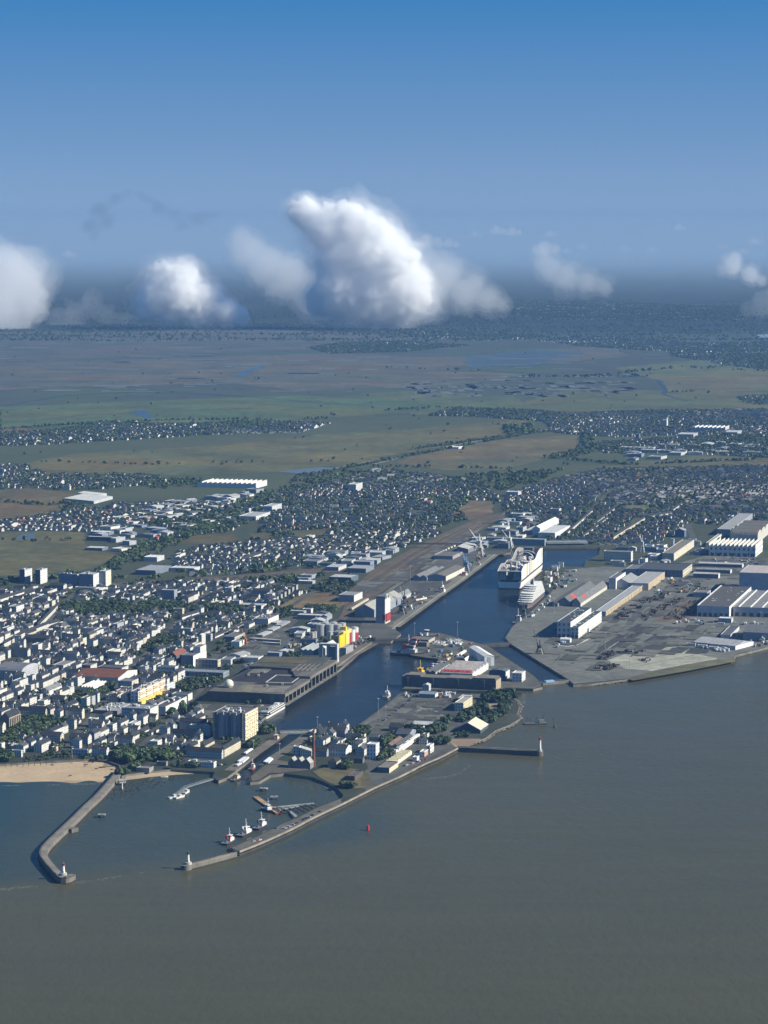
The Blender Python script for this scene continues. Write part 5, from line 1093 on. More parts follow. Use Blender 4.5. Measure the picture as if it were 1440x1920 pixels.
b = MB(); b.box(-13, -3, 2, 64, 23, 25.5, (.3, .3, .29), 'metal'); b.build('conveyor_gallery', o)
for y, r, h, c, lb in ((76, 5.4, 19, (.66, .66, .64), 'plain white silo drum beside the yellow silo block'), (92, 6.2, 21, WHITE, 'white and red silo drum at the end of the yellow silo row')):
    p = Vector((Bp.x, Bp.y)) + e2 * -3 + e1 * y; d_ = thing('silo_drum', lb, 'silo', (p.x, p.y, Q), TH - math.pi / 2)
    b = MB(); b.cyl(0, 0, r, -.5, h, c, 'paint', 20); b.build('drum', d_)
    b = MB(); b.cyl(0, 0, r, h + .02, h + 1.6, (.45, .45, .44), 'metal', 20, .6); b.build('cap', d_)
    if y > 90: b = MB(); b.prism([(r * 1.02 * math.cos(t * .2), r * 1.02 * math.sin(t * .2)) for t in range(-6, 6)] , .2, 13, RED, 'paint'); b.build('red_panel', d_)
mark([Vector((Bp.x, Bp.y)) + e2 * x + e1 * y for x, y in ((-20, -5), (8, -5), (8, 105), (-20, 105))], 8); LM.append(('yellow grain silo', Bp.x, Bp.y + 50))
for (x, y, r, top, lb) in ((300, 515, 62, 365, 'big grey storage tank, westernmost of the cluster'), (415, 515, 58, 362, 'big grey storage tank in the middle of the cluster'), (525, 510, 58, 365, 'big grey storage tank next to the yellow silo'), (590, 460, 48, 345, 'pale storage tank behind the grey cluster, beside the rail spur'), (470, 450, 50, 335, 'pale storage tank behind the middle of the cluster'), (360, 455, 50, 335, 'pale storage tank at the back of the cluster, farthest from the quay'),
                           (425, 565, 32, 460, 'small brown tank in front of the grey cluster'), (185, 560, 30, 470, 'narrow grey tank west of the cluster'), (222, 548, 24, 460, 'slimmest pale tank west of the cluster')):
    p = G(*W7(x, y)); zc = p.y * CP + (H - Q) * SP; rr_ = r / 7.2 * zc / F; h = (y - top) / 7.2 * zc / F; d_ = thing('storage_tank', lb, 'tank', p)
    c = (.4, .41, .42) if r > 50 else (.55, .53, .5); b = MB(); b.cyl(0, 0, rr_, -.5, h, c, 'metal', 22); b.build('drum', d_)
    b = MB(); b.cyl(0, 0, rr_ * 1.01, h + .02, h + rr_ * .22, (.5, .5, .5), 'metal', 22, .5); b.build('roof', d_); mark([p + Vector((a, c_, 0)) for a, c_ in ((-10, -10), (10, -10), (10, 10), (-10, 10))], 8)
bd('grey gabled conveyor shed in front of the yellow silo', W7, (560, 770), (640, 775), (720, 690), 690, 'flat', (.3, .3, .31), (.36, .34, .3), 'conveyor_shed', wn=False)
bd('pale-roofed grain shed at the foot of the silos', W7, (265, 780), (360, 785), (480, 660), 690, 'gable', (.42, .43, .45), (.5, .5, .48), 'grain_shed', rh=5, wn=False)
p = G(*W7(520, 880)); o = thing('loading_gantry', 'tall square grey loading gantry at the bunker corner', 'gantry', p, TH - math.pi / 2)
for x in (-26, -14, 0):
    b = MB(); b.box(x - 1.5, x + 1.5, -5, 5, -.5, 26, (.5, .51, .5), 'concrete'); b.build('leg', o)
b = MB(); b.box(-27.5, 1.5, -5.2, 5.2, 26.02, 29, (.5, .52, .51), 'concrete'); b.build('beam', o); b = MB(); b.box(-12.4, -1.6, -3, 4.5, -.5, 24, (.2, .24, .3), 'metal'); b.build('hopper', o)
bd('row of low grey workshops behind the bunker', W7, (0, 775), (190, 780), (330, 640), 720, 'multi', (.3, .33, .37), (.28, .3, .32), 'workshop', rh=2.5, teeth=3, wn=False)
# striped silo tower and its sheds
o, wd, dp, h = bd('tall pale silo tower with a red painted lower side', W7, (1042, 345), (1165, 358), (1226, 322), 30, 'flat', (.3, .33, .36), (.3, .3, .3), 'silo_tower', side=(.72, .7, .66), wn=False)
for k in range(4): b = MB(); b.cyl(wd / 2 - 1.5, -dp / 2 + dp * (k + .5) / 4, dp / 8.2, -.5, h, (.74, .72, .68), 'paint', 14); b.build('bin', o)
b = MB(); b.box(wd / 2 + dp / 8.2 - 2.4, wd / 2 + dp / 8.2 - 1.2, -dp / 2 + 1, dp / 2 - 1, 3, h * .42, RED, 'paint'); b.box(wd * .2, wd / 2 + .5, -dp / 2 - .25, -dp / 2 + .1, 6, h * .38, (.3, .04, .05), 'paint'); b.build('red_panel', o)
b = MB(); b.box(-wd / 2, wd / 2, -dp / 2 + 2, dp / 2 - 2, h + .92, h + 5, (.2, .21, .22), 'metal'); b.bar((wd / 2 - 1, 0, h), (wd / 2 - 1, 0, h + 7), 1.6, (.6, .6, .58)); b.build('head_house', o)
bd('large grey gabled grain hall behind the silo tower', N0, (20, 690), (150, 715), (330, 590), 660, 'gable', (.25, .28, .33), (.34, .33, .3), 'grain_hall', rh=9, wn=False)
bd('long grey hall with white pillared side beside the silo tower', N0, (215, 640), (255, 645), (380, 540), 610, 'gable', (.5, .5, .48), (.2, .21, .22), 'grain_hall', rh=6, ws=2)
# west quay sheds
bd('broad brown-roofed quay warehouse with white door bays', NQ, (300, 935), (548, 938), (782, 770), 868, 'gable', (.32, .34, .38), (.16, .15, .135), 'quay_warehouse', rh=4, side=(.62, .58, .52), wn=False, doors=0)
bd('long grey twin-roofed quay warehouse behind the brown one', NQ, (100, 930), (290, 935), (520, 760), 880, 'multi', (.26, .28, .33), (.17, .175, .18), 'quay_warehouse', rh=4, teeth=2, wn=False)
bd('flat dark shed at the far end of the west quay', NQ, (380, 640), (640, 645), (760, 560), 600, 'flat', (.3, .27, .27), (.15, .14, .145), 'quay_warehouse', wn=False)
bd('low shed with pale slanted roof by the cream crane', NQ, (700, 560), (850, 560), (965, 480), 500, 'mono', (.2, .2, .24), (.42, .41, .39), 'quay_warehouse', rh=5, wn=False)
bd('dark blue hall under the pipe bridge end', NQ, (720, 495), (905, 470), (930, 440), 430, 'flat', (.1, .14, .2), (.12, .14, .17), 'quay_warehouse', wn=False)
bd('dark warehouse at the head of the fitting-out basin', SH, (300, 250), (480, 262), (500, 240), 180, 'flat', (.16, .19, .25), (.1, .11, .14), 'quay_warehouse', wn=False)
bd('long pale gantry hall behind the giant ship bow', SH, (530, 210), (1090, 215), (1115, 190), 110, 'flat', (.2, .26, .3), (.5, .52, .5), 'ship_hall', wn=False)
bd('stepped white hangar beyond the viaduct, tall central aisle', R6, (290, 335), (375, 345), (440, 285), 320, 'flat', (.62, .62, .6), (.55, .56, .56), 'hangar', wn=False)
bd('tall barrel-backed middle aisle of the white hangar', R6, (262, 322), (300, 330), (385, 265), 295, 'gable', (.6, .61, .62), (.6, .6, .58), 'hangar', rh=5, wn=False)
bd('lower lean-to aisle on the shaded side of the white hangar', R6, (225, 318), (265, 325), (300, 280), 308, 'flat', (.35, .37, .4), (.42, .43, .43), 'hangar', wn=False)
# ---- the shipyard side
o, wd, dp, h = bd('twin-aisled shed with red roof panel, slipped next to the terraced ship', R1, (235, 548), (350, 562), (715, 335), 510, 'gable', (.3, .31, .32), (.17, .175, .18), 'ship_shed', rh=9, side=(.52, .5, .45), wn=False)
def roof_panel(o, wd, dp, h, rh, y0, y1, f0, f1, tint, side=-1):
    b = MB(); X = wd / 2; q = [(side * X * f0, dp * y0, h + rh * (1 - f0) + .25), (side * X * f1, dp * y0, h + rh * (1 - f1) + .25), (side * X * f1, dp * y1, h + rh * (1 - f1) + .25), (side * X * f0, dp * y1, h + rh * (1 - f0) + .25)]
    b.face(q if side > 0 else q[::-1], tint, 'roofing'); b.build('roof_panel', o)
roof_panel(o, wd, dp, h, 9, -.34, -.22, .15, .95, (.4, .1, .09)); roof_panel(o, wd, dp, h, 9, -.22, -.02, .05, .98, (.3, .31, .31)); roof_panel(o, wd, dp, h, 9, -.34, -.22, .15, .7, (.4, .1, .09), 1)
o, wd, dp, h = bd('matching shed with red roof panel, one aisle farther from the dock road', R1, (45, 545), (215, 552), (560, 330), 500, 'gable', (.2, .24, .3), (.14, .145, .15), 'ship_shed', rh=9, wn=False)
roof_panel(o, wd, dp, h, 9, -.34, -.22, .15, .95, (.4, .1, .09)); roof_panel(o, wd, dp, h, 9, -.2, .1, .05, .98, (.24, .25, .25)); roof_panel(o, wd, dp, h, 9, -.34, -.22, .15, .95, (.4, .1, .09), 1)
bd('narrow dark-roofed lean-to on the ship side of the red-panelled sheds', R1, (-30, 560), (40, 560), (420, 250), 520, 'mono', (.2, .22, .25), (.06, .065, .07), 'ship_shed', rh=4, wn=False)
o, wd, dp, h = bd('tall white two-storey workshop on the dry dock apron', R1, (215, 990), (320, 992), (628, 760), 845, 'flat', (.45, .5, .55), (.075, .08, .085), 'workshop_hall', side=(.76, .75, .7), ws=2.2, doors=2, sky=14)
bd('taller inner half of the white two-storey workshop', R1, (32, 975), (213, 985), (425, 690), 770, 'flat', (.45, .5, .55), (.07, .075, .08), 'workshop_hall', side=(.76, .75, .7), ws=2.6, doors=3, sky=14)
bd('white tin hut outside the two-storey workshop', R1, (385, 930), (465, 910), (475, 895), 860, 'flat', WHITE, (.6, .6, .6), 'hut', wn=False)
bd('grey hut nearest the corner of the two-storey workshop', R1, (520, 790), (575, 780), (600, 750), 710, 'flat', (.6, .6, .56), (.4, .4, .4), 'hut', wn=False)
bd('white cabin in front of the two-storey workshop', R1, (75, 1045), (205, 1050), (225, 1030), 1000, 'gable', WHITE, (.62, .62, .62), 'cabin', rh=2, wn=False, ridge='x')
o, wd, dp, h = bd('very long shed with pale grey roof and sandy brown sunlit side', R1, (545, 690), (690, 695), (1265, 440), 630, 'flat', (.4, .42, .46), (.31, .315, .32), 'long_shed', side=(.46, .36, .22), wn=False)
for k in range(26):
    y = -dp / 2 + dp * (k + .5) / 26; b = MB(); b.box(wd / 2 - .05, wd / 2 + .5, y - .9, y + .9, -.5, h - .6, (.28, .2, .12) if k % 2 else (.55, .47, .33), 'plain'); b.build('side_bay', o)
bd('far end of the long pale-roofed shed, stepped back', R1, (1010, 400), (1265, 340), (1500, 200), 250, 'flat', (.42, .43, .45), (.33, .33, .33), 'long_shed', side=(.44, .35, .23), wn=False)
bd('gabled workshop with a round window, behind the long shed', R1, (805, 330), (1000, 320), (1130, 240), 235, 'gable', (.45, .48, .53), (.26, .27, .27), 'workshop_hall', rh=7, wn=False)
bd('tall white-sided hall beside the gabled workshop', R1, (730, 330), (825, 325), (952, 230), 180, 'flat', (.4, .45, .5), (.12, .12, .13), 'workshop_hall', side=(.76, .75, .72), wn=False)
bd('wide dark-roofed hall with pillared cream end', R3, (545, 350), (865, 370), (925, 320), 325, 'flat', (.16, .2, .27), (.075, .08, .09), 'workshop_hall', side=CREAM, ws=2.2)
bd('low office with white ends at the side of the dark-roofed hall', R3, (480, 345), (545, 348), (570, 290), 315, 'flat', (.4, .42, .46), (.17, .17, .18), 'workshop_hall', side=WHITE)
bd('long white office block with gridded windows by the shipyard', R3, (330, 275), (515, 265), (520, 245), 200, 'flat', (.56, .55, .51), (.25, .24, .22), 'office_block', ws=1.5, side=(.7, .66, .58))
bd('long cream gridded office wing on the yard road', R3, (725, 255), (805, 258), (978, 215), 210, 'flat', (.5, .48, .44), (.2, .19, .17), 'office_block', ws=1.4, side=(.66, .6, .48))
b_ = G(*R3(795, 200)); o = thing('tower', 'slim white square tower behind the cream office wing', 'tower', b_, TH)
b = MB(); b.box(-3, 3, -3, 3, -.5, 26, (.7, .69, .66), 'plain'); b.build('shaft', o); b = MB(); b.box(-3.4, 3.4, -3.4, 3.4, 26.02, 28, (.5, .5, .5), 'plain'); b.build('cap', o)
o, wd, dp, h = bd('huge white assembly hall with saw-tooth roof crest', R4, (640, 600), (1270, 610), (1395, 560), 480, 'saw', (.5, .54, .6), (.15, .15, .15), 'assembly_hall', rh=6, teeth=11, ws=3, side=(.74, .73, .7), doors=7, ridge='y')
bd('cream-walled rear wing of the assembly hall', R4, (600, 480), (645, 475), (800, 335), 420, 'flat', (.6, .58, .52), (.25, .25, .25), 'assembly_hall', wn=False)
bd('brown hall with a run of arched roofs behind the assembly hall', R4, (930, 400), (1300, 420), (1500, 260), 310, 'barrel', (.5, .48, .44), (.15, .14, .125), 'arched_hall', rh=8, teeth=4, ridge='x', wn=False)
bd('grey hall with slanted pale roof at the top of the yard road', R4, (750, 330), (930, 320), (1300, 190), 240, 'flat', (.3, .33, .38), (.3, .3, .3), 'yard_hall', wn=False)
bd('blue-fronted shed with striped grey roof among trees', R4, (180, 345), (310, 345), (320, 300), 250, 'gable', (.1, .15, .26), (.3, .31, .32), 'yard_hall', rh=4, ridge='y', wn=False)
for k, (y0, lb) in enumerate(((715, 'low shed with pale roof band, backmost of three strips'), (790, 'low shed with pale roof band, middle of three strips'), (845, 'low shed with pale roof band, frontmost of three strips'))):
    bd(lb, R4, (500 - k * 35, y0 + 25 + k * 8), (1090 - k * 160, y0 + 40 + k * 8), (1100 - k * 160, y0 + 10 + k * 8), y0 - 5, 'gable', (.14, .17, .22), (.4, .4, .4) if k != 1 else (.24, .24, .24), 'strip_shed', rh=2, ridge='x', wn=False, side=(.6, .6, .58))
bd('big blue-grey block hall at the picture edge with pinkish roof', R3, (1245, 440), (1600, 490), (1640, 420), 350, 'flat', (.3, .35, .43), (.4, .36, .34), 'block_hall', wn=False)
o, wd, dp, h = bd('dark-roofed hall with row of front doors beside the rusty plate yard', R3, (960, 638), (1178, 640), (1325, 500), 570, 'flat', (.42, .46, .52), (.1, .097, .092), 'workshop_hall', side=(.76, .74, .68), wn=False, doors=6, sky=12)
b = MB(); b.box(-wd / 2 + .1, -wd / 2 + 2.5, -dp / 2, dp / 2, h + .92, h + 1.6, (.7, .69, .65), 'plain'); b.build('ridge_cap', o)
o, wd, dp, h = bd('grey-roofed hall joined to the dark-roofed one at the picture edge', R3, (1205, 630), (1600, 645), (1700, 520), 585, 'flat', (.4, .43, .48), (.2, .2, .205), 'workshop_hall', wn=False, doors=8, sky=8)
for k in range(3): b = MB(); b.box(-wd / 2 + wd * (.08 + k * .2), -wd / 2 + wd * (.1 + k * .2), -dp / 2 + 1, dp / 2 - 1, h + .01, h + 1.4, (.72, .71, .67), 'plain'); b.build('roof_monitor', o)
bd('two-storey white site office in front of the dark-roofed hall', R2, (770, 630), (945, 635), (970, 610), 580, 'flat', (.25, .3, .38), (.66, .66, .64), 'site_office', side=WHITE)
bd('small brown-roofed shed inside the plate yard', R2, (430, 290), (620, 290), (650, 230), 230, 'flat', (.36, .4, .46), (.2, .18, .17), 'yard_shed', wn=False)
bd('long white boathouse with bright end wall by the river bank', R2, (430, 960), (1000, 1000), (1240, 930), 945, 'gable', (.36, .4, .46), (.33, .34, .35), 'boathouse', rh=5, ridge='x', wn=False, side=(.78, .78, .77), th=TH - .35)
bd('grey workshop behind the white boathouse', R2, (800, 830), (935, 845), (1105, 780), 800, 'flat', (.5, .51, .52), (.11, .115, .13), 'yard_shed', wn=False)
bd('dark blue-grey shed at the picture edge beyond the boathouse', R2, (1100, 850), (1500, 890), (1600, 790), 770, 'gable', (.25, .29, .35), (.13, .135, .15), 'yard_shed', rh=5, ridge='x', wn=False)
bd('white tent-roofed shed at the river edge', R2, (1325, 880), (1390, 890), (1430, 860), 845, 'gable', WHITE, (.7, .7, .68), 'yard_shed', rh=3, wn=False)
for k in range(4): bd('long white flat-bed shelter in front of the boathouse' if k == 0 else ['', 'white awning shed nearer the bank than the flat-bed shelter', 'white store between the boathouse and the bank road', 'last white store toward the river corner'][k], R2, (340 + k * 150, 935 + k * 22), (460 + k * 150, 955 + k * 22), (470 + k * 150, 945 + k * 22), 920 + k * 23, 'flat', (.6, .6, .6), (.74, .74, .73), 'store_shed', wn=False)
# ---- island and fortified lock
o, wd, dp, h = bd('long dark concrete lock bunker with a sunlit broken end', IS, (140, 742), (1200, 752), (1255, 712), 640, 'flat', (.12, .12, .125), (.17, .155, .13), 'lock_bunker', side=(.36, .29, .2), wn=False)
b = MB(); b.box(-wd * .46, -wd * .3, -dp / 2 + 2, dp / 2 - 2, h + .02, h + 3, (.14, .13, .115), 'concrete', (.2, .185, .16)); b.box(-wd * .02, wd * .22, -dp / 2 + 1, dp / 2 - 3, h - .2, h + 1.6, (.15, .14, .12), 'concrete', (.2, .18, .15)); b.box(wd * .26, wd * .49, -dp / 2 + 1, dp / 2 - 2, h - .2, h + 3.2, (.14, .13, .11), 'concrete', (.21, .19, .16)); b.build('roof_slab', o)
for k in range(4): b = MB(); x = -wd * .48 + wd * (.02 + k * .27); b.box(x, x + 4, -dp / 2 - 1.6, -dp / 2 + .1, -.5, h, (.13, .13, .13), 'concrete'); b.build('buttress', o)
bd('white square hut against the lock bunker front', IS, (372, 750), (445, 755), (465, 735), 690, 'gable', (.5, .53, .56), (.5, .5, .5), 'hut', rh=2)
bd('blue-grey low shed with white end below the lock bunker', IS, (330, 835), (515, 838), (538, 800), 790, 'gable', (.2, .27, .34), (.2, .24, .28), 'boat_shed', rh=2.5, ridge='x', wn=False, side=WHITE)
o, wd, dp, h = bd('white hall with a multi-ridged roof streaked red, on the island', IS, (580, 625), (935, 628), (1110, 500), 560, 'multi', (.42, .46, .52), (.42, .38, .36), 'island_hall', rh=4, teeth=5, ridge='x', wn=False, side=(.72, .7, .64))
r = random.Random(5)
for k in range(9):
    b = MB(); x = -wd * .42 + wd * .1 * k; s = r.uniform(2, 4.5); y0 = -dp / 2 + dp / 5 * .08
    b.face([(x - s, y0, h + 4 * .16 + .25), (x + s, y0, h + 4 * .16 + .25), (x + s * .6, y0 + dp * .07, h + 4 * .86 + .25), (x - s * .6, y0 + dp * .07, h + 4 * .86 + .25)], (.4, .07, .08), 'roofing'); b.build('red_panel', o)
for k in range(4): b = MB(); b.box(-wd / 2 + 2, wd / 2 - 4, -dp / 2 + dp / 5 * (k + 1) - 1, -dp / 2 + dp / 5 * (k + 1) + 1, h - .2, h + .9, (.3, .13, .13), 'roofing'); b.build('gutter', o)
o, wd, dp, h = bd('tall white slab hall by the dry dock, narrow grey-striped end', IS, (1070, 465), (1180, 472), (1050, 300), 362, 'gable', (.66, .67, .68), (.74, .73, .7), 'tall_hall', rh=2.5, wn=False, th=TH + .48)
b = MB(); b.box(-wd * .17, wd * .17, -dp / 2 - .3, -dp / 2 + .1, 0, h * .95, (.33, .38, .4), 'paint'); b.build('door', o)
bd('dark curved-front shed between the striped hall and the lock', IS, (1120, 630), (1310, 630), (1325, 560), 540, 'barrel', (.1, .13, .19), (.1, .11, .13), 'island_shed', rh=3, teeth=1, wn=False, side=(.66, .66, .64))
bd('long dark twin shed along the island basin side', IS, (400, 590), (520, 590), (660, 460), 545, 'multi', (.14, .16, .2), (.09, .095, .105), 'island_shed', rh=3, teeth=2, wn=False, side=(.4, .38, .34))
bd('white two-storey house with tall windows at the island lock gate', IS, (1380, 620), (1490, 655), (1520, 610), 560, 'flat', (.66, .66, .66), (.5, .5, .48), 'lock_house', ws=1.6)
bd('long dark low shed at the island point', IS, (230, 200), (440, 225), (500, 165), 185, 'flat', (.07, .08, .1), (.16, .155, .15), 'island_shed', wn=False, side=(.45, .42, .38))
bd('brown workshop on the island near the moored vessel', IS, (320, 265), (420, 265), (440, 230), 215, 'flat', (.2, .17, .15), (.16, .14, .13), 'island_shed', wn=False)
bd('long white slanted wall shed in the island middle', IS, (765, 375), (772, 378), (850, 290), 355, 'flat', (.68, .67, .64), (.6, .6, .58), 'island_shed', wn=False)
bd('white pitched boat tent standing on the island hall apron', IS, (830, 440), (862, 445), (895, 385), 415, 'gable', (.76, .75, .72), (.76, .75, .72), 'boat_tent', rh=4, wn=False)
o = thing('control_tower', 'white control cabin on the island point', 'control tower', G(*IS(420, 135)), TH)
b = MB(); b.cyl(0, 0, 2.6, -.5, 7, WHITE, 'paint', 10); b.build('shaft', o); b = MB(); b.cyl(0, 0, 4, 7.02, 9.6, (.3, .33, .36), 'glass', 10, 4.3); b.cyl(0, 0, 4.6, 9.62, 10.2, WHITE, 'paint', 10); b.build('cabin', o)
# ---- old port quarter
o = thing('chimney', 'tall slim red brick factory chimney by the saw-roofed works', 'chimney', G(*T_(888, 525)))
b = MB(); b.cyl(0, 0, 2.6, -.5, 5, (.17, .07, .055), 'concrete', 14, 2.5); b.build('plinth', o); b = MB(); b.cyl(0, 0, 2.3, 5.02, 44, (.19, .075, .06), 'concrete', 14, 1.25); b.build('shaft', o); b = MB(); b.cyl(0, 0, 1.6, 44.02, 45.6, (.15, .06, .05), 'concrete', 14, 1.5); b.build('cap', o)
o, wd, dp, h = bd('stone works with three glazed saw-tooth gables by the brick chimney', T_, (600, 555), (850, 555), (870, 500), 490, 'multi', (.2, .195, .19), (.36, .36, .34), 'works', rh=6, teeth=3, ridge='y', wn=False)
bd('square stone house with hipped roof beside the brick chimney', T_, (1050, 540), (1145, 545), (1185, 495), 470, 'hip', (.3, .28, .25), SLATE, 'stone_house', rh=4, side=(.42, .37, .28))
bd('white modern block with open top floor by the lock channel', T_, (655, 395), (725, 400), (745, 375), 305, 'flat', (.56, .57, .6), (.35, .35, .35), 'port_house', ws=1.3)
bd('white low wing with slanted roof beside the brick chimney', T_, (735, 410), (865, 412), (880, 370), 350, 'mono', (.6, .6, .58), (.45, .44, .42), 'port_house', rh=4)
bd('grey terrace behind the brick chimney', T_, (905, 410), (1035, 415), (1050, 390), 350, 'gable', (.34, .36, .4), SLATE, 'terrace', rh=4, ridge='x')
bd('bright white corner hotel with rows of windows, seaward of the basin', T_, (1040, 410), (1250, 405), (1295, 330), 330, 'gable', (.74, .74, .74), SLATE, 'hotel', rh=4, ridge='x', ws=1.2)
bd('row of grey houses along the basin shore, backing the quarter', T_, (1080, 185), (1240, 190), (1260, 150), 120, 'gable', (.36, .38, .42), SLATE, 'terrace', rh=4, ridge='x')
bd('narrow terrace with sunlit gable near the swing bridge', T_, (910, 205), (975, 215), (1045, 130), 160, 'gable', WHITE, SLATE, 'terrace', rh=4)
bd('small grey bridge house beside the swing bridge', T_, (835, 195), (875, 198), (915, 165), 135, 'flat', (.5, .47, .42), (.3, .29, .27), 'bridge_house')
bd('dark long warehouse with a stone wall behind the stone house', T_, (1190, 480), (1440, 490), (1450, 460), 435, 'gable', (.16, .16, .17), SLATE, 'port_warehouse', rh=3, ridge='x', wn=False)
bd('dark brick ruin-like shed on the grassy point', T_, (1260, 690), (1350, 690), (1440, 620), 640, 'flat', (.1, .085, .08), (.13, .11, .1), 'brick_shed', wn=False)
bd('white six-storey block with open corner terraces on the old port', U_, (285, 565), (388, 570), (428, 545), 400, 'flat', (.74, .74, .74), (.6, .6, .58), 'port_flats', ws=1.5)
o, wd, dp, h = bd('long white curved-street block with dark balconies toward the old mole', U_, (590, 510), (615, 520), (912, 375), 465, 'flat', (.7, .7, .69), (.22, .22, .22), 'port_flats', side=(.76, .75, .73), ws=1.6, plant=6)
bd('red-brown roofed hall behind the long white block', U_, (490, 445), (570, 450), (700, 370), 410, 'gable', (.3, .3, .3), (.17, .11, .09), 'port_hall', rh=3, wn=False)
bd('dark-roofed hall squeezed beside the long white block', U_, (575, 450), (640, 455), (830, 370), 415, 'gable', (.35, .35, .35), (.09, .09, .095), 'port_hall', rh=3, wn=False)
o, wd, dp, h = bd('corrugated pale yellow-roofed shed on the estuary road', U_, (500, 605), (610, 640), (800, 520), 600, 'multi', (.66, .6, .46), (.56, .5, .34), 'yellow_roofed_shed', rh=2.4, teeth=7, ridge='x', wn=False)
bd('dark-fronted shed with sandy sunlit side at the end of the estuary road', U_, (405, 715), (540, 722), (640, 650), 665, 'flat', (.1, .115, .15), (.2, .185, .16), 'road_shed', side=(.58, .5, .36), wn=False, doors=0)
bd('white house pair on the estuary road beyond the yellow roof', U_, (800, 590), (850, 590), (870, 560), 545, 'flat', (.72, .72, .7), (.5, .5, .5), 'port_house')
bd('white cube house with a plain pink wall panel on the estuary road', U_, (880, 540), (935, 540), (970, 500), 485, 'flat', (.72, .7, .68), (.5, .49, .47), 'port_house', side=(.6, .34, .26))
bd('white and glass house at the root of the old mole', U_, (950, 490), (1000, 500), (1035, 460), 415, 'flat', (.7, .7, .66), (.5, .5, .48), 'port_house', ws=1.4)
bd('long slate-roofed school block in the old port', U_, (610, 340), (760, 345), (860, 320), 280, 'gable', (.28, .3, .36), (.07, .075, .085), 'school', rh=4, ridge='x')
bd('grey stone house among trees near the basin corner', U_, (310, 370), (415, 375), (425, 350), 310, 'gable', (.24, .28, .3), (.1, .12, .13), 'stone_house', rh=4, ridge='x')
bd('cream-gabled house row facing the car park', U_, (535, 245), (690, 255), (722, 225), 205, 'gable', (.3, .32, .36), SLATE, 'terrace', rh=4, ridge='x', side=CREAM)
bd('white sunlit terrace beside the stone house', U_, (425, 355), (432, 358), (522, 300), 325, 'gable', WHITE, SLATE, 'terrace', rh=3)
o, wd, dp, h = bd('white open-sided market canopy with ribbed pale roof', U_, (808, 200), (1035, 205), (1065, 180), 175, 'gable', (.2, .2, .2), (.46, .47, .46), 'market_canopy', rh=3, ridge='x', wn=False)
for k in range(4): bd(['white stall tent at the corner of the market canopy', 'second white stall tent along the market canopy', 'third white stall tent along the market canopy', 'last white stall tent by the round tree'][k], U_, (815 + k * 44, 222), (848 + k * 44, 224), (855 + k * 44, 212), 206, 'gable', WHITE, WHITE, 'stall_tent', rh=1.5, wn=False)
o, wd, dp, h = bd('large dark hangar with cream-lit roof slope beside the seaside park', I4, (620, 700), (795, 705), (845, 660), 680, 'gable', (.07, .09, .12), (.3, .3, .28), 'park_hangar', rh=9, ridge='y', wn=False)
roof_panel(o, wd, dp, h, 9, -.5, .5, .02, 1.02, (.62, .58, .45), 1)  # whole sunward slope recoloured paler, sunlight painted on
bd('yellow and white angular building by the car park', I4, (620, 545), (680, 555), (725, 490), 500, 'flat', (.62, .6, .5), (.36, .35, .32), 'angular_building', side=(.62, .55, .36), ws=1.2)
bd('grey low block attached behind the angular building', I4, (640, 500), (700, 500), (730, 460), 470, 'flat', (.3, .3, .3), (.42, .41, .38), 'angular_building')
# ---- depot, works and retail sheds behind the port
bd('white box building in the bus yard', L7, (165, 655), (255, 630), (258, 620), 600, 'flat', (.74, .74, .7), (.5, .5, .5), 'depot', wn=False)
bd('long white depot with stepped bays in the bus yard', L7, (210, 545), (378, 548), (470, 440), 490, 'flat', (.5, .5, .5), (.16, .15, .15), 'depot', side=(.74, .73, .7), wn=False, plant=5)
bd('dark flat-roofed garage at the bus yard entrance', L7, (-120, 740), (0, 745), (100, 660), 690, 'flat', (.14, .17, .21), (.13, .135, .14), 'depot', ws=2, side=(.5, .48, .42))
bd('long pale-roofed shed near the waste ground', L7, (40, 370), (300, 375), (355, 340), 335, 'flat', (.2, .23, .28), (.4, .4, .38), 'depot', wn=False, side=WHITE)
bd('white-roofed shed with grey base behind the storage tanks', L7, (700, 500), (960, 495), (995, 460), 450, 'flat', (.22, .25, .29), (.5, .5, .48), 'depot', wn=False)
bd('blue-dark warehouse with white roof at the rail yard edge', N8, (1140, 475), (1290, 478), (1335, 450), 445, 'flat', (.1, .13, .17), (.42, .43, .43), 'depot', wn=False)
bd('grey warehouse behind the blue-dark one', N8, (1260, 410), (1390, 412), (1440, 375), 385, 'flat', (.2, .22, .26), (.32, .33, .34), 'depot', wn=False)
bd('white-ended hall by the waste ground and rail yard', N8, (1205, 585), (1310, 610), (1360, 570), 565, 'flat', (.3, .33, .37), (.25, .25, .26), 'depot', wn=False, side=WHITE)
bd('small white works by the railway crossing', N8, (1120, 400), (1205, 400), (1253, 365), 375, 'flat', (.2, .3, .42), (.4, .4, .4), 'depot', side=WHITE)
bd('low white-roofed depot north of the waste ground', N8, (930, 485), (1030, 488), (1045, 470), 470, 'flat', (.4, .4, .42), (.72, .72, .7), 'depot', wn=False)
bd('row of grey gabled blocks beside the waste ground road', N8, (620, 590), (740, 575), (752, 555), 535, 'gable', (.3, .32, .37), SLATE, 'flats', rh=4, ridge='x')
for k in range(6): bd('grey stepped house-block %s along the waste ground road' % ['lowest', 'second', 'third', 'fourth', 'fifth', 'topmost'][k], N8, (765 + k * 26, 603 - k * 16), (790 + k * 26, 606 - k * 16), (800 + k * 26, 596 - k * 16), 575 - k * 16, 'flat', (.22, .23, .26), (.2, .2, .2), 'flats', side=(.42, .42, .4))
bd('pale-roofed factory by the railway line with white tanks', L0, (915, 500), (1050, 500), (1150, 445), 470, 'flat', (.16, .19, .24), (.3, .31, .33), 'factory', wn=False)
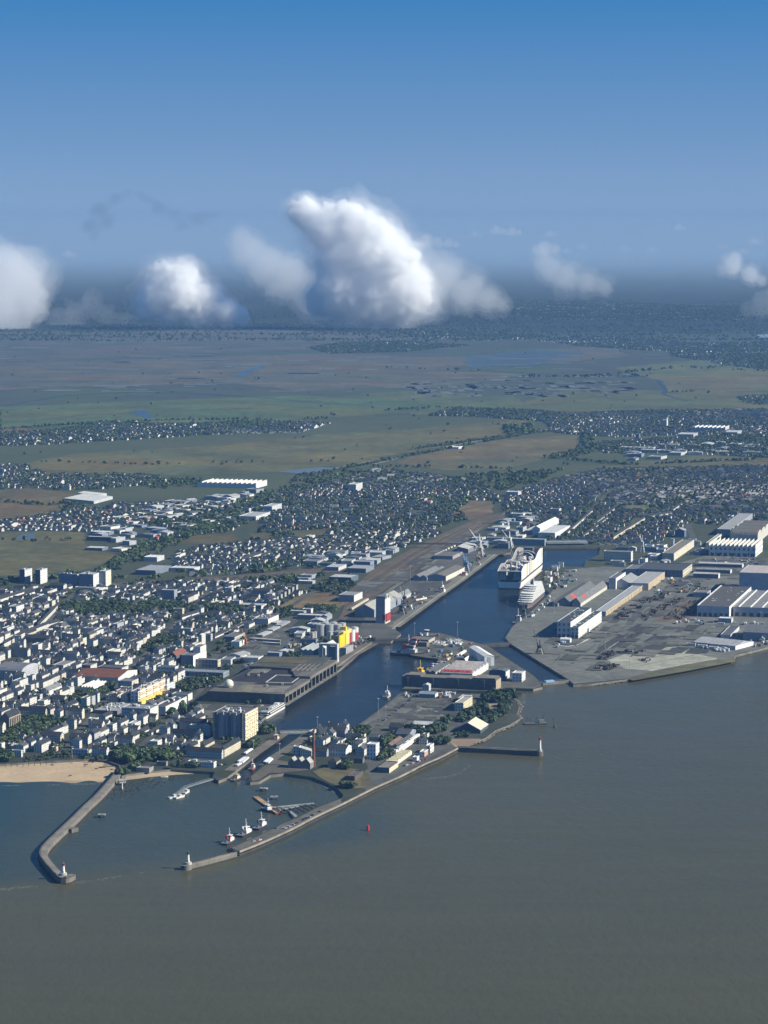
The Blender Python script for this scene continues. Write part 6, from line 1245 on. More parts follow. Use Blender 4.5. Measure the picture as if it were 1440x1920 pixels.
bd('long white-roofed factory beside the railway line', L0, (1150, 480), (1310, 475), (1345, 445), 455, 'flat', (.5, .5, .5), (.62, .62, .6), 'factory', wn=False)
bd('white flat-roofed store above the meadow corner', L0, (970, 395), (1060, 408), (1100, 365), 380, 'flat', (.5, .5, .5), (.72, .72, .7), 'store', wn=False)
bd('white-roofed retail hall at the meadow edge, highest of three', L0, (610, 215), (735, 230), (765, 205), 210, 'flat', (.2, .22, .26), (.62, .62, .6), 'retail_hall', wn=False)
bd('grey-roofed retail hall at the meadow edge, middle of three', L0, (585, 275), (750, 270), (765, 235), 245, 'flat', (.1, .11, .14), (.42, .43, .44), 'retail_hall', wn=False)
bd('cream-roofed retail hall at the meadow edge, lowest of three', L0, (575, 330), (690, 335), (725, 305), 318, 'flat', (.16, .17, .2), (.55, .54, .5), 'retail_hall', wn=False)
bd('red-roofed restaurant by the roundabout trees', L0, (1035, 258), (1065, 258), (1075, 240), 245, 'hip', (.5, .3, .28), (.42, .07, .07), 'restaurant', rh=3)
bd('large white hangar group with slanted pale roof, near the western fields', UL, (240, 517), (352, 530), (425, 522), 519, 'mono', (.5, .52, .54), (.5, .5, .49), 'aircraft_hangar', rh=5, wn=False)
bd('upper bay of the white hangar group', UL, (290, 503), (375, 506), (400, 498), 496, 'mono', (.5, .52, .54), (.52, .52, .5), 'aircraft_hangar', rh=4, wn=False)
bd('very large white assembly plant with ribbed roof, in front of the marsh', UL, (740, 468), (960, 472), (1000, 455), 456, 'saw', (.62, .64, .66), (.6, .6, .58), 'assembly_plant', rh=4, teeth=12, wn=False)
bd('white hospital-like slab above the northern suburb', UL, (1305, 485), (1335, 486), (1360, 480), 458, 'flat', (.6, .6, .6), (.4, .4, .4), 'slab_flats')
bd('group of white terraced flats on the suburb edge', UL, (895, 595), (960, 592), (1010, 565), 578, 'flat', (.6, .62, .64), (.4, .4, .4), 'slab_flats')
bd('pale flats further along the suburb edge', UL, (985, 560), (1020, 562), (1055, 545), 540, 'flat', (.55, .57, .6), (.4, .4, .4), 'slab_flats')
bd('long glass-roofed factory in the distant eastern town', UR, (1150, 262), (1280, 262), (1290, 245), 246, 'saw', (.5, .5, .5), (.6, .61, .61), 'distant_factory', rh=4, teeth=8, wn=False)
bd('second long factory in the distant eastern town', UR, (1100, 285), (1160, 285), (1172, 268), 270, 'flat', (.4, .42, .45), (.5, .5, .5), 'distant_factory', wn=False)
bd('factory with pale monitor roof beside the distant eastern works', UR, (1280, 276), (1325, 276), (1335, 255), 262, 'flat', (.4, .42, .45), (.46, .47, .48), 'distant_factory', wn=False)
bd('round-topped white water tower block in the distant eastern town', UR, (1045, 243), (1060, 244), (1064, 240), 216, 'flat', (.66, .66, .64), (.5, .5, .5), 'slab_flats')
bd('dark square tower in the distant eastern woods', UR, (943, 292), (956, 293), (960, 288), 268, 'flat', (.15, .17, .2), (.2, .2, .2), 'slab_flats')
bd('white service buildings along the marsh road', UR, (245, 326), (280, 325), (295, 318), 318, 'flat', (.6, .6, .6), (.6, .6, .6), 'store', wn=False)
bd('long low white halls in the eastern woods', UR, (885, 328), (1010, 328), (1015, 318), 320, 'flat', (.5, .5, .5), (.55, .55, .55), 'store', wn=False)
bd('white terraced school beside the northern suburb', R6, (130, 130), (190, 138), (200, 120), 115, 'flat', (.55, .56, .58), (.5, .5, .5), 'school')
bd('white flats with two bays beside the railway bend', R6, (350, 230), (395, 232), (400, 215), 200, 'flat', (.6, .58, .54), (.2, .2, .2), 'flats')
bd('small white chapel tower in the northern suburb', R6, (513, 82), (520, 83), (523, 80), 58, 'gable', (.7, .7, .68), SLATE, 'chapel', rh=3)

for lb, win, B_, C_, hh in (('long sunlit white terrace climbing inland from the viaduct', R6, (432, 332), (620, 165), 9), ('shorter sunlit terrace one street over from the long viaduct terrace', R6, (515, 345), (640, 250), 8), ('sunlit white shop fronts on the street behind the basin lattice crane', R6, (668, 352), (825, 255), 10), ('sunlit white fronts continuing inland past the shop-front street', R6, (840, 247), (960, 228), 9), ('pale sunlit row along the suburb ridge beyond the playing field', R6, (960, 215), (1010, 180), 8), ('white sunlit row beside the viaduct terrace, farther from the hangar', R6, (560, 290), (690, 190), 7),
                           ('sunlit white street fronts near the western picture edge, lowest run', L0, (28, 990), (200, 895), 11), ('sunlit cream street fronts above the lowest western run', L0, (190, 905), (330, 850), 10), ('sunlit fronts curving up to the crossroads spire', L0, (258, 865), (390, 728), 11), ('white sunlit houses along the garden belt', L0, (900, 720), (965, 685), 8), ('white sunlit terrace behind the garden belt', L0, (1230, 800), (1345, 765), 8), ('white sunlit terrace below the northern rail cutting', N8, (555, 335), (690, 290), 7), ('second white sunlit terrace beneath the rail cutting', N8, (690, 310), (750, 285), 7)):
    bd(lb, win, (B_[0] - 9 * win.s / 5.2, B_[1] - 1), B_, C_, -hh * .72, 'gable', rnd.choice([WHITE, WHITE, CREAM, (.6, .58, .53)]), SLATE, 'terrace', rh=3.5, th=None)
# ================================================================= THE TOWN: streets of houses and flats, gardens, trees, cars
rd = random.Random(21)
BLD = []                                                  # every filled-in building: x, y, th, w, d, h, roof, rh, wall, rc, side
WALLS = [WHITE] * 10 + [(.6, .58, .53), (.66, .61, .5), (.52, .5, .47), (.58, .5, .42), (.42, .42, .44), (.7, .66, .6)]
ROOFS = [SLATE] * 9 + [(.07, .072, .08), (.045, .05, .06), (.09, .085, .085), (.1, .1, .105)]
FLATR = [(.2, .2, .2), (.3, .3, .3), (.12, .12, .125), (.42, .42, .41), (.09, .09, .09), (.55, .55, .53)]
def visible(x, y, m=40):
    u, v = PROJ((x, y, Q)); return -m < u < 1440 + m and v > 600
def corners(x, y, th, w, d, m=0.):
    e2, e1 = axes(th); c = Vector((x, y)); return [c + e2 * a * (w / 2 + m) + e1 * b_ * (d / 2 + m) for a, b_ in ((-1, -1), (1, -1), (1, 1), (-1, 1))]
def place(P, x, y, th, w, d, h, roof, rh, wall, rc, side=None, gap=0.):
    if not inpoly(P, x, y): return False
    cs = corners(x, y, th, w, d, gap)
    if any(occ(p.x, p.y) for p in cs) or occ(x, y): return False
    BLD.append((x, y, th, w, d, h, roof, rh, wall, rc, side)); mark(corners(x, y, th, w, d, -.5), 3); return True
def gpoly(pts, win=PX): return [G(*win(*p)).xy for p in pts]
def grid(P, th):
    e2, e1 = axes(th); s = [p.dot(e2) for p in P]; t = [p.dot(e1) for p in P]; return e2, e1, min(s), max(s), min(t), max(t)
def dense(P, th, bw, bd_, hlo, hhi, street=11, flat=.22, seed=0):
    r = random.Random(seed); e2, e1, s0, s1, t0, t1 = grid(P, th)
    s = s0
    while s < s1:
        W = bw * r.uniform(.85, 1.25); t = t0 + r.uniform(0, 40)
        while t < t1:
            D = bd_ * r.uniform(.8, 1.3); base = r.uniform(hlo, hhi)
            for side in (0, 1):                           # rows along the deep sides: the eastern fronts catch the sun
                y = t + r.uniform(0, 4)
                while y < t + D - 9:
                    L = r.choice([9, 11, 13, 16, 22, 30]); L = min(L, t + D - y)
                    if L < 6: break
                    dp = r.uniform(8.5, 11.5); h = max(4.5, base + r.uniform(-2.6, 2.6)); x = s + dp / 2 if side == 0 else s + W - dp / 2; c = e2 * x + e1 * (y + L / 2)
                    fl = r.random() < flat
                    if r.random() < .9: place(P, c.x, c.y, th, dp, L - .3, h, 'flat' if fl else 'gable', r.uniform(2.6, 4), r.choice(WALLS), r.choice(FLATR if fl else ROOFS))
                    y += L + (0 if r.random() < .75 else r.uniform(3, 9))
            for side in (0, 1):
                x = s + 12
                while x < s + W - 20:
                    L = r.choice([9, 11, 14, 18, 24]); L = min(L, s + W - 11 - x)
                    if L < 6: break
                    dp = r.uniform(8.5, 11); h = max(4.5, base + r.uniform(-2.6, 2.6)); y = t + dp / 2 if side == 0 else t + D - dp / 2; c = e2 * (x + L / 2) + e1 * y; fl = r.random() < flat
                    if r.random() < .86: place(P, c.x, c.y, th, L - .3, dp, h, 'flat' if fl else 'gablex', r.uniform(2.6, 4), r.choice(WALLS), r.choice(FLATR if fl else ROOFS))
                    x += L + (0 if r.random() < .7 else r.uniform(3, 10))
            for k in range(int(W * D / 190)):
                c = e2 * (s + r.uniform(14, max(15, W - 14))) + e1 * (t + r.uniform(14, max(15, D - 14)))
                if r.random() < .24: place(P, c.x, c.y, th, r.uniform(5, 10), r.uniform(5, 11), r.uniform(2.8, 5), r.choice(['gable', 'flat', 'gablex']), 2, r.choice(WALLS), r.choice(ROOFS + FLATR))
                else: garden(c.x, c.y, r)
            t += D + street
        s += W + street
TREES = []                                                # x, y, radius, height, tint index
def garden(x, y, r, lo=2.2, hi=4.6):
    if not occ(x, y): TREES.append((x, y, r.uniform(lo, hi), 0, r.randrange(3)))
def suburb(P, th, dens=1.0, seed=0, trees=1.0, hmax=5.4, step=15.5, red=.0, occu=True, wander=.5):
    r = random.Random(seed); e2, e1, s0, s1, t0, t1 = grid(P, th); row = 0; t = t0
    while t < t1:
        s = s0 + r.uniform(0, 10); bend = r.uniform(-.3, .3)
        while s < s1:
            c = e2 * s + e1 * (t + 14 * noise.noise((s * .006, t * .006, seed)) * 2)
            a = th + .6 * noise.noise((c.x * .002, c.y * .002, 3.3)) * wander * 2 + r.choice([0, 0, 0, math.pi / 2])
            clus = noise.noise((c.x * .004, c.y * .004, seed + 7.7))
            if r.random() < .82 * dens + clus * .4:
                h = r.uniform(3.4, hmax + .6); w_ = r.uniform(8, 12.5); d_ = r.uniform(7, 10)
                wl = r.choice(WALLS); rc = (.22, .085, .055) if r.random() < red else r.choice(ROOFS)
                if r.random() < .06: h, w_, d_ = r.uniform(5, 10), r.uniform(12, 30), r.uniform(9, 12)
                if occu: place(P, c.x, c.y, a, w_, d_, h, r.choice(['gable', 'gablex', 'gable', 'hip', 'flat' if h > 6 else 'gable']), r.uniform(2.4, 3.8), wl, rc, None, 1)
                elif inpoly(P, c.x, c.y): BLD.append((c.x, c.y, a, w_, d_, h, 'gable', 3, wl, rc, None))
            for k in range(int(trees * 3.4 + r.random())):
                x, y = c.x + r.uniform(-9, 9), c.y + r.uniform(-13, 13)
                if r.random() < .5 - clus * .6 and inpoly(P, x, y) and not (occu and occ(x, y)): TREES.append((x, y, r.uniform(2.0, 5.2), 0, r.randrange(3)))
            s += step * r.uniform(.85, 1.25)
        row += 1; t += (19 if row % 2 else 27) * r.uniform(.9, 1.1)
def industrial(P, th, n, seed, lo=14, hi=48):
    r = random.Random(seed); e2, e1, s0, s1, t0, t1 = grid(P, th); k = 0
    for _ in range(n * 6):
        if k >= n: break
        c = e2 * r.uniform(s0, s1) + e1 * r.uniform(t0, t1); w_, d_ = r.uniform(lo, hi), r.uniform(lo, hi * 1.1)
        fl = r.random() < .6
        if place(P, c.x, c.y, th + r.choice([0, 0, .1, -.15]), w_, d_, r.uniform(4.5, 9), 'flat' if fl else 'gable', r.uniform(1.5, 3), r.choice([(.5, .5, .5), (.3, .33, .36), (.66, .65, .62), (.4, .42, .45), WHITE, (.2, .26, .36)]), r.choice([(.4, .4, .39), (.26, .27, .28), (.16, .17, .18), (.48, .48, .46), (.1, .11, .12), (.2, .2, .21), (.12, .2, .34) if r.random() < .2 else (.3, .3, .3)]), 'S', 4): k += 1
def wood(P, n, seed, lo=3, hi=6, occu=True, tn=None):
    r = random.Random(seed); xs = [p[0] for p in P]; ys = [p[1] for p in P]
    for _ in range(n):
        x, y = r.uniform(min(xs), max(xs)), r.uniform(min(ys), max(ys))
        if inpoly(P, x, y) and not (occu and occ(x, y) in (3, 5, 6, 8, 9)) and noise.noise((x * .02, y * .02, 2)) > -.38: TREES.append((x, y, r.uniform(lo, hi), 0, r.randrange(3) if tn is None else tn))
def hedge(pts, sp, seed, lo=2.5, hi=5, jit=6., occu=False):
    r = random.Random(seed); g = [G(u, v).xy for u, v in pts]
    for a, b_ in zip(g[:-1], g[1:]):
        L = (b_ - a).length; n = int(L / sp)
        for i in range(n):
            p = a.lerp(b_, (i + r.random()) / n); x, y = p.x + r.gauss(0, jit * .5), p.y + r.gauss(0, jit)
            if noise.noise((x * .01, y * .01, seed)) > -.3 and not (occu and occ(x, y)): TREES.append((x, y, r.uniform(lo, hi), 0, r.randrange(3)))
# parks and squares first, so the streets leave them free
for pts, win, n, lo, hi in (([(0, 420), (120, 330), (230, 230), (400, 150), (560, 170), (620, 230), (480, 300), (330, 370), (200, 420), (100, 470), (0, 500)], L4, 900, 3.5, 5.5), ([(690, 880), (830, 800), (960, 740), (1110, 690), (1230, 640), (1320, 600), (1330, 650), (1200, 720), (1060, 780), (930, 850), (840, 910), (700, 930)], L2, 700, 3.5, 5.5),
                            ([(360, 820), (520, 720), (680, 700), (700, 760), (560, 850), (420, 880)], L6, 420, 3.5, 5.5), ([(0, 330), (400, 300), (900, 330), (1440, 350), (1440, 410), (900, 400), (560, 420), (200, 420), (0, 400)], L6, 1300, 3, 5), ([(700, 510), (1100, 480), (1440, 500), (1440, 620), (1100, 640), (720, 590)], L1, 1000, 3, 5.5),
                            ([(790, 370), (1100, 370), (1150, 400), (1080, 425), (800, 410)], L7, 260, 3.5, 6), ([(460, 370), (640, 370), (640, 420), (460, 420)], L7, 120, 3, 5), ([(-10, 420), (70, 410), (220, 420), (400, 440), (690, 440), (720, 490), (560, 530), (300, 520), (200, 560), (80, 560), (-20, 520)], L5, 260, 4, 6.5),
                            ([(60, 580), (200, 590), (210, 650), (80, 640)], L5, 40, 4, 5.5), ([(-10, 650), (110, 640), (140, 690), (20, 700)], L5, 30, 3, 4.5), ([(440, 600), (800, 520), (800, 590), (640, 590), (480, 590)], L4, 70, 2.5, 4), ([(0, 560), (150, 560), (140, 650), (0, 660)], L4, 80, 3, 5), ([(270, 620), (800, 590), (800, 605), (300, 650)], L4, 50, 1.5, 2.5)):
    P = gpoly(pts, win); wood(P, n, len(TREES) + 5, lo, hi); mark(P, 7)
# the pines of the seaside park, beside the old mole
PARK = []
for pts, n, lo, hi in (([(810, 470), (850, 450), (1000, 445), (1035, 470), (990, 490), (900, 500), (815, 500)], 70, 4.5, 6.5), ([(925, 520), (990, 515), (990, 555), (930, 550)], 12, 5, 6.5), ([(640, 620), (720, 545), (800, 520), (850, 540), (850, 570), (780, 580), (700, 640), (650, 645)], 60, 4.5, 6), ([(720, 650), (860, 560), (970, 550), (960, 580), (860, 640), (800, 660)], 60, 4, 6), ([(525, 615), (600, 605), (620, 625), (560, 650)], 14, 4.5, 6), ([(430, 765), (520, 750), (600, 765), (560, 785), (460, 785)], 24, 4, 5.5), ([(440, 680), (500, 660), (580, 665), (560, 700), (450, 715)], 26, 4, 5.5), ([(290, 690), (380, 670), (410, 710), (320, 720)], 22, 4, 5.5), ([(610, 715), (730, 705), (730, 730), (620, 730)], 16, 2.5, 3.5)):
    k = len(TREES); wood(gpoly(pts, I4), int(n * 1.7), len(TREES) + 3, lo, hi, True, 2); PARK += TREES[k:]
for pts, win, n in (([(140, 240), (280, 220), (330, 330), (200, 380), (140, 330)], U_, 46), ([(430, 330), (600, 310), (600, 390), (440, 400)], U_, 30), ([(390, 520), (580, 490), (600, 540), (420, 590)], U_, 26), ([(1000, 130), (1110, 150), (1100, 230), (900, 300), (900, 200)], T_, 50), ([(320, 100), (440, 90), (430, 150), (330, 170)], T_, 26), ([(150, 280), (260, 250), (260, 310), (160, 330)], T_, 18), ([(1180, 520), (1300, 500), (1300, 560), (1180, 560)], T_, 16), ([(10, 580), (80, 560), (80, 620), (10, 640)], T_, 10),
                    ([(1180, 740), (1400, 770), (1380, 790), (1200, 760)], T_, 30), ([(930, 510), (1000, 640), (930, 660)], L3, 0), ([(780, 660), (920, 650), (920, 700), (780, 720)], L3, 24), ([(480, 180), (600, 170), (600, 250), (470, 250)], L3, 46), ([(1080, 340), (1420, 330), (1200, 440), (1080, 470), (900, 420)], L3, 60), ([(640, 290), (900, 280), (980, 320), (660, 320)], L3, 40), ([(860, 260), (960, 190), (980, 220), (900, 270)], L3, 16)):
    k = len(TREES); wood(gpoly(pts, win), n * 3, len(TREES) + 9, 3, 5); PARK += TREES[k:]
for x, y, rr_ in ((968, 740, 9), (1068, 752, 9)):          # the pair of tall dark poplars by the car park
    p = G(*L3(x, y)); TREES.append((p.x, p.y, 5.5, 22, 2))
# dense streets behind the beach and up to the railway
OLD = gpoly([(-130, 1430), (-130, 1195), (60, 1195), (330, 1185), (410, 1190), (345, 1262), (335, 1300), (375, 1340), (400, 1385), (420, 1425), (250, 1420), (150, 1418), (60, 1424)])
dense(OLD, TH, 52, 74, 8, 12.5, seed=2)
MID = gpoly([(-130, 1195), (-130, 1130), (90, 1100), (210, 1098), (330, 1090), (480, 1090), (590, 1115), (545, 1140), (450, 1190), (410, 1195), (60, 1195)])
dense(MID, TH, 46, 58, 4.5, 8.5, street=9, flat=.12, seed=5)
dense(gpoly([(610, 1365), (660, 1362), (690, 1395), (700, 1430), (620, 1425), (590, 1400), (560, 1392)]), TH, 40, 40, 6, 9.5, seed=8)
dense(gpoly([(770, 1385), (800, 1380), (800, 1395), (770, 1400)]), TH, 30, 30, 5, 7, seed=9)
industrial(gpoly([(390, 1235), (470, 1185), (560, 1145), (640, 1130), (680, 1150), (600, 1200), (540, 1240), (450, 1250)]), TH, 42, 3, 10, 32)
industrial(gpoly([(560, 1100), (600, 1075), (700, 1060), (740, 1035), (650, 1035), (560, 1050)]), TH, 34, 4, 14, 40)
industrial(gpoly([(860, 1035), (905, 1005), (960, 965), (1010, 965), (1000, 1000), (930, 1030)]), TH, 26, 6, 12, 36)
industrial(gpoly([(160, 1010), (230, 970), (330, 940), (430, 930), (500, 915), (440, 965), (360, 1000), (270, 1020), (180, 1050)]), TH - .25, 62, 7, 12, 38)
industrial(gpoly([(1130, 1062), (1160, 1030), (1300, 1015), (1330, 1035), (1240, 1062)]), TH, 22, 8, 10, 26)
industrial(gpoly([(1040, 1062), (1090, 1066), (1090, 1085), (1030, 1110), (1020, 1085)]), TH, 12, 9, 5, 12)
industrial(gpoly([(1150, 845), (1300, 828), (1420, 835), (1420, 860), (1200, 870)]), TH, 24, 10, 20, 60)
industrial(gpoly([(700, 1120), (760, 1095), (800, 1110), (760, 1130)]), TH, 10, 11, 8, 20)
hedge([(500, 955), (560, 925), (620, 900)], 4, 61, 3, 6, 12, True); hedge([(165, 1088), (222, 1052), (285, 1024), (355, 998), (435, 958), (505, 924)], 5, 63, 3, 5.5, 9); hedge([(150, 1094), (212, 1066), (276, 1036), (345, 1011), (425, 972), (495, 938)], 6, 64, 3, 5.5, 8); hedge([(300, 1012), (350, 995), (430, 962), (500, 930)], 5, 62, 3, 5, 8, True)
suburb(gpoly([(330, 1035), (420, 1022), (560, 1012), (700, 1000), (810, 992), (835, 1000), (760, 1025), (690, 1050), (560, 1062), (400, 1070), (320, 1070)]), TH, 1.0, 11, .8, 6)
suburb(gpoly([(500, 1000), (480, 970), (520, 930), (640, 900), (720, 880), (800, 890), (900, 905), (940, 940), (880, 972), (790, 998), (620, 1012), (540, 1010)]), TH + .2, .95, 12, 1.0, 5.6, red=.04)
suburb(gpoly([(940, 955), (960, 925), (1040, 900), (1130, 882), (1290, 868), (1600, 862), (1600, 990), (1440, 975), (1290, 985), (1230, 1020), (1130, 1022), (1030, 1015), (950, 965)]), TH + .1, 1.0, 13, .9, 6, step=13.5, red=.03)
suburb(gpoly([(-150, 1000), (-150, 985), (20, 975), (130, 955), (260, 950), (330, 975), (260, 990), (170, 998), (100, 995)]), TH - .2, 1.0, 14, .6, 5, red=.08)
suburb(gpoly([(-150, 875), (60, 872), (120, 885), (300, 893), (310, 905), (190, 918), (60, 920), (-150, 912)]), TH, .8, 15, 1.1, 5)
suburb(gpoly([(330, 1072), (480, 1070), (560, 1075), (560, 1090), (400, 1090)]), TH, .6, 16, 1.0, 5)
suburb(gpoly([(200, 945), (420, 945), (500, 935), (480, 975), (420, 1000), (330, 1010), (300, 985)]), TH - .2, .55, 17, 1.2, 6)
# the distant villages
for pts, ds, sd, tr in (([(-200, 812), (100, 808), (190, 792), (360, 796), (470, 790), (620, 793), (560, 812), (400, 815), (240, 825), (120, 832), (-200, 846)], .5, 31, 1.7), ([(800, 780), (860, 765), (960, 768), (1100, 778), (1080, 795), (900, 782)], .5, 32, 1.8), ([(1020, 792), (1080, 776), (1220, 770), (1500, 768), (1500, 815), (1300, 815), (1150, 820), (1040, 812)], .95, 33, .9), ([(1120, 830), (1400, 815), (1500, 818), (1500, 862), (1250, 850), (1130, 850)], .4, 34, 2.0),
                        ([(1010, 640), (1080, 630), (1230, 636), (1330, 648), (1300, 662), (1120, 652)], .42, 35, 1.6), ([(1250, 645), (1500, 640), (1500, 700), (1380, 688), (1260, 668)], .4, 36, 1.5), ([(750, 622), (950, 622), (1040, 632), (900, 640), (770, 632)], .2, 37, 1.3), ([(575, 652), (640, 642), (760, 640), (880, 648), (760, 660), (620, 664)], .15, 38, 2.2), ([(1380, 745), (1500, 738), (1500, 760), (1400, 758)], .5, 39, 1.4), ([(880, 560), (1180, 568), (1400, 575), (1400, 600), (1000, 600)], .06, 40, 1.0)):
    suburb(gpoly(pts), TH, ds, sd, tr, 5, step=15.5 if sd < 35 else 30, occu=False)
# hedgerows, copses and shelter belts of the plain
wood(gpoly([(560, 890), (640, 880), (700, 885), (640, 905), (560, 930), (500, 960), (480, 950)]), 700, 41, 3, 6); wood(gpoly([(820, 905), (880, 890), (960, 885), (1060, 880), (1010, 905), (940, 920), (900, 935)]), 900, 42, 3, 6)
wood(gpoly([(800, 935), (890, 935), (900, 955), (820, 965)]), 500, 43, 3, 6); wood(gpoly([(230, 905), (330, 898), (420, 905), (300, 918)]), 300, 44, 3, 6); wood(gpoly([(1090, 815), (1110, 815), (1125, 845), (1060, 862), (1000, 858), (1080, 845)]), 600, 45, 4, 7)
wood(gpoly([(1210, 895), (1440, 960), (1440, 990), (1330, 985), (1280, 975)]), 200, 46, 3, 5); wood(gpoly([(180, 1050), (270, 1015), (400, 960), (500, 920), (520, 935), (430, 985), (300, 1040), (210, 1075)]), 900, 53, 3, 5.5); wood(gpoly([(60, 940), (160, 935), (160, 955), (100, 965)]), 200, 47, 3, 6); wood(gpoly([(590, 985), (900, 970), (780, 1000), (640, 1012)]), 420, 48, 3, 5.5); wood(gpoly([(470, 1015), (640, 1000), (700, 985), (560, 990), (470, 1000)]), 420, 49, 3, 5.5)
wood(gpoly([(440, 1065), (560, 1050), (640, 1055), (600, 1085), (520, 1095), (450, 1085)]), 300, 50, 3, 5.5); wood(gpoly([(580, 1100), (660, 1080), (660, 1100), (600, 1115)]), 120, 51, 3, 5.5); wood(gpoly([(940, 800), (1000, 796), (1000, 812), (950, 815)]), 160, 52, 4, 8)
for pts, sp, sd in (([(0, 772), (0, 806), (200, 792), (330, 788), (620, 786)], 9, 71), ([(90, 866), (280, 872), (420, 868), (620, 866)], 22, 72), ([(640, 880), (800, 850), (960, 820), (1010, 808)], 9, 73), ([(760, 845), (900, 826), (1040, 808)], 10, 74), ([(980, 708), (1215, 706)], 16, 75), ([(720, 770), (820, 765), (900, 770)], 12, 76), ([(0, 940), (80, 948), (160, 942)], 10, 77), ([(200, 1062), (240, 1040), (290, 1015)], 8, 78), ([(1250, 737), (1300, 735), (1330, 738)], 14, 79),
                    ([(1100, 706), (1280, 690), (1500, 700)], 26, 80), ([(720, 690), (900, 696)], 40, 81), ([(560, 640), (900, 628), (1200, 622)], 30, 82), ([(0, 1012), (60, 1016), (150, 1012)], 16, 83), ([(1030, 860), (1180, 872), (1440, 862)], 7, 84), ([(700, 875), (960, 880)], 12, 85), ([(-60, 1092), (100, 1086), (200, 1075)], 8, 86), ([(240, 1100), (330, 1096), (500, 1092), (560, 1090)], 8, 87), ([(1330, 690), (1440, 676)], 20, 88)):
    hedge(pts, sp, sd, 3, 6.5 if sd not in (75, 80, 81, 82) else 11, 5 if sd > 70 else 10)
for k in range(430):
    u, v = rd.uniform(-100, 1500), 562 + 78 * rd.random() ** .7; L_ = rd.uniform(25, 110); hedge([(u - L_, v), (u + L_, v + rd.uniform(-1.5, 1.5))], rd.uniform(26, 48), 900 + k, 5, 9, 30)
for k in range(160):
    u, v = rd.uniform(-60, 1500), rd.uniform(655, 880); p = G(u, v)
    if not occ(p.x, p.y) or occ(p.x, p.y) == 7: TREES.append((p.x, p.y, rd.uniform(3, 6), 0, rd.randrange(3)))
# ---- make the buildings: those that show largest as things with parts, the rest as one mass of roofs
def size_px(b): return b[3] * b[5] * 1e6 / b[1] ** 2
HOUSE, FLATS, SHED = [], [], []
for b in BLD:
    if b[1] < 9000 and visible(b[0], b[1], -4): (SHED if b[10] == 'S' else FLATS if b[5] >= 7.6 else HOUSE).append(b)
KEEP = {}
for nm, L, n in (('house', HOUSE, 300), ('apartment_house', FLATS, 260), ('industrial_shed', SHED, 130)):
    L.sort(key=lambda b: b[1] - 60 * b[5]); KEEP[nm] = L[:n]
kept = set(id(b) for L in KEEP.values() for b in L)
WN = lambda c: 'white' if c[0] > .69 else 'cream' if c[0] - c[2] > .1 and c[0] > .6 else 'tan' if c[0] - c[2] > .1 else 'off-white' if c[0] > .55 else 'blue' if c[2] - c[0] > .1 else 'grey'
RN = lambda c: 'red tile' if c[0] > 2 * c[2] else 'slate' if max(c) < .085 else 'dark grey' if max(c) < .16 else 'blue' if c[2] > 1.6 * c[0] else 'mid-grey' if max(c) < .35 else 'pale'
RT = {'gable': 'gabled', 'gablex': 'broad-fronted', 'hip': 'hip-roofed', 'flat': 'flat-roofed'}
CUT = (',', ' with ', ' beside ', ' behind ', ' in front', ' by ', ' on ', ' at ', ' from ', ' below ', ' ending ', ' standing ', ' running ', ' tied ', ' leaving ', ' and ', ' climbing ', ' inside ', ' against ', ' under ', ' among ', ' near ', ' nearest ', ' outside ', ' above ', ' along ', ' across ', ' facing ', ' joined ', ' over ', ' moored ', ' mid ', ' floating ', ' next ', ' curving ', ' continuing ', ' stuck ', ' cut ', ' between ', ' up to ', ' toward ', ' to ', ' in ', ' of ', ' still ')
def short_name(s):
    for c in CUT: s = s.split(c)[0]
    return s
SHORT = [(short_name(l[0]), l[1], l[2]) for l in LM]
cnt_ = {}
for l in SHORT: cnt_[l[0]] = cnt_.get(l[0], 0) + 1
MARKS = [l for l in SHORT if cnt_[l[0]] == 1 and 2 <= len(l[0].split()) <= 5]
def where(x, y):
    nm, lx, ly = min(MARKS, key=lambda l: (l[1] - x) ** 2 + ((l[2] - y) * .8) ** 2); dx, dy = x - lx, y - ly
    d = math.hypot(dx, dy); rel = ('inland from' if dy > 0 else 'seaward of') if abs(dy) > abs(dx) * 1.3 else ('sunward of' if dx > 0 else 'shadeward of')
    return ('close ' if d < 40 else 'well ' if d > 130 else '') + rel + ' the ' + nm
USED = {}
def unique(label, nm):
    return label
NMSG = {'house': 'small houses between the town streets', 'apartment_house': 'terraced flats of the old town streets', 'industrial_shed': 'works and retail sheds around the port'}
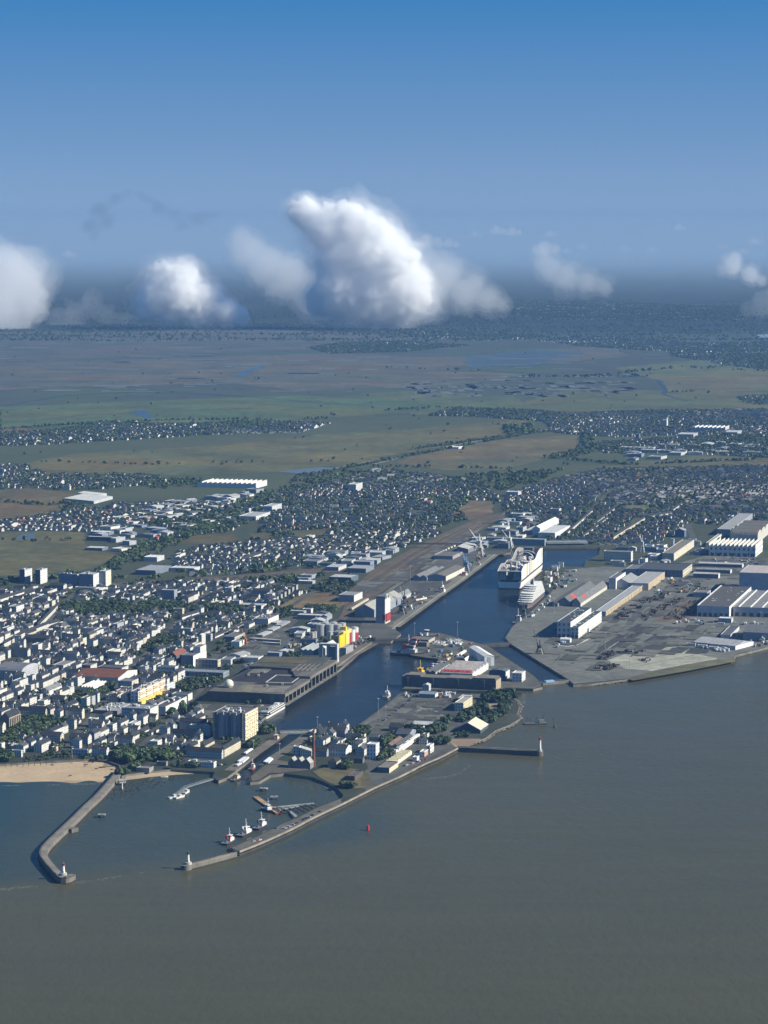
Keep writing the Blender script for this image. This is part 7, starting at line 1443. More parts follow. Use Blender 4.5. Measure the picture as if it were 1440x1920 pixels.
for nm, L in KEEP.items():
    seen = {}
    for b in L:
        x, y, th, w_, d_, h, roof, rh, wall, rc, side = b
        sz = 'tiny' if w_ * d_ < 60 else 'small' if w_ * d_ < 110 else 'long' if max(w_, d_) > 2.1 * min(w_, d_) else 'big' if w_ * d_ > 260 else 'mid-sized'
        tall = ' tall' if h > 11.5 else ' low' if h < 4 else ''
        lab = f"{sz}{tall} {WN(wall)} {RT[roof]} {nm.replace('_', ' ')}, {RN(rc)} roof, {where(x, y)}"
        if len(lab.split()) > 15: lab = f"{WN(wall)} {nm.replace('_', ' ')}, {RN(rc)} roof, {where(x, y)}"
        if len(lab.split()) > 16: lab = f"{WN(wall)} {nm.replace('_', ' ')} {where(x, y)}"
        o = thing(nm, lab, nm.replace('_', ' '), (x, y, Q), th - math.pi / 2, NMSG[nm])
        X, Y = w_ / 2, d_ / 2; q = [(-X, -Y), (X, -Y), (X, Y), (-X, Y)]; mb, rb = MB(), MB()
        for i in range(4): mb.wall(q[i], q[(i + 1) % 4], -.3, h, wall, 'facade' if nm != 'industrial_shed' else 'plain', nm != 'industrial_shed')
        roof_faces(rb, w_, d_, h, 'gable' if roof == 'gablex' else roof, rh, wall, rc, 'x' if roof == 'gablex' else 'y', wb=mb)
        mb.build('wall', o); ro = rb.build('roof', o)
        if roof != 'flat' and nm != 'industrial_shed':
            cb = MB()
            if roof == 'gablex': cb.box(-X + .3, -X + 1.2, -.9, .9, h + rh - 1.4, h + rh + 1.1, (.62, .58, .52), 'plain')
            else: cb.box(-.9, .9, Y - 1.3, Y - .3, h + rh - 1.4, h + rh + 1.1, (.62, .58, .52), 'plain')
            cb.build('chimney', ro)
mass = MB()
for b in BLD:
    if id(b) in kept: continue
    x, y, th, w_, d_, h, roof, rh, wall, rc, side = b; t = MB(); X, Y = w_ / 2, d_ / 2; q = [(-X, -Y), (X, -Y), (X, Y), (-X, Y)]
    for i in range(4): t.wall(q[i], q[(i + 1) % 4], -.3, h, wall, 'facade' if y < 6500 and side != 'S' else 'plain', y < 6500 and side != 'S')
    roof_faces(t, w_, d_, h, 'gable' if roof in ('gablex', 'hip') else roof, rh, wall, rc, 'x' if roof == 'gablex' else 'y', wb=t)
    e2, e1 = axes(th); off = len(mass.v); mass.v += [(x + e2.x * vx + e1.x * vy, y + e2.y * vx + e1.y * vy, Q + vz) for vx, vy, vz in t.v]
    mp = [mass.m(n) for n in t.mats]; mass.f += [tuple(k + off for k in f) for f in t.f]; mass.t += t.t; mass.mi += [mp[k] for k in t.mi]; mass.uv += t.uv; mass.sm += t.sm
tag(mass.build('townscape'), kind='stuff')
# ---- trees: leaf clumps through an uneven crown on a short trunk
TT = [(.05, .072, .026), (.04, .062, .024), (.028, .05, .022)]
def crown_pts(seed, n, tall=1.0, leaf=.34):
    r = random.Random(seed); V_, F_ = [], []
    lob = [(r.uniform(-.45, .45), r.uniform(-.45, .45), r.uniform(-.25, .45), r.uniform(.45, .68)) for _ in range(5)] + [(0, 0, 0, .6)]
    for _ in range(n):
        l = r.choice(lob); a = r.uniform(0, 6.283); z = r.uniform(-.75, 1); s = math.sqrt(max(0, 1 - z * z)); k = l[3] * r.uniform(.72, 1.05)
        c = Vector((l[0] + k * s * math.cos(a), l[1] + k * s * math.sin(a), (l[2] + k * z) * tall)); nn = (Vector((s * math.cos(a), s * math.sin(a), z)) + Vector((r.uniform(-.6, .6), r.uniform(-.6, .6), r.uniform(-.3, .6)))).normalized()
        t1 = nn.orthogonal().normalized(); t2 = nn.cross(t1); g = leaf * r.uniform(.6, 1.3); ph = r.uniform(0, 6.28); i = len(V_)
        for j in range(4):
            q = ph + j * 1.5708; V_.append(c + (t1 * math.cos(q) + t2 * math.sin(q)) * g * (1 if j % 2 else .75))
        F_.append((i, i + 1, i + 2, i + 3))
    return V_, F_
def trunk_mb(b, h, r0):
    b.cyl(0, 0, r0, 0, h, (.07, .055, .04), 'concrete', 6, r0 * .6)
    for k in range(3): a = k * 2.1; b.bar((0, 0, h * .7), (math.cos(a) * h * .4, math.sin(a) * h * .4, h * 1.25), r0 * .35, (.07, .055, .04), 'concrete')
PROTO = []
for k in range(9):
    V_, F_ = crown_pts(50 + k, 190, .85 if k % 3 != 2 else .62); PROTO.append((V_, F_))
near = sorted([t for t in PARK if visible(t[0], t[1], -2)], key=lambda t: t[1])
others = sorted([t for t in TREES if visible(t[0], t[1], -2) and t not in set(PARK)], key=lambda t: t[1] - 40 * t[2])
sel = (near[:170] + others)[:300]; selset = set(id(t) for t in sel); CACHE = {}
KINDN = {0: 'bright leafy', 1: 'mid-green', 2: 'dark pine-green'}
for i, tr in enumerate(sel):
    x, y, r_, hh, ti = tr; pk = rd.randrange(9); key = (pk, ti, hh > 0)
    size = 'poplar' if hh else 'broad' if r_ > 4.6 else 'small' if r_ < 3.4 else 'rounded'
    lab = f"{size} {KINDN[ti]} tree {where(x, y)}"
    if len(lab.split()) > 15: lab = f"{size} tree {where(x, y)}"
    if key not in CACHE:
        V_, F_ = PROTO[pk]; b = MB(); b.v = [(v.x, v.y, v.z * (2.2 if hh else 1) + (2.3 if hh else 1.15)) for v in V_]; b.f = F_; ks = [rd.uniform(.65, 1.35) for _ in F_]; b.t = [tuple(c * kk for c in TT[ti]) for kk in ks]; b.mi = [b.m('foliage')] * len(F_); b.uv = [(0, 0)] * (4 * len(F_)); b.sm = [False] * len(F_)
        o = thing('tree', lab, 'tree', (x, y, Q), rd.uniform(0, 6.28), 'trees of the parks and gardens'); b.build('crown', o); t = MB(); trunk_mb(t, 1.0, .09); t.build('trunk', o); CACHE[key] = o
    else: o = copy_tree(CACHE[key], (x, y, Q), rd.uniform(0, 6.28), lab)
    o.scale = (r_, r_, r_ * rd.uniform(.85, 1.1))
# everything leafy that is too far or too many to count
rest = [t for t in TREES if id(t) not in selset and t[1] < 30000]
def leaf_mass(name, L, n, leaf):
    Vs, Fs, Ts = [], [], []; off = 0; protos = []
    for k in range(10):
        V_, F_ = crown_pts(300 + k, n, .8, leaf); protos.append((np.array([tuple(v) for v in V_], dtype=np.float32), np.array(F_, dtype=np.int64)))
    rg = np.random.default_rng(4)
    for (x, y, r_, hh, ti) in L:
        V_, F_ = protos[int(rg.integers(10))]; a = rg.uniform(0, 6.28); c, s = math.cos(a), math.sin(a); v = V_.copy(); X = (V_[:, 0] * c - V_[:, 1] * s) * r_ + x; v[:, 1] = (V_[:, 0] * s + V_[:, 1] * c) * r_ + y; v[:, 0] = X
        v[:, 2] = (V_[:, 2] * (2.2 if hh else 1) + (2.2 if hh else .9)) * r_ * rg.uniform(.8, 1.15) + Q; Vs.append(v); Fs.append(F_ + off); off += len(v); k = rg.uniform(.75, 1.3); Ts.append(np.tile(np.array([*(np.array(TT[ti]) * k), 1.], dtype=np.float32), (len(F_), 1)))
    V_ = np.concatenate(Vs); F_ = np.concatenate(Fs); T_2 = np.concatenate(Ts)
    me = bpy.data.meshes.new(name); me.vertices.add(len(V_)); me.vertices.foreach_set('co', V_.ravel()); me.loops.add(F_.size); me.loops.foreach_set('vertex_index', F_.ravel().astype(np.int32)); me.polygons.add(len(F_)); me.polygons.foreach_set('loop_start', np.arange(0, F_.size, 4, dtype=np.int32))
    me.update(calc_edges=True); me.materials.append(MATS['foliage']); a = me.attributes.new('tint', 'FLOAT_COLOR', 'FACE'); a.data.foreach_set('color', T_2.ravel())
    o = bpy.data.objects.new(name, me); COL.objects.link(o); tag(o, kind='stuff')
leaf_mass('foliage', [t for t in rest if t[1] < 5000], 70, .42)
leaf_mass('woods', [t for t in rest if t[1] >= 5000], 34, .6)
print('BUILDINGS', len(BLD), {k: len(v) for k, v in KEEP.items()}, 'TREES', len(TREES), len(sel))
# ================================================================= VEHICLES, BOATS, YARD GOODS, LAMPS
rv = random.Random(77)
CARC = [('white', (.7, .7, .69)), ('silver', (.45, .46, .47)), ('dark grey', (.06, .062, .068)), ('black', (.018, .018, .02)), ('blue', (.05, .1, .22)), ('red', (.3, .03, .03))]
def car_proto(col, name, L=4.4, W=1.85, hh=1.5):
    o = thing('car', 'car', 'car', (0, 0, 0)); b = MB()
    b.box(-L / 2, L / 2, -W / 2, W / 2, .3, hh * .58, col, 'paint'); b.prism([(-L * .5, -W * .42), (L * .5, -W * .42), (L * .5, W * .42), (-L * .5, W * .42)], hh * .58, hh * .6, col, 'paint'); b.build('body', o)
    b = MB(); x = [(-L * .42, -L * .3), (L * .22, L * .1)]
    lo, hi = hh * .6, hh
    p = [(-L * .42, -W * .46, lo), (L * .22, -W * .46, lo), (L * .22, W * .46, lo), (-L * .42, W * .46, lo)]; t = [(-L * .32, -W * .38, hi), (L * .08, -W * .38, hi), (L * .08, W * .38, hi), (-L * .32, W * .38, hi)]
    for i in range(4): b.face([p[i], p[(i + 1) % 4], t[(i + 1) % 4], t[i]], BLACK, 'glass')
    b.face(t, col, 'paint'); b.build('cabin', o)
    return o
CP_ = {}
def put_car(p, rz, ci, label):
    nm, col = CARC[ci]
    if ci not in CP_: o = car_proto(col, nm); o.location = p; o.rotation_euler = (0, 0, rz); CP_[ci] = o
    else: o = copy_tree(CP_[ci], p, rz)
    o['label'] = label; o['group'] = 'cars parked about the port'; return o
ncar = [0]
def car_rows(win, a, c, n, where_, rz=None, fill=.75):
    A, B_ = G(*win(*a), Q + .75), G(*win(*c), Q + .75); d = B_ - A; az = math.atan2(d.y, d.x)
    m = min(n, int(d.length / 2.8)) or 1
    for i in range(m):
        if rv.random() > fill or ncar[0] >= 290: continue
        p = A.lerp(B_, (i + .5) / m); ci = rv.choice([0, 0, 1, 1, 2, 2, 3, 4, 5]); put_car((p.x, p.y, Q + .75), (az + math.pi / 2 if rz is None else az) + rv.uniform(-.05, .05), ci, f"{CARC[ci][0]} car parked {where_}"); ncar[0] += 1
for y in (95, 108, 122, 135): car_rows(SB, (500 - (y - 95) * 1.2, y + 110), (590 - (y - 95), y + 70), 14, 'behind the submarine bunker')
for k in range(5): car_rows(L7, (40 + k * 30, 770 - k * 6), (180 + k * 22, 740 - k * 6), 9, 'in the bus yard entrance lot')
for k in range(4): car_rows(L3, (1190 + k * 24, 360 + k * 14), (1330 + k * 18, 370 + k * 12), 10, 'in the lot beside the radome')
for k in range(3): car_rows(I4, (500 + k * 10, 175 + k * 12), (690 + k * 8, 178 + k * 12), 12, 'on the island boat yard', fill=.4)
car_rows(TG, (790, 445), (960, 372), 18, 'along the tug jetty road', fill=.8); car_rows(TG, (690, 445), (720, 430), 3, 'by the jetty kerb near the tugs'); car_rows(TG, (440, 590), (540, 570), 3, 'alone on the outer jetty quay', 0, .9); car_rows(TG, (1000, 350), (1200, 250), 12, 'in the jetty lay-by', fill=.7)
car_rows(U_, (700, 640), (960, 560), 14, 'on the estuary road', 0, .7); car_rows(I4, (120, 630), (330, 470), 20, 'beside the basin quay road', fill=.35); car_rows(I4, (560, 470), (740, 480), 14, 'below the lock bunker', fill=.6); car_rows(IS, (520, 590), (660, 470), 14, 'beside the twin shed on the island', fill=.6)
car_rows(R2, (590, 620), (760, 620), 16, 'in front of the dark-roofed yard hall', fill=.8); car_rows(R2, (980, 630), (1200, 640), 14, 'outside the grey-roofed yard hall', fill=.6); car_rows(R4, (850, 615), (1270, 640), 26, 'before the assembly hall', fill=.7); car_rows(R4, (1000, 650), (1260, 680), 20, 'in the second row before the assembly hall', fill=.7)
car_rows(R1, (340, 1010), (620, 800), 18, 'beside the two-storey workshop', fill=.5); car_rows(R2, (140, 90), (290, 60), 12, 'at the end of the long pale shed', fill=.8); car_rows(R4, (1270, 760), (1440, 790), 14, 'in the lot by the picture-edge hall', fill=.7); car_rows(SB, (560, 600), (640, 590), 8, 'on the bunker forecourt', fill=.7)
car_rows(T_, (250, 60), (300, 20), 8, 'beside the river ship quay', fill=.7); car_rows(L4, (820, 598), (930, 596), 9, 'on the promenade by the glazed pavilion', fill=.6); car_rows(L5, (1130, 570), (1250, 555), 9, 'by the harbour office', fill=.8)
# buses and trailers in the depot, freight wagons on the spur
def long_box(name, cat, p, rz, L, W, hh, col, label, group, wheels=True):
    o = thing(name, label, cat, p, rz, group); b = MB(); b.box(-L / 2, L / 2, -W / 2, W / 2, .9, hh, col, 'paint', bottom=True); b.build('body', o)
    b = MB(); b.box(-L / 2 + .4, L / 2 - .4, -W / 2 + .25, W / 2 - .25, .05, .9, BLACK, 'plain'); b.build('chassis', o)
    if name == 'bus': b = MB(); b.box(-L / 2 - .03, L / 2 + .03, -W / 2 - .03, W / 2 + .03, 1.7, 2.6, BLACK, 'glass'); b.build('window_band', o)
    return o
first = {}
def rep(key, make, p, rz, label):
    if key not in first: o = make(p, rz, label); first[key] = o
    else: o = copy_tree(first[key], p, rz, label)
    return o
for j, (a, c, n, lb) in enumerate((((280, 690), (390, 645), 12, 'white bus in the lowest line of the bus yard'), ((395, 630), (480, 590), 10, 'white bus in the middle line of the bus yard'), ((490, 580), (590, 530), 10, 'white bus in the upper line of the bus yard'), ((440, 550), (500, 525), 7, 'white bus parked at the back of the bus yard'), ((200, 725), (480, 745), 22, 'white bus along the south edge of the bus yard'), ((350, 770), (480, 780), 10, 'white bus standing apart at the bus yard gate'))):
    A, B_ = G(*L7(*a)), G(*L7(*c)); az = math.atan2(B_.y - A.y, B_.x - A.x)
    for i in range(n):
        p = A.lerp(B_, (i + .5) / n); rep('bus', lambda p, rz, l: long_box('bus', 'bus', p, rz, 12, 2.55, 3.3, WHITE, l, 'buses in the depot yard'), (p.x, p.y, Q + .8), az + 1.35 if j < 4 else az + .2, lb)
for (a, c, n, lb) in (((1310, 395), (1440, 315), 11, 'pale freight wagon on the spur beside the grain hall'), ((1440, 315), (1500, 280), 5, 'pale freight wagon at the far end of the spur')):
    A, B_ = G(*L7(*a)), G(*L7(*c)); az = math.atan2(B_.y - A.y, B_.x - A.x)
    for i in range(n): p = A.lerp(B_, (i + .5) / n); rep('wag', lambda p, rz, l: long_box('freight_wagon', 'wagon', p, rz, (B_ - A).length / n * .86, 3.0, 4.2, (.55, .5, .42), l, 'freight wagons on the grain spur'), (p.x, p.y, Q + .8), az, lb)
for (a, c, n, col, lb) in (((430, 605), (500, 592), 3, (.6, .57, .5), 'pale container on the west quay beyond the black crane'), ((640, 260), (700, 235), 3, (.62, .55, .4), 'cream wagon in the railway yard by the pipe bridge'), ((560, 300), (640, 262), 5, (.5, .46, .4), 'grey wagon in the railway yard by the pipe bridge')):
    A, B_ = G(*N0(*a)), G(*N0(*c)); az = math.atan2(B_.y - A.y, B_.x - A.x)
    for i in range(n): p = A.lerp(B_, (i + .5) / n); rep(lb, lambda p, rz, l: long_box('freight_container', 'container', p, rz, 12, 3, 3.6, col, l, 'containers and wagons of the west side'), (p.x, p.y, Q + .8), az, lb)
# boats laid up on the island
for k in range(46):
    x, y = rv.uniform(510, 800), rv.uniform(178, 245); p = G(*IS(x, y), Q + 1.2)
    if k < 1 or 'lb' not in first: first['lb'] = launch((p.x, p.y, Q + 1.2), rv.uniform(0, 3), 9.5, '', 'motor_boat', 'boat', 'boats laid up on the island'); o = first['lb']
    else: o = copy_tree(first['lb'], (p.x, p.y, Q + 1.2), rv.uniform(0, 6.28))
    o['label'] = 'white motor boat laid up ashore in the island boat yard'
for k in range(12):
    p = G(*IS(rv.uniform(440, 700), rv.uniform(372, 400) if k < 7 else rv.uniform(770, 790)), .3)
    o = copy_tree(first['lb'], (p.x, p.y, .3), rv.uniform(-.3, .3)); o['label'] = 'white boat lying along the island wharf by the wooden deck' if k < 7 else 'small white boat moored in the old lock'; o['group'] = 'boats lying along the island wharves'
# steel sections and plates waiting outside the shipyard sheds
def steel(p, rz, s, col, label):
    o = thing('steel_section', label, 'steel section', p, rz, 'steel sections stacked in the shipyard'); b = MB()
    b.box(-s, s, -s * .4, s * .4, .2, .9, col, 'plain', bottom=True); b.build('plate', o)
    b = MB()
    for k in range(3): b.box(-s + s * .8 * k, -s + s * .8 * k + s * .12, -s * .38, s * .38, .9, .9 + s * .35, tuple(c * .7 for c in col), 'plain')
    b.build('rib', o); return o
SC = [(.05, .045, .045), (.09, .06, .05), (.16, .08, .05), (.22, .2, .18), (.06, .065, .075)]; sp_ = {}
def steels(win, poly, n, where_, lo=2, hi=6):
    P = gpoly(poly, win); xs = [p.x for p in P]; ys = [p.y for p in P]; k = 0
    while k < n:
        x, y = rv.uniform(min(xs), max(xs)), rv.uniform(min(ys), max(ys))
        if not inpoly(P, x, y): continue
        k += 1; c = rv.randrange(5); s = rv.uniform(lo, hi)
        lab = f"{['black', 'brown-black', 'rusty', 'pale grey', 'blue-grey'][c]} {'large' if s > (lo + hi) / 2 else 'small'} steel section {where_}"
        if c not in sp_: o = steel((x, y, Q + .8), TH + rv.uniform(-.3, .3), 1, SC[c], lab); sp_[c] = o
        else: o = copy_tree(sp_[c], (x, y, Q + .8), TH + rv.choice([0, 0, 1.57]) + rv.uniform(-.25, .25), lab)
        o.scale = (s, s, s * .5)
steels(R3, [(390, 650), (440, 600), (640, 500), (790, 470), (770, 500), (640, 545), (480, 640), (420, 665)], 52, 'along the sunlit side of the long shed'); steels(R3, [(575, 640), (700, 570), (860, 510), (850, 525), (720, 600), (620, 660)], 46, 'in the middle row of the plate yard')
steels(R3, [(700, 660), (800, 600), (900, 540), (1000, 520), (960, 600), (880, 670)], 70, 'on the rusty plate ground', 1.5, 4.5); steels(R3, [(290, 925), (330, 885), (510, 855), (515, 875), (400, 895), (350, 925)], 34, 'in the long stack on the concrete pad', 3, 6); steels(R3, [(530, 880), (610, 860), (620, 870), (550, 888)], 10, 'in the shorter stack on the concrete pad', 2, 4); steels(R3, [(250, 985), (290, 970), (430, 965), (430, 990), (350, 1000)], 24, 'in the stack next to the river bank', 3, 5)
steels(R3, [(570, 930), (620, 915), (680, 925), (630, 945)], 10, 'in the small heap amid the concrete pad', 2, 3.5); steels(SH, [(1010, 720), (1120, 620), (1290, 600), (1300, 690), (1180, 760), (1060, 800)], 30, 'on the quay beside the giant ship', 1.5, 4); steels(R3, [(830, 450), (900, 440), (1180, 445), (1180, 460), (900, 470)], 26, 'behind the brown-roofed yard shed', 2, 4)
# lamp masts over the aprons
def lamp(win, x, y, h, label):
    p = G(*win(x, y), Q + .8)
    def mk(p, rz, l):
        o = thing('lamp_mast', l, 'lamp mast', p, 0, 'tall lamp masts of the port'); b = MB(); b.cyl(0, 0, .5, 0, 1, (.4, .4, .38), 'metal', 6, .2); b.build('pole', o); b = MB(); b.box(-2.2 / 30, 2.2 / 30, -.5 / 30, .5 / 30, .98, 1.0, (.5, .5, .5), 'metal'); b.build('lamp_head', o); return o
    key = 'lamp'
    if key not in first:
        o = thing('lamp_mast', label, 'lamp mast', p, 0, 'tall lamp masts of the port'); b = MB(); b.cyl(0, 0, .38, 0, 28, (.42, .42, .41), 'metal', 6, .16); b.build('pole', o); b = MB(); b.cyl(0, 0, 1.5, 27.4, 28.3, (.5, .5, .5), 'metal', 8); b.build('lamp_head', o); first[key] = o
    else: o = copy_tree(first[key], p, 0, label)
    o.scale = (1, 1, h / 28)
for win, x, y, h, lb in ((R3, 340, 850, 26, 'lamp mast at the seaward end of the dark asphalt strip'), (R3, 505, 1035, 26, 'lamp mast standing on the concrete pad near the bank'), (R3, 1072, 750, 24, 'lamp mast behind the white boathouse'), (R3, 1390, 700, 24, 'lamp mast beside the road before the grey-roofed hall'), (N0, 393, 480, 32, 'lamp mast at the turning loop of the west quay'), (I4, 105, 575, 22, 'lamp mast on the basin quay close to the white survey ship'), (I4, 640, 50, 24, 'lamp mast at the island tip'), (I4, 350, 40, 20, 'lamp mast beside the island control cabin'), (L4, 812, 605, 14, 'flagpole-like lamp at the promenade pavilion'), (L4, 1118, 575, 16, 'lamp mast at the head of the beach ramp'), (SH, 1255, 1350, 26, 'lamp mast by the road below the terraced ship'), (N8, 945, 385, 30, 'lattice-like mast at the edge of the tree belt'), (I4, 155, 610, 18, 'lamp mast along the striped quay road'), (T_, 930, 100, 16, 'lamp mast on the basin shore terrace'), (T_, 210, 350, 14, 'lamp mast on the lock quay'), (T_, 505, 390, 14, 'lamp mast over the lock channel edge')): lamp(win, x, y, h, lb)
# containers, skips and crates set down over the quays and yards
def crate(p, rz, col, sz, label):
    o = thing('storage_container', label, 'container', p, rz, 'containers and crates about the quays'); b = MB(); b.box(-.5, .5, -.2, .2, 0, .4, col, 'paint'); b.build('body', o); b = MB(); b.box(.5, .506, -.18, .18, .02, .38, tuple(c * .7 for c in col), 'paint'); b.build('door', o); return o
CC_ = [('white', (.66, .66, .64)), ('rust-red', (.25, .08, .05)), ('blue', (.07, .16, .3)), ('grey', (.3, .31, .32)), ('green', (.08, .17, .1)), ('dark', (.06, .062, .065)), ('ochre', (.42, .3, .1))]; cr_ = {}
def crates(win, poly, n, where_, lo=5, hi=13, pick=(0, 0, 0, 1, 2, 3, 3, 4, 5, 5, 6)):
    P = gpoly(poly, win); xs = [p.x for p in P]; ys = [p.y for p in P]; k = 0; tries = 0
    while k < n and tries < n * 40:
        tries += 1; x, y = rv.uniform(min(xs), max(xs)), rv.uniform(min(ys), max(ys))
        if not inpoly(P, x, y) or occ(x, y) in (3, 8, 9): continue
        k += 1; c = rv.choice(pick); s = rv.uniform(lo, hi); lab = f"{CC_[c][0]} {'long' if s > (lo + hi) / 2 else 'short'} container {where_}"; rz = TH + rv.choice([0, 0, 1.571]) + rv.uniform(-.08, .08)
        if c not in cr_: o = crate((x, y, Q + .9), rz, CC_[c][1], s, lab); cr_[c] = o
        else: o = copy_tree(cr_[c], (x, y, Q + .9), rz, lab)
        o.scale = (s, 6.5, rv.uniform(6, 8.5))
crates(I4, [(330, 40), (480, 30), (560, 70), (740, 100), (720, 200), (560, 230), (420, 190)], 26, 'on the island quay'); crates(IS, [(400, 470), (640, 420), (680, 470), (560, 540), (420, 560)], 26, 'between the island halls and the basin', 4, 9); crates(IS, [(900, 380), (1000, 400), (1060, 460), (900, 450)], 8, 'beside the tall slab hall', 4, 8)
crates(I4, [(240, 430), (560, 425), (700, 440), (560, 470), (300, 470)], 22, 'in front of the lock bunker', 4, 9); crates(R1, [(-40, 150), (300, 60), (330, 180), (100, 330), (-40, 420)], 30, 'on the fitting-out quay', 4, 11); crates(SH, [(800, 1430), (1000, 1260), (1180, 1080), (1250, 1150), (1050, 1330), (860, 1440)], 18, 'along the quay of the terraced ship', 4, 9)
crates(R3, [(650, 360), (900, 400), (1150, 440), (940, 470), (680, 480)], 24, 'in the yard behind the plate ground', 5, 13); crates(R2, [(60, 620), (440, 600), (760, 640), (1430, 640), (1440, 670), (500, 660), (60, 650)], 16, 'along the yard road', 5, 12, (0, 0, 3, 5)); crates(R2, [(480, 900), (1000, 950), (900, 1040), (700, 1010), (400, 950)], 20, 'outside the white boathouse', 4, 9, (0, 0, 0, 3)); crates(R2, [(1100, 900), (1440, 880), (1440, 940), (1250, 960)], 14, 'at the river-edge works', 4, 9)
crates(N0, [(360, 560), (560, 520), (640, 500), (480, 620), (330, 720), (260, 760)], 20, 'on the west quay by the silo cranes', 4, 10); crates(N0, [(720, 440), (860, 330), (960, 280), (900, 280), (760, 380), (690, 440)], 18, 'on the far west quay', 4, 10); crates(L7, [(440, 880), (640, 740), (760, 640), (840, 600), (880, 760), (640, 880)], 22, 'in the works yards behind the bunker', 4, 10); crates(W7, [(640, 640), (900, 480), (980, 560), (700, 760)], 12, 'on the silo quay', 4, 8)
crates(R4, [(640, 640), (1300, 660), (1440, 760), (1100, 760), (560, 700)], 16, 'before the assembly hall', 5, 12); crates(R3, [(10, 860), (130, 700), (200, 740), (90, 800), (20, 830)], 8, 'near the two-storey workshop', 5, 10)
# white ribs of boats on the lock quays, buoyed floats; people and stakes on the sand
for (x0, y0, x1, y1, lb) in ((40, 490, 115, 440, 'long white covered boat cradle on the western lock quay'), (80, 500, 150, 440, 'second long white cradle beside the first on the western lock quay'), (115, 395, 190, 345, 'white screen wall on the western lock quay'), (335, 495, 400, 445, 'long white boat cradle on the eastern lock quay'), (365, 505, 420, 455, 'second long white cradle on the eastern lock quay'), (20, 530, 70, 505, 'short white cradle near the western pier tip')):
    a, c = G(*T_(x0, y0)), G(*T_(x1, y1)); d = c - a; o = thing('boat_cradle', lb, 'boat cradle', ((a.x + c.x) / 2, (a.y + c.y) / 2, Q + .8), math.atan2(d.y, d.x)); L = d.length
    b = MB(); b.box(-L / 2, L / 2, -1.6, 1.6, .6, 2.4, (.66, .68, .7), 'paint', bottom=True); b.build('cover', o); b = MB()
    b.box(-L / 2 + 1, L / 2 - 1, -1, 1, 0, .6, (.2, .2, .2), 'plain'); b.build('base', o)
def pers(p, rz, label):
    o = thing('person', label, 'person', p, rz, 'people out on the sand'); b = MB()
    b.cyl(0, 0, .13, 0, .85, (.04, .045, .07), 'plain', 8, .2); b.cyl(0, 0, .2, .85, 1.45, (.05, .05, .055), 'plain', 8, .22); b.cyl(0, 0, .22, 1.45, 1.54, (.05, .05, .055), 'plain', 8, .08); b.dome(0, 0, .12, 1.62, (.4, .28, .2), 'plain', 8, 4, -1.5); b.build('body', o); return o
for k, (x, y) in enumerate([(845, 655), (880, 650), (800, 668), (950, 660), (965, 684), (990, 662), (1020, 668), (1050, 664), (955, 700), (1085, 728), (1140, 716), (1180, 712), (1220, 708), (1255, 708), (1190, 690), (1220, 694), (1260, 738), (790, 805), (620, 670), (640, 665), (585, 690)]):
    p = G(*L4(x, y), 1.3)
    if k == 0: fm_ = thing('driftwood_heap', '', 'driftwood', (p.x, p.y, 1.2), 0, 'dark heaps of driftwood on the beach'); b = MB()
    if k == 0:
        for j in range(9): a = rv.uniform(0, 3.1); b.bar((-2.6 * math.cos(a) + rv.uniform(-1, 1), -2 * math.sin(a), rv.uniform(.1, .6)), (2.6 * math.cos(a), 2 * math.sin(a), rv.uniform(.3, 1.1)), .25, (.1, .06, .035), 'concrete')
        o = b.build('branch_pile', fm_); o = fm_
    else: o = copy_tree(fm_, (p.x, p.y, 1.2), rv.uniform(0, 3)); o.scale = (rv.uniform(.6, 1.3),) * 3
    o['label'] = 'low dark heap of driftwood lying on the golden sand'
for k in range(9):
    p = G(*L4(60 + k * 66, 712 - k * 4), 2.0); o = thing('stake', 'dark wooden stake in the sand below the promenade wall', 'stake', (p.x, p.y, 1.6), 0, 'row of stakes on the upper beach'); b = MB(); b.cyl(0, 0, .35, 0, 4.2, (.07, .055, .045), 'concrete', 6); b.build('post', o)
p = G(*L5(530, 700), 1.0); launch((p.x, p.y, .9), .2, 9, 'small boat drawn up on the little beach', hc=(.5, .47, .4))
p = G(*L5(55, 850), .2); o = thing('beacon', 'small white post beacon on the weedy rocks', 'beacon', (p.x, p.y, 0)); b = MB(); b.cyl(0, 0, 1.6, -.5, 2, (.2, .2, .19), 'concrete', 8); b.build('base', o); b = MB(); b.cyl(0, 0, .9, 2, 9, WHITE, 'paint', 8, .6); b.build('post', o)
# fishing hut on stilts among the rocks
p = G(*L5(55, 760), Q); o = thing('fishing_hut', 'pale hut on stilts among the rocks beside the jetty root', 'hut', (p.x, p.y, 0), .3); b = MB(); b.box(-4, 4, -3, 3, 3, 6.2, (.4, .39, .36), 'plain', bottom=True); b.build('wall', o); b = MB(); roof_faces(b, 8.4, 6.4, 6.25, 'gable', 1.5, (.4, .39, .36), (.3, .3, .3), 'x'); b.build('roof', o)
for sx_ in (-3.4, 3.4):
    for sy_ in (-2.4, 2.4): b = MB(); b.cyl(sx_, sy_, .25, -1, 3, (.08, .07, .06), 'plain', 6); b.build('stilt', o)
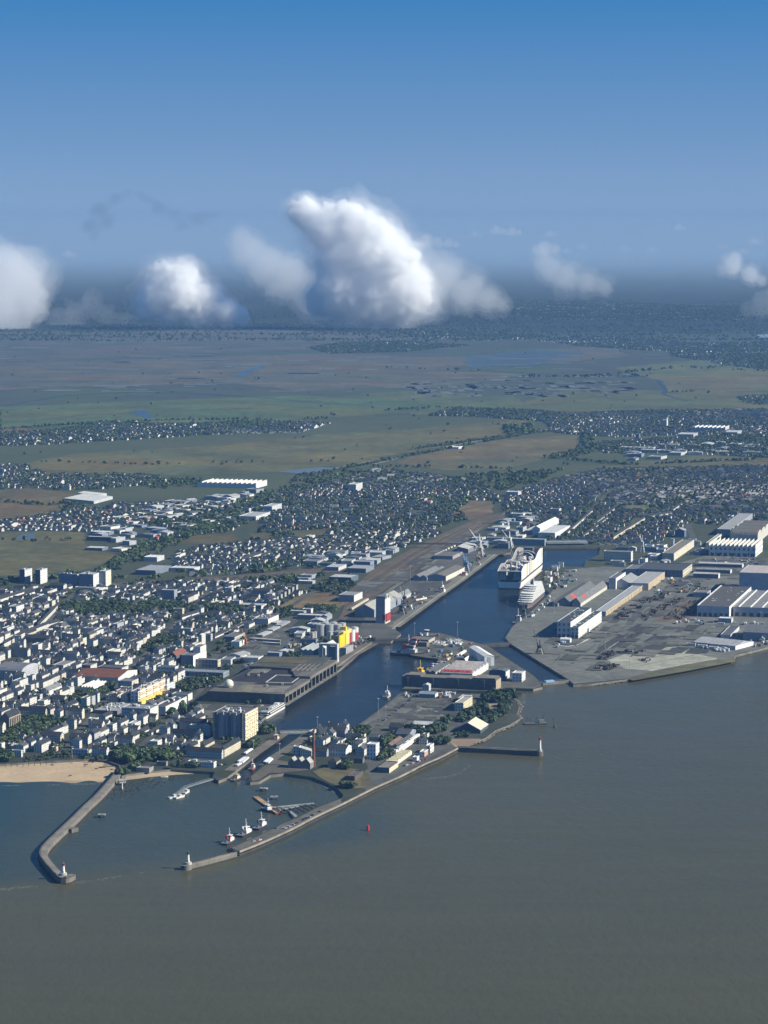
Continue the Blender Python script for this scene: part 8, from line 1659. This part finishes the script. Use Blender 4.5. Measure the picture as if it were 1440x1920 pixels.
# things of a kind that would read alike are told apart by where each stands among its fellows
same_ = {}
for o in list(COL.objects):
    if o.get('group') and o.get('label') and o.get('category'): same_.setdefault(o['label'], []).append(o)
for lab, L in same_.items():
    if len(L) < 2 or len(lab.split()) > 13: continue
    L.sort(key=lambda o: o.location.y)
    if len(L) == 2: L[0]['label'] = lab + ', the seaward one'; L[1]['label'] = lab + ', the inland one'; continue
    L[0]['label'] = lab + ', most seaward'; L[-1]['label'] = lab + ', farthest inland'; M = sorted(L[1:-1], key=lambda o: o.location.x)
    if len(M) >= 3: M[0]['label'] = lab + ', shadeward end'; M[-1]['label'] = lab + ', sunward end'; M = M[1:-1]
    for o in M: o['label'] = lab + ', in between'
# ================================================================= CLOUDS beyond the clear air, and the haze
def vol_mat(name, dens, col=(.97, .97, .975), an=.15):
    m = bpy.data.materials.new(name); m.use_nodes = True; n = m.node_tree; n.nodes.clear(); o = n.nodes.new('ShaderNodeOutputMaterial'); p = n.nodes.new('ShaderNodeVolumePrincipled')
    p.inputs['Color'].default_value = (*col, 1); p.inputs['Density'].default_value = dens; p.inputs['Anisotropy'].default_value = an; n.links.new(p.outputs[0], o.inputs['Volume']); MATS[name] = m
vol_mat('cloud_core', .025, an=.0); vol_mat('cloud_body', .0042, an=.0); vol_mat('cloud_veil', .0018); vol_mat('cloud_wisp', .0009); vol_mat('cloud_thin', .0026, (.2, .27, .38))  # thin shreds: shade put into a dark absorbing colour
def ico(n):
    t = (1 + 5 ** .5) / 2; V_ = [Vector(v).normalized() for v in ((-1, t, 0), (1, t, 0), (-1, -t, 0), (1, -t, 0), (0, -1, t), (0, 1, t), (0, -1, -t), (0, 1, -t), (t, 0, -1), (t, 0, 1), (-t, 0, -1), (-t, 0, 1))]
    F_ = [(0, 11, 5), (0, 5, 1), (0, 1, 7), (0, 7, 10), (0, 10, 11), (1, 5, 9), (5, 11, 4), (11, 10, 2), (10, 7, 6), (7, 1, 8), (3, 9, 4), (3, 4, 2), (3, 2, 6), (3, 6, 8), (3, 8, 9), (4, 9, 5), (2, 4, 11), (6, 2, 10), (8, 6, 7), (9, 8, 1)]
    for _ in range(n):
        c = {}; N_ = []
        def mid(a, b):
            k = (min(a, b), max(a, b))
            if k not in c: c[k] = len(V_); V_.append(((V_[a] + V_[b]) / 2).normalized())
            return c[k]
        for a, b, d in F_: x, y, z = mid(a, b), mid(b, d), mid(d, a); N_ += [(a, x, z), (b, y, x), (d, z, y), (x, y, z)]
        F_ = N_
    return V_, F_
ICO5, ICO4 = ico(6), ico(4)
def cloud_shell(name, par, lobes, mat, grow, seed, rough=.2, fine=.16, res=None):
    """one closed lumpy skin round a set of overlapping lobes (x, y, z, r in metres)"""
    V_, F_ = res or ICO5; c = Vector((0, 0, 0)); tw = 0
    for x, y, z, r in lobes: c += Vector((x, y, z)) * r ** 2; tw += r ** 2
    c /= tw; out = []; k = max(l[3] for l in lobes); nz = Vector((seed, seed * .37, 0))
    for d in V_:
        acc = 0.0                                       # smooth union: farthest exits of the ray through the lobes
        for x, y, z, r in lobes:
            o_ = c - Vector((x, y, z)); b_ = o_.dot(d); q = b_ * b_ - o_.dot(o_) + (r * grow) ** 2
            if q > 0:
                e = -b_ + math.sqrt(q)
                if e > 0: acc += e ** 10
        best = acc ** .1 if acc > 0 else k * .3
        p = c + d * best; n1 = noise.fractal(p / k * 1.3 + nz, .9, 2.1, 4)
        n2 = sum(abs(noise.noise(p / k * f + nz)) / f for f in (3.0, 6.0, 12.0, 24.0)) * 3.0   # cauliflower billows
        out.append(c + d * max(8, best + k * (rough * n1 + fine * (n2 - .55))))
    me = bpy.data.meshes.new(name); me.from_pydata([tuple(v) for v in out], [], F_); me.materials.append(MATS[mat]); o = bpy.data.objects.new(name, me); COL.objects.link(o); o.parent = par; return o
CD = 18600.0
def cloud(label, D, lobes_px, seed, mats=(('core', 'cloud_core', .88), ('body', 'cloud_body', .98), ('veil', 'cloud_veil', 1.12), ('fringe', 'cloud_wisp', 1.28)), deep=.8, group=None, res=None, rough=.16):
    k = D / F; u0 = sum(l[0] for l in lobes_px) / len(lobes_px); v0 = sum(l[1] for l in lobes_px) / len(lobes_px)
    def P(u, v): return Vector(((u - 720) * k, D, H - (v - HZ) * k))
    o = thing('cloud', label, 'cloud', P(u0, v0), 0, group); r = random.Random(seed)
    L = [((u - u0) * k, r.uniform(-.3, .3) * rr__ * k * deep, -(v - v0) * k, rr__ * k) for u, v, rr__ in lobes_px]
    for j, (nm, mt, g) in enumerate(mats): cloud_shell(nm, o, L, mt, g, seed * 3.7 + j * 11, rough * (1 + .3 * j), .3 if j < 2 else .13, res)
    return o
cloud('big bright towering cumulus cloud in the middle of the horizon', CD, [(640, 545, 58), (700, 540, 70), (755, 548, 52), (640, 485, 58), (690, 475, 66), (740, 505, 56), (612, 430, 46), (575, 402, 32), (655, 425, 48), (690, 435, 44), (720, 462, 44), (768, 530, 40), (600, 560, 36)], 3)
cloud('paler side tower leaning against the big cumulus', CD + 500, [(468, 470, 34), (500, 498, 40), (545, 522, 44), (590, 548, 44), (455, 452, 24), (520, 530, 30)], 5, (('body', 'cloud_veil', .95), ('veil', 'cloud_wisp', 1.25)))
cloud('low ragged skirt trailing from the big cumulus', CD + 700, [(820, 525, 44), (870, 548, 34), (915, 560, 26), (800, 560, 40), (840, 515, 30), (935, 568, 16), (890, 530, 22)], 7, (('body', 'cloud_veil', .78), ('veil', 'cloud_wisp', 1.1), ('fringe', 'cloud_wisp', 1.35)))
cloud('rounded white cloud low above the marsh, second brightest', CD, [(300, 555, 44), (340, 550, 54), (380, 562, 46), (425, 582, 30), (310, 520, 34), (345, 522, 38), (275, 575, 26), (450, 590, 20), (370, 590, 22), (320, 592, 20)], 11, (('core', 'cloud_core', .84), ('body', 'cloud_body', .97), ('veil', 'cloud_veil', 1.12), ('fringe', 'cloud_wisp', 1.3)))
cloud('soft grey cloud cut off by the picture edge', CD, [(-10, 560, 72), (30, 525, 58), (-60, 580, 90), (55, 560, 36), (10, 490, 34), (-40, 500, 50)], 13, (('core', 'cloud_veil', .75), ('body', 'cloud_veil', .95), ('veil', 'cloud_wisp', 1.15), ('fringe', 'cloud_wisp', 1.32)))
cloud('faint ragged scrap trailing under the picture-edge cloud', CD + 800, [(140, 590, 30), (170, 570, 26), (110, 600, 26), (200, 590, 20), (240, 600, 16)], 17, (('veil', 'cloud_wisp', 1.0),), rough=.5)
cloud('ragged grey-white cloud over the eastern plain', CD + 1500, [(1030, 505, 26), (1060, 522, 30), (1100, 530, 24), (1130, 535, 18), (1020, 490, 20), (1010, 472, 12)], 19, (('body', 'cloud_veil', .85), ('veil', 'cloud_wisp', 1.3)), rough=.25)
cloud('small bright cloud at the eastern picture edge', CD + 1500, [(1370, 498, 22), (1405, 515, 20), (1350, 505, 14), (1375, 484, 14), (1425, 525, 12)], 23, (('core', 'cloud_body', .8), ('veil', 'cloud_veil', 1.15)))
cloud('low scrap of cloud beneath the small eastern one', CD + 1500, [(1430, 570, 24), (1400, 578, 14), (1460, 560, 26)], 29, (('veil', 'cloud_wisp', 1.2),))
cloud('tattered dark smoke-like cloud shreds above the picture-edge cloud', CD + 2500, [(190, 395, 18), (220, 372, 12), (168, 425, 15), (205, 412, 15), (180, 442, 11), (245, 362, 9)], 31, (('veil', 'cloud_thin', 1.0),), rough=.6)
cloud('thin dark shred of cloud between the tattered one and the cumulus', CD + 2500, [(300, 390, 15), (330, 402, 13), (375, 410, 15), (270, 370, 11), (345, 424, 12), (405, 402, 10)], 37, (('veil', 'cloud_thin', .95),), rough=.7)
fcs = [(800, 452, 20), (840, 456, 14), (890, 438, 8), (930, 432, 12), (960, 434, 12), (1030, 438, 9), (1020, 465, 20), (1090, 462, 7), (1060, 470, 8), (1270, 426, 9), (1410, 452, 9), (1390, 470, 8), (130, 476, 12), (1170, 466, 9), (1220, 468, 9), (830, 473, 7), (1350, 462, 7)]
FARN = ['far small cloud with a double hump', 'far small flat cloud', 'tiny far cloud puff', 'far small bright cloud', 'far small ragged cloud']
for k, (u, v, r_) in enumerate(fcs): cloud(FARN[k % 5] + ' low on the horizon, beyond the big clouds', 42000 + 600 * k, [(u, v, r_ * .7), (u + r_, v + 2, r_ * .5), (u - r_ * .8, v + 2, r_ * .45)], 40 + k, (('veil', 'cloud_veil', 1.05),), group='far small clouds along the horizon', res=ICO4)
# the pale bank of air far out where land and sky meet: stacked thinning haze layers, added to fade out the plain's end
for k, dn in enumerate((6e-5, 2.4e-5, 1.2e-5, .6e-5, .3e-5)): vol_mat('far_air_%s' % 'abcde'[k], dn, (.38, .52, .7), .0)
def slab(name, x, y0, y1, z0, z1, mat, z1b=None):
    b = MB(); e = z1 if z1b is None else z1b; A_ = [(-x, y0, z0), (x, y0, z0), (x, y1, z0), (-x, y1, z0)]; B_ = [(-x, y0, z1), (x, y0, z1), (x, y1, e), (-x, y1, e)]
    for i in range(4): k = (i + 1) % 4; b.face([A_[i], A_[k], B_[k], B_[i]], WHITE, mat)
    b.face(B_, WHITE, mat); b.face(A_[::-1], WHITE, mat); o = b.build(name); tag(o, kind='stuff'); return o
for k, (y0, zt) in enumerate(((22000, 800), (29000, 1400), (37000, 2100), (43000, 3000), (49000, 4200))): slab('far_haze_bank', 60000 + k * 400, y0, 89000 - k * 300, 6 - k * .5, 12 + k, 'far_air_' + 'abcde'[k], zt)
m = bpy.data.materials.new('haze'); m.use_nodes = True; n = m.node_tree; n.nodes.clear(); o = n.nodes.new('ShaderNodeOutputMaterial'); p = n.nodes.new('ShaderNodeVolumePrincipled')
p.inputs['Color'].default_value = (.125, .26, .52, 1); p.inputs['Density'].default_value = 3.0e-5; p.inputs['Anisotropy'].default_value = .0; n.links.new(p.outputs[0], o.inputs['Volume']); MATS['haze'] = m
slab('haze', 5700, -400, FARY + 25, -4, 785, 'haze')
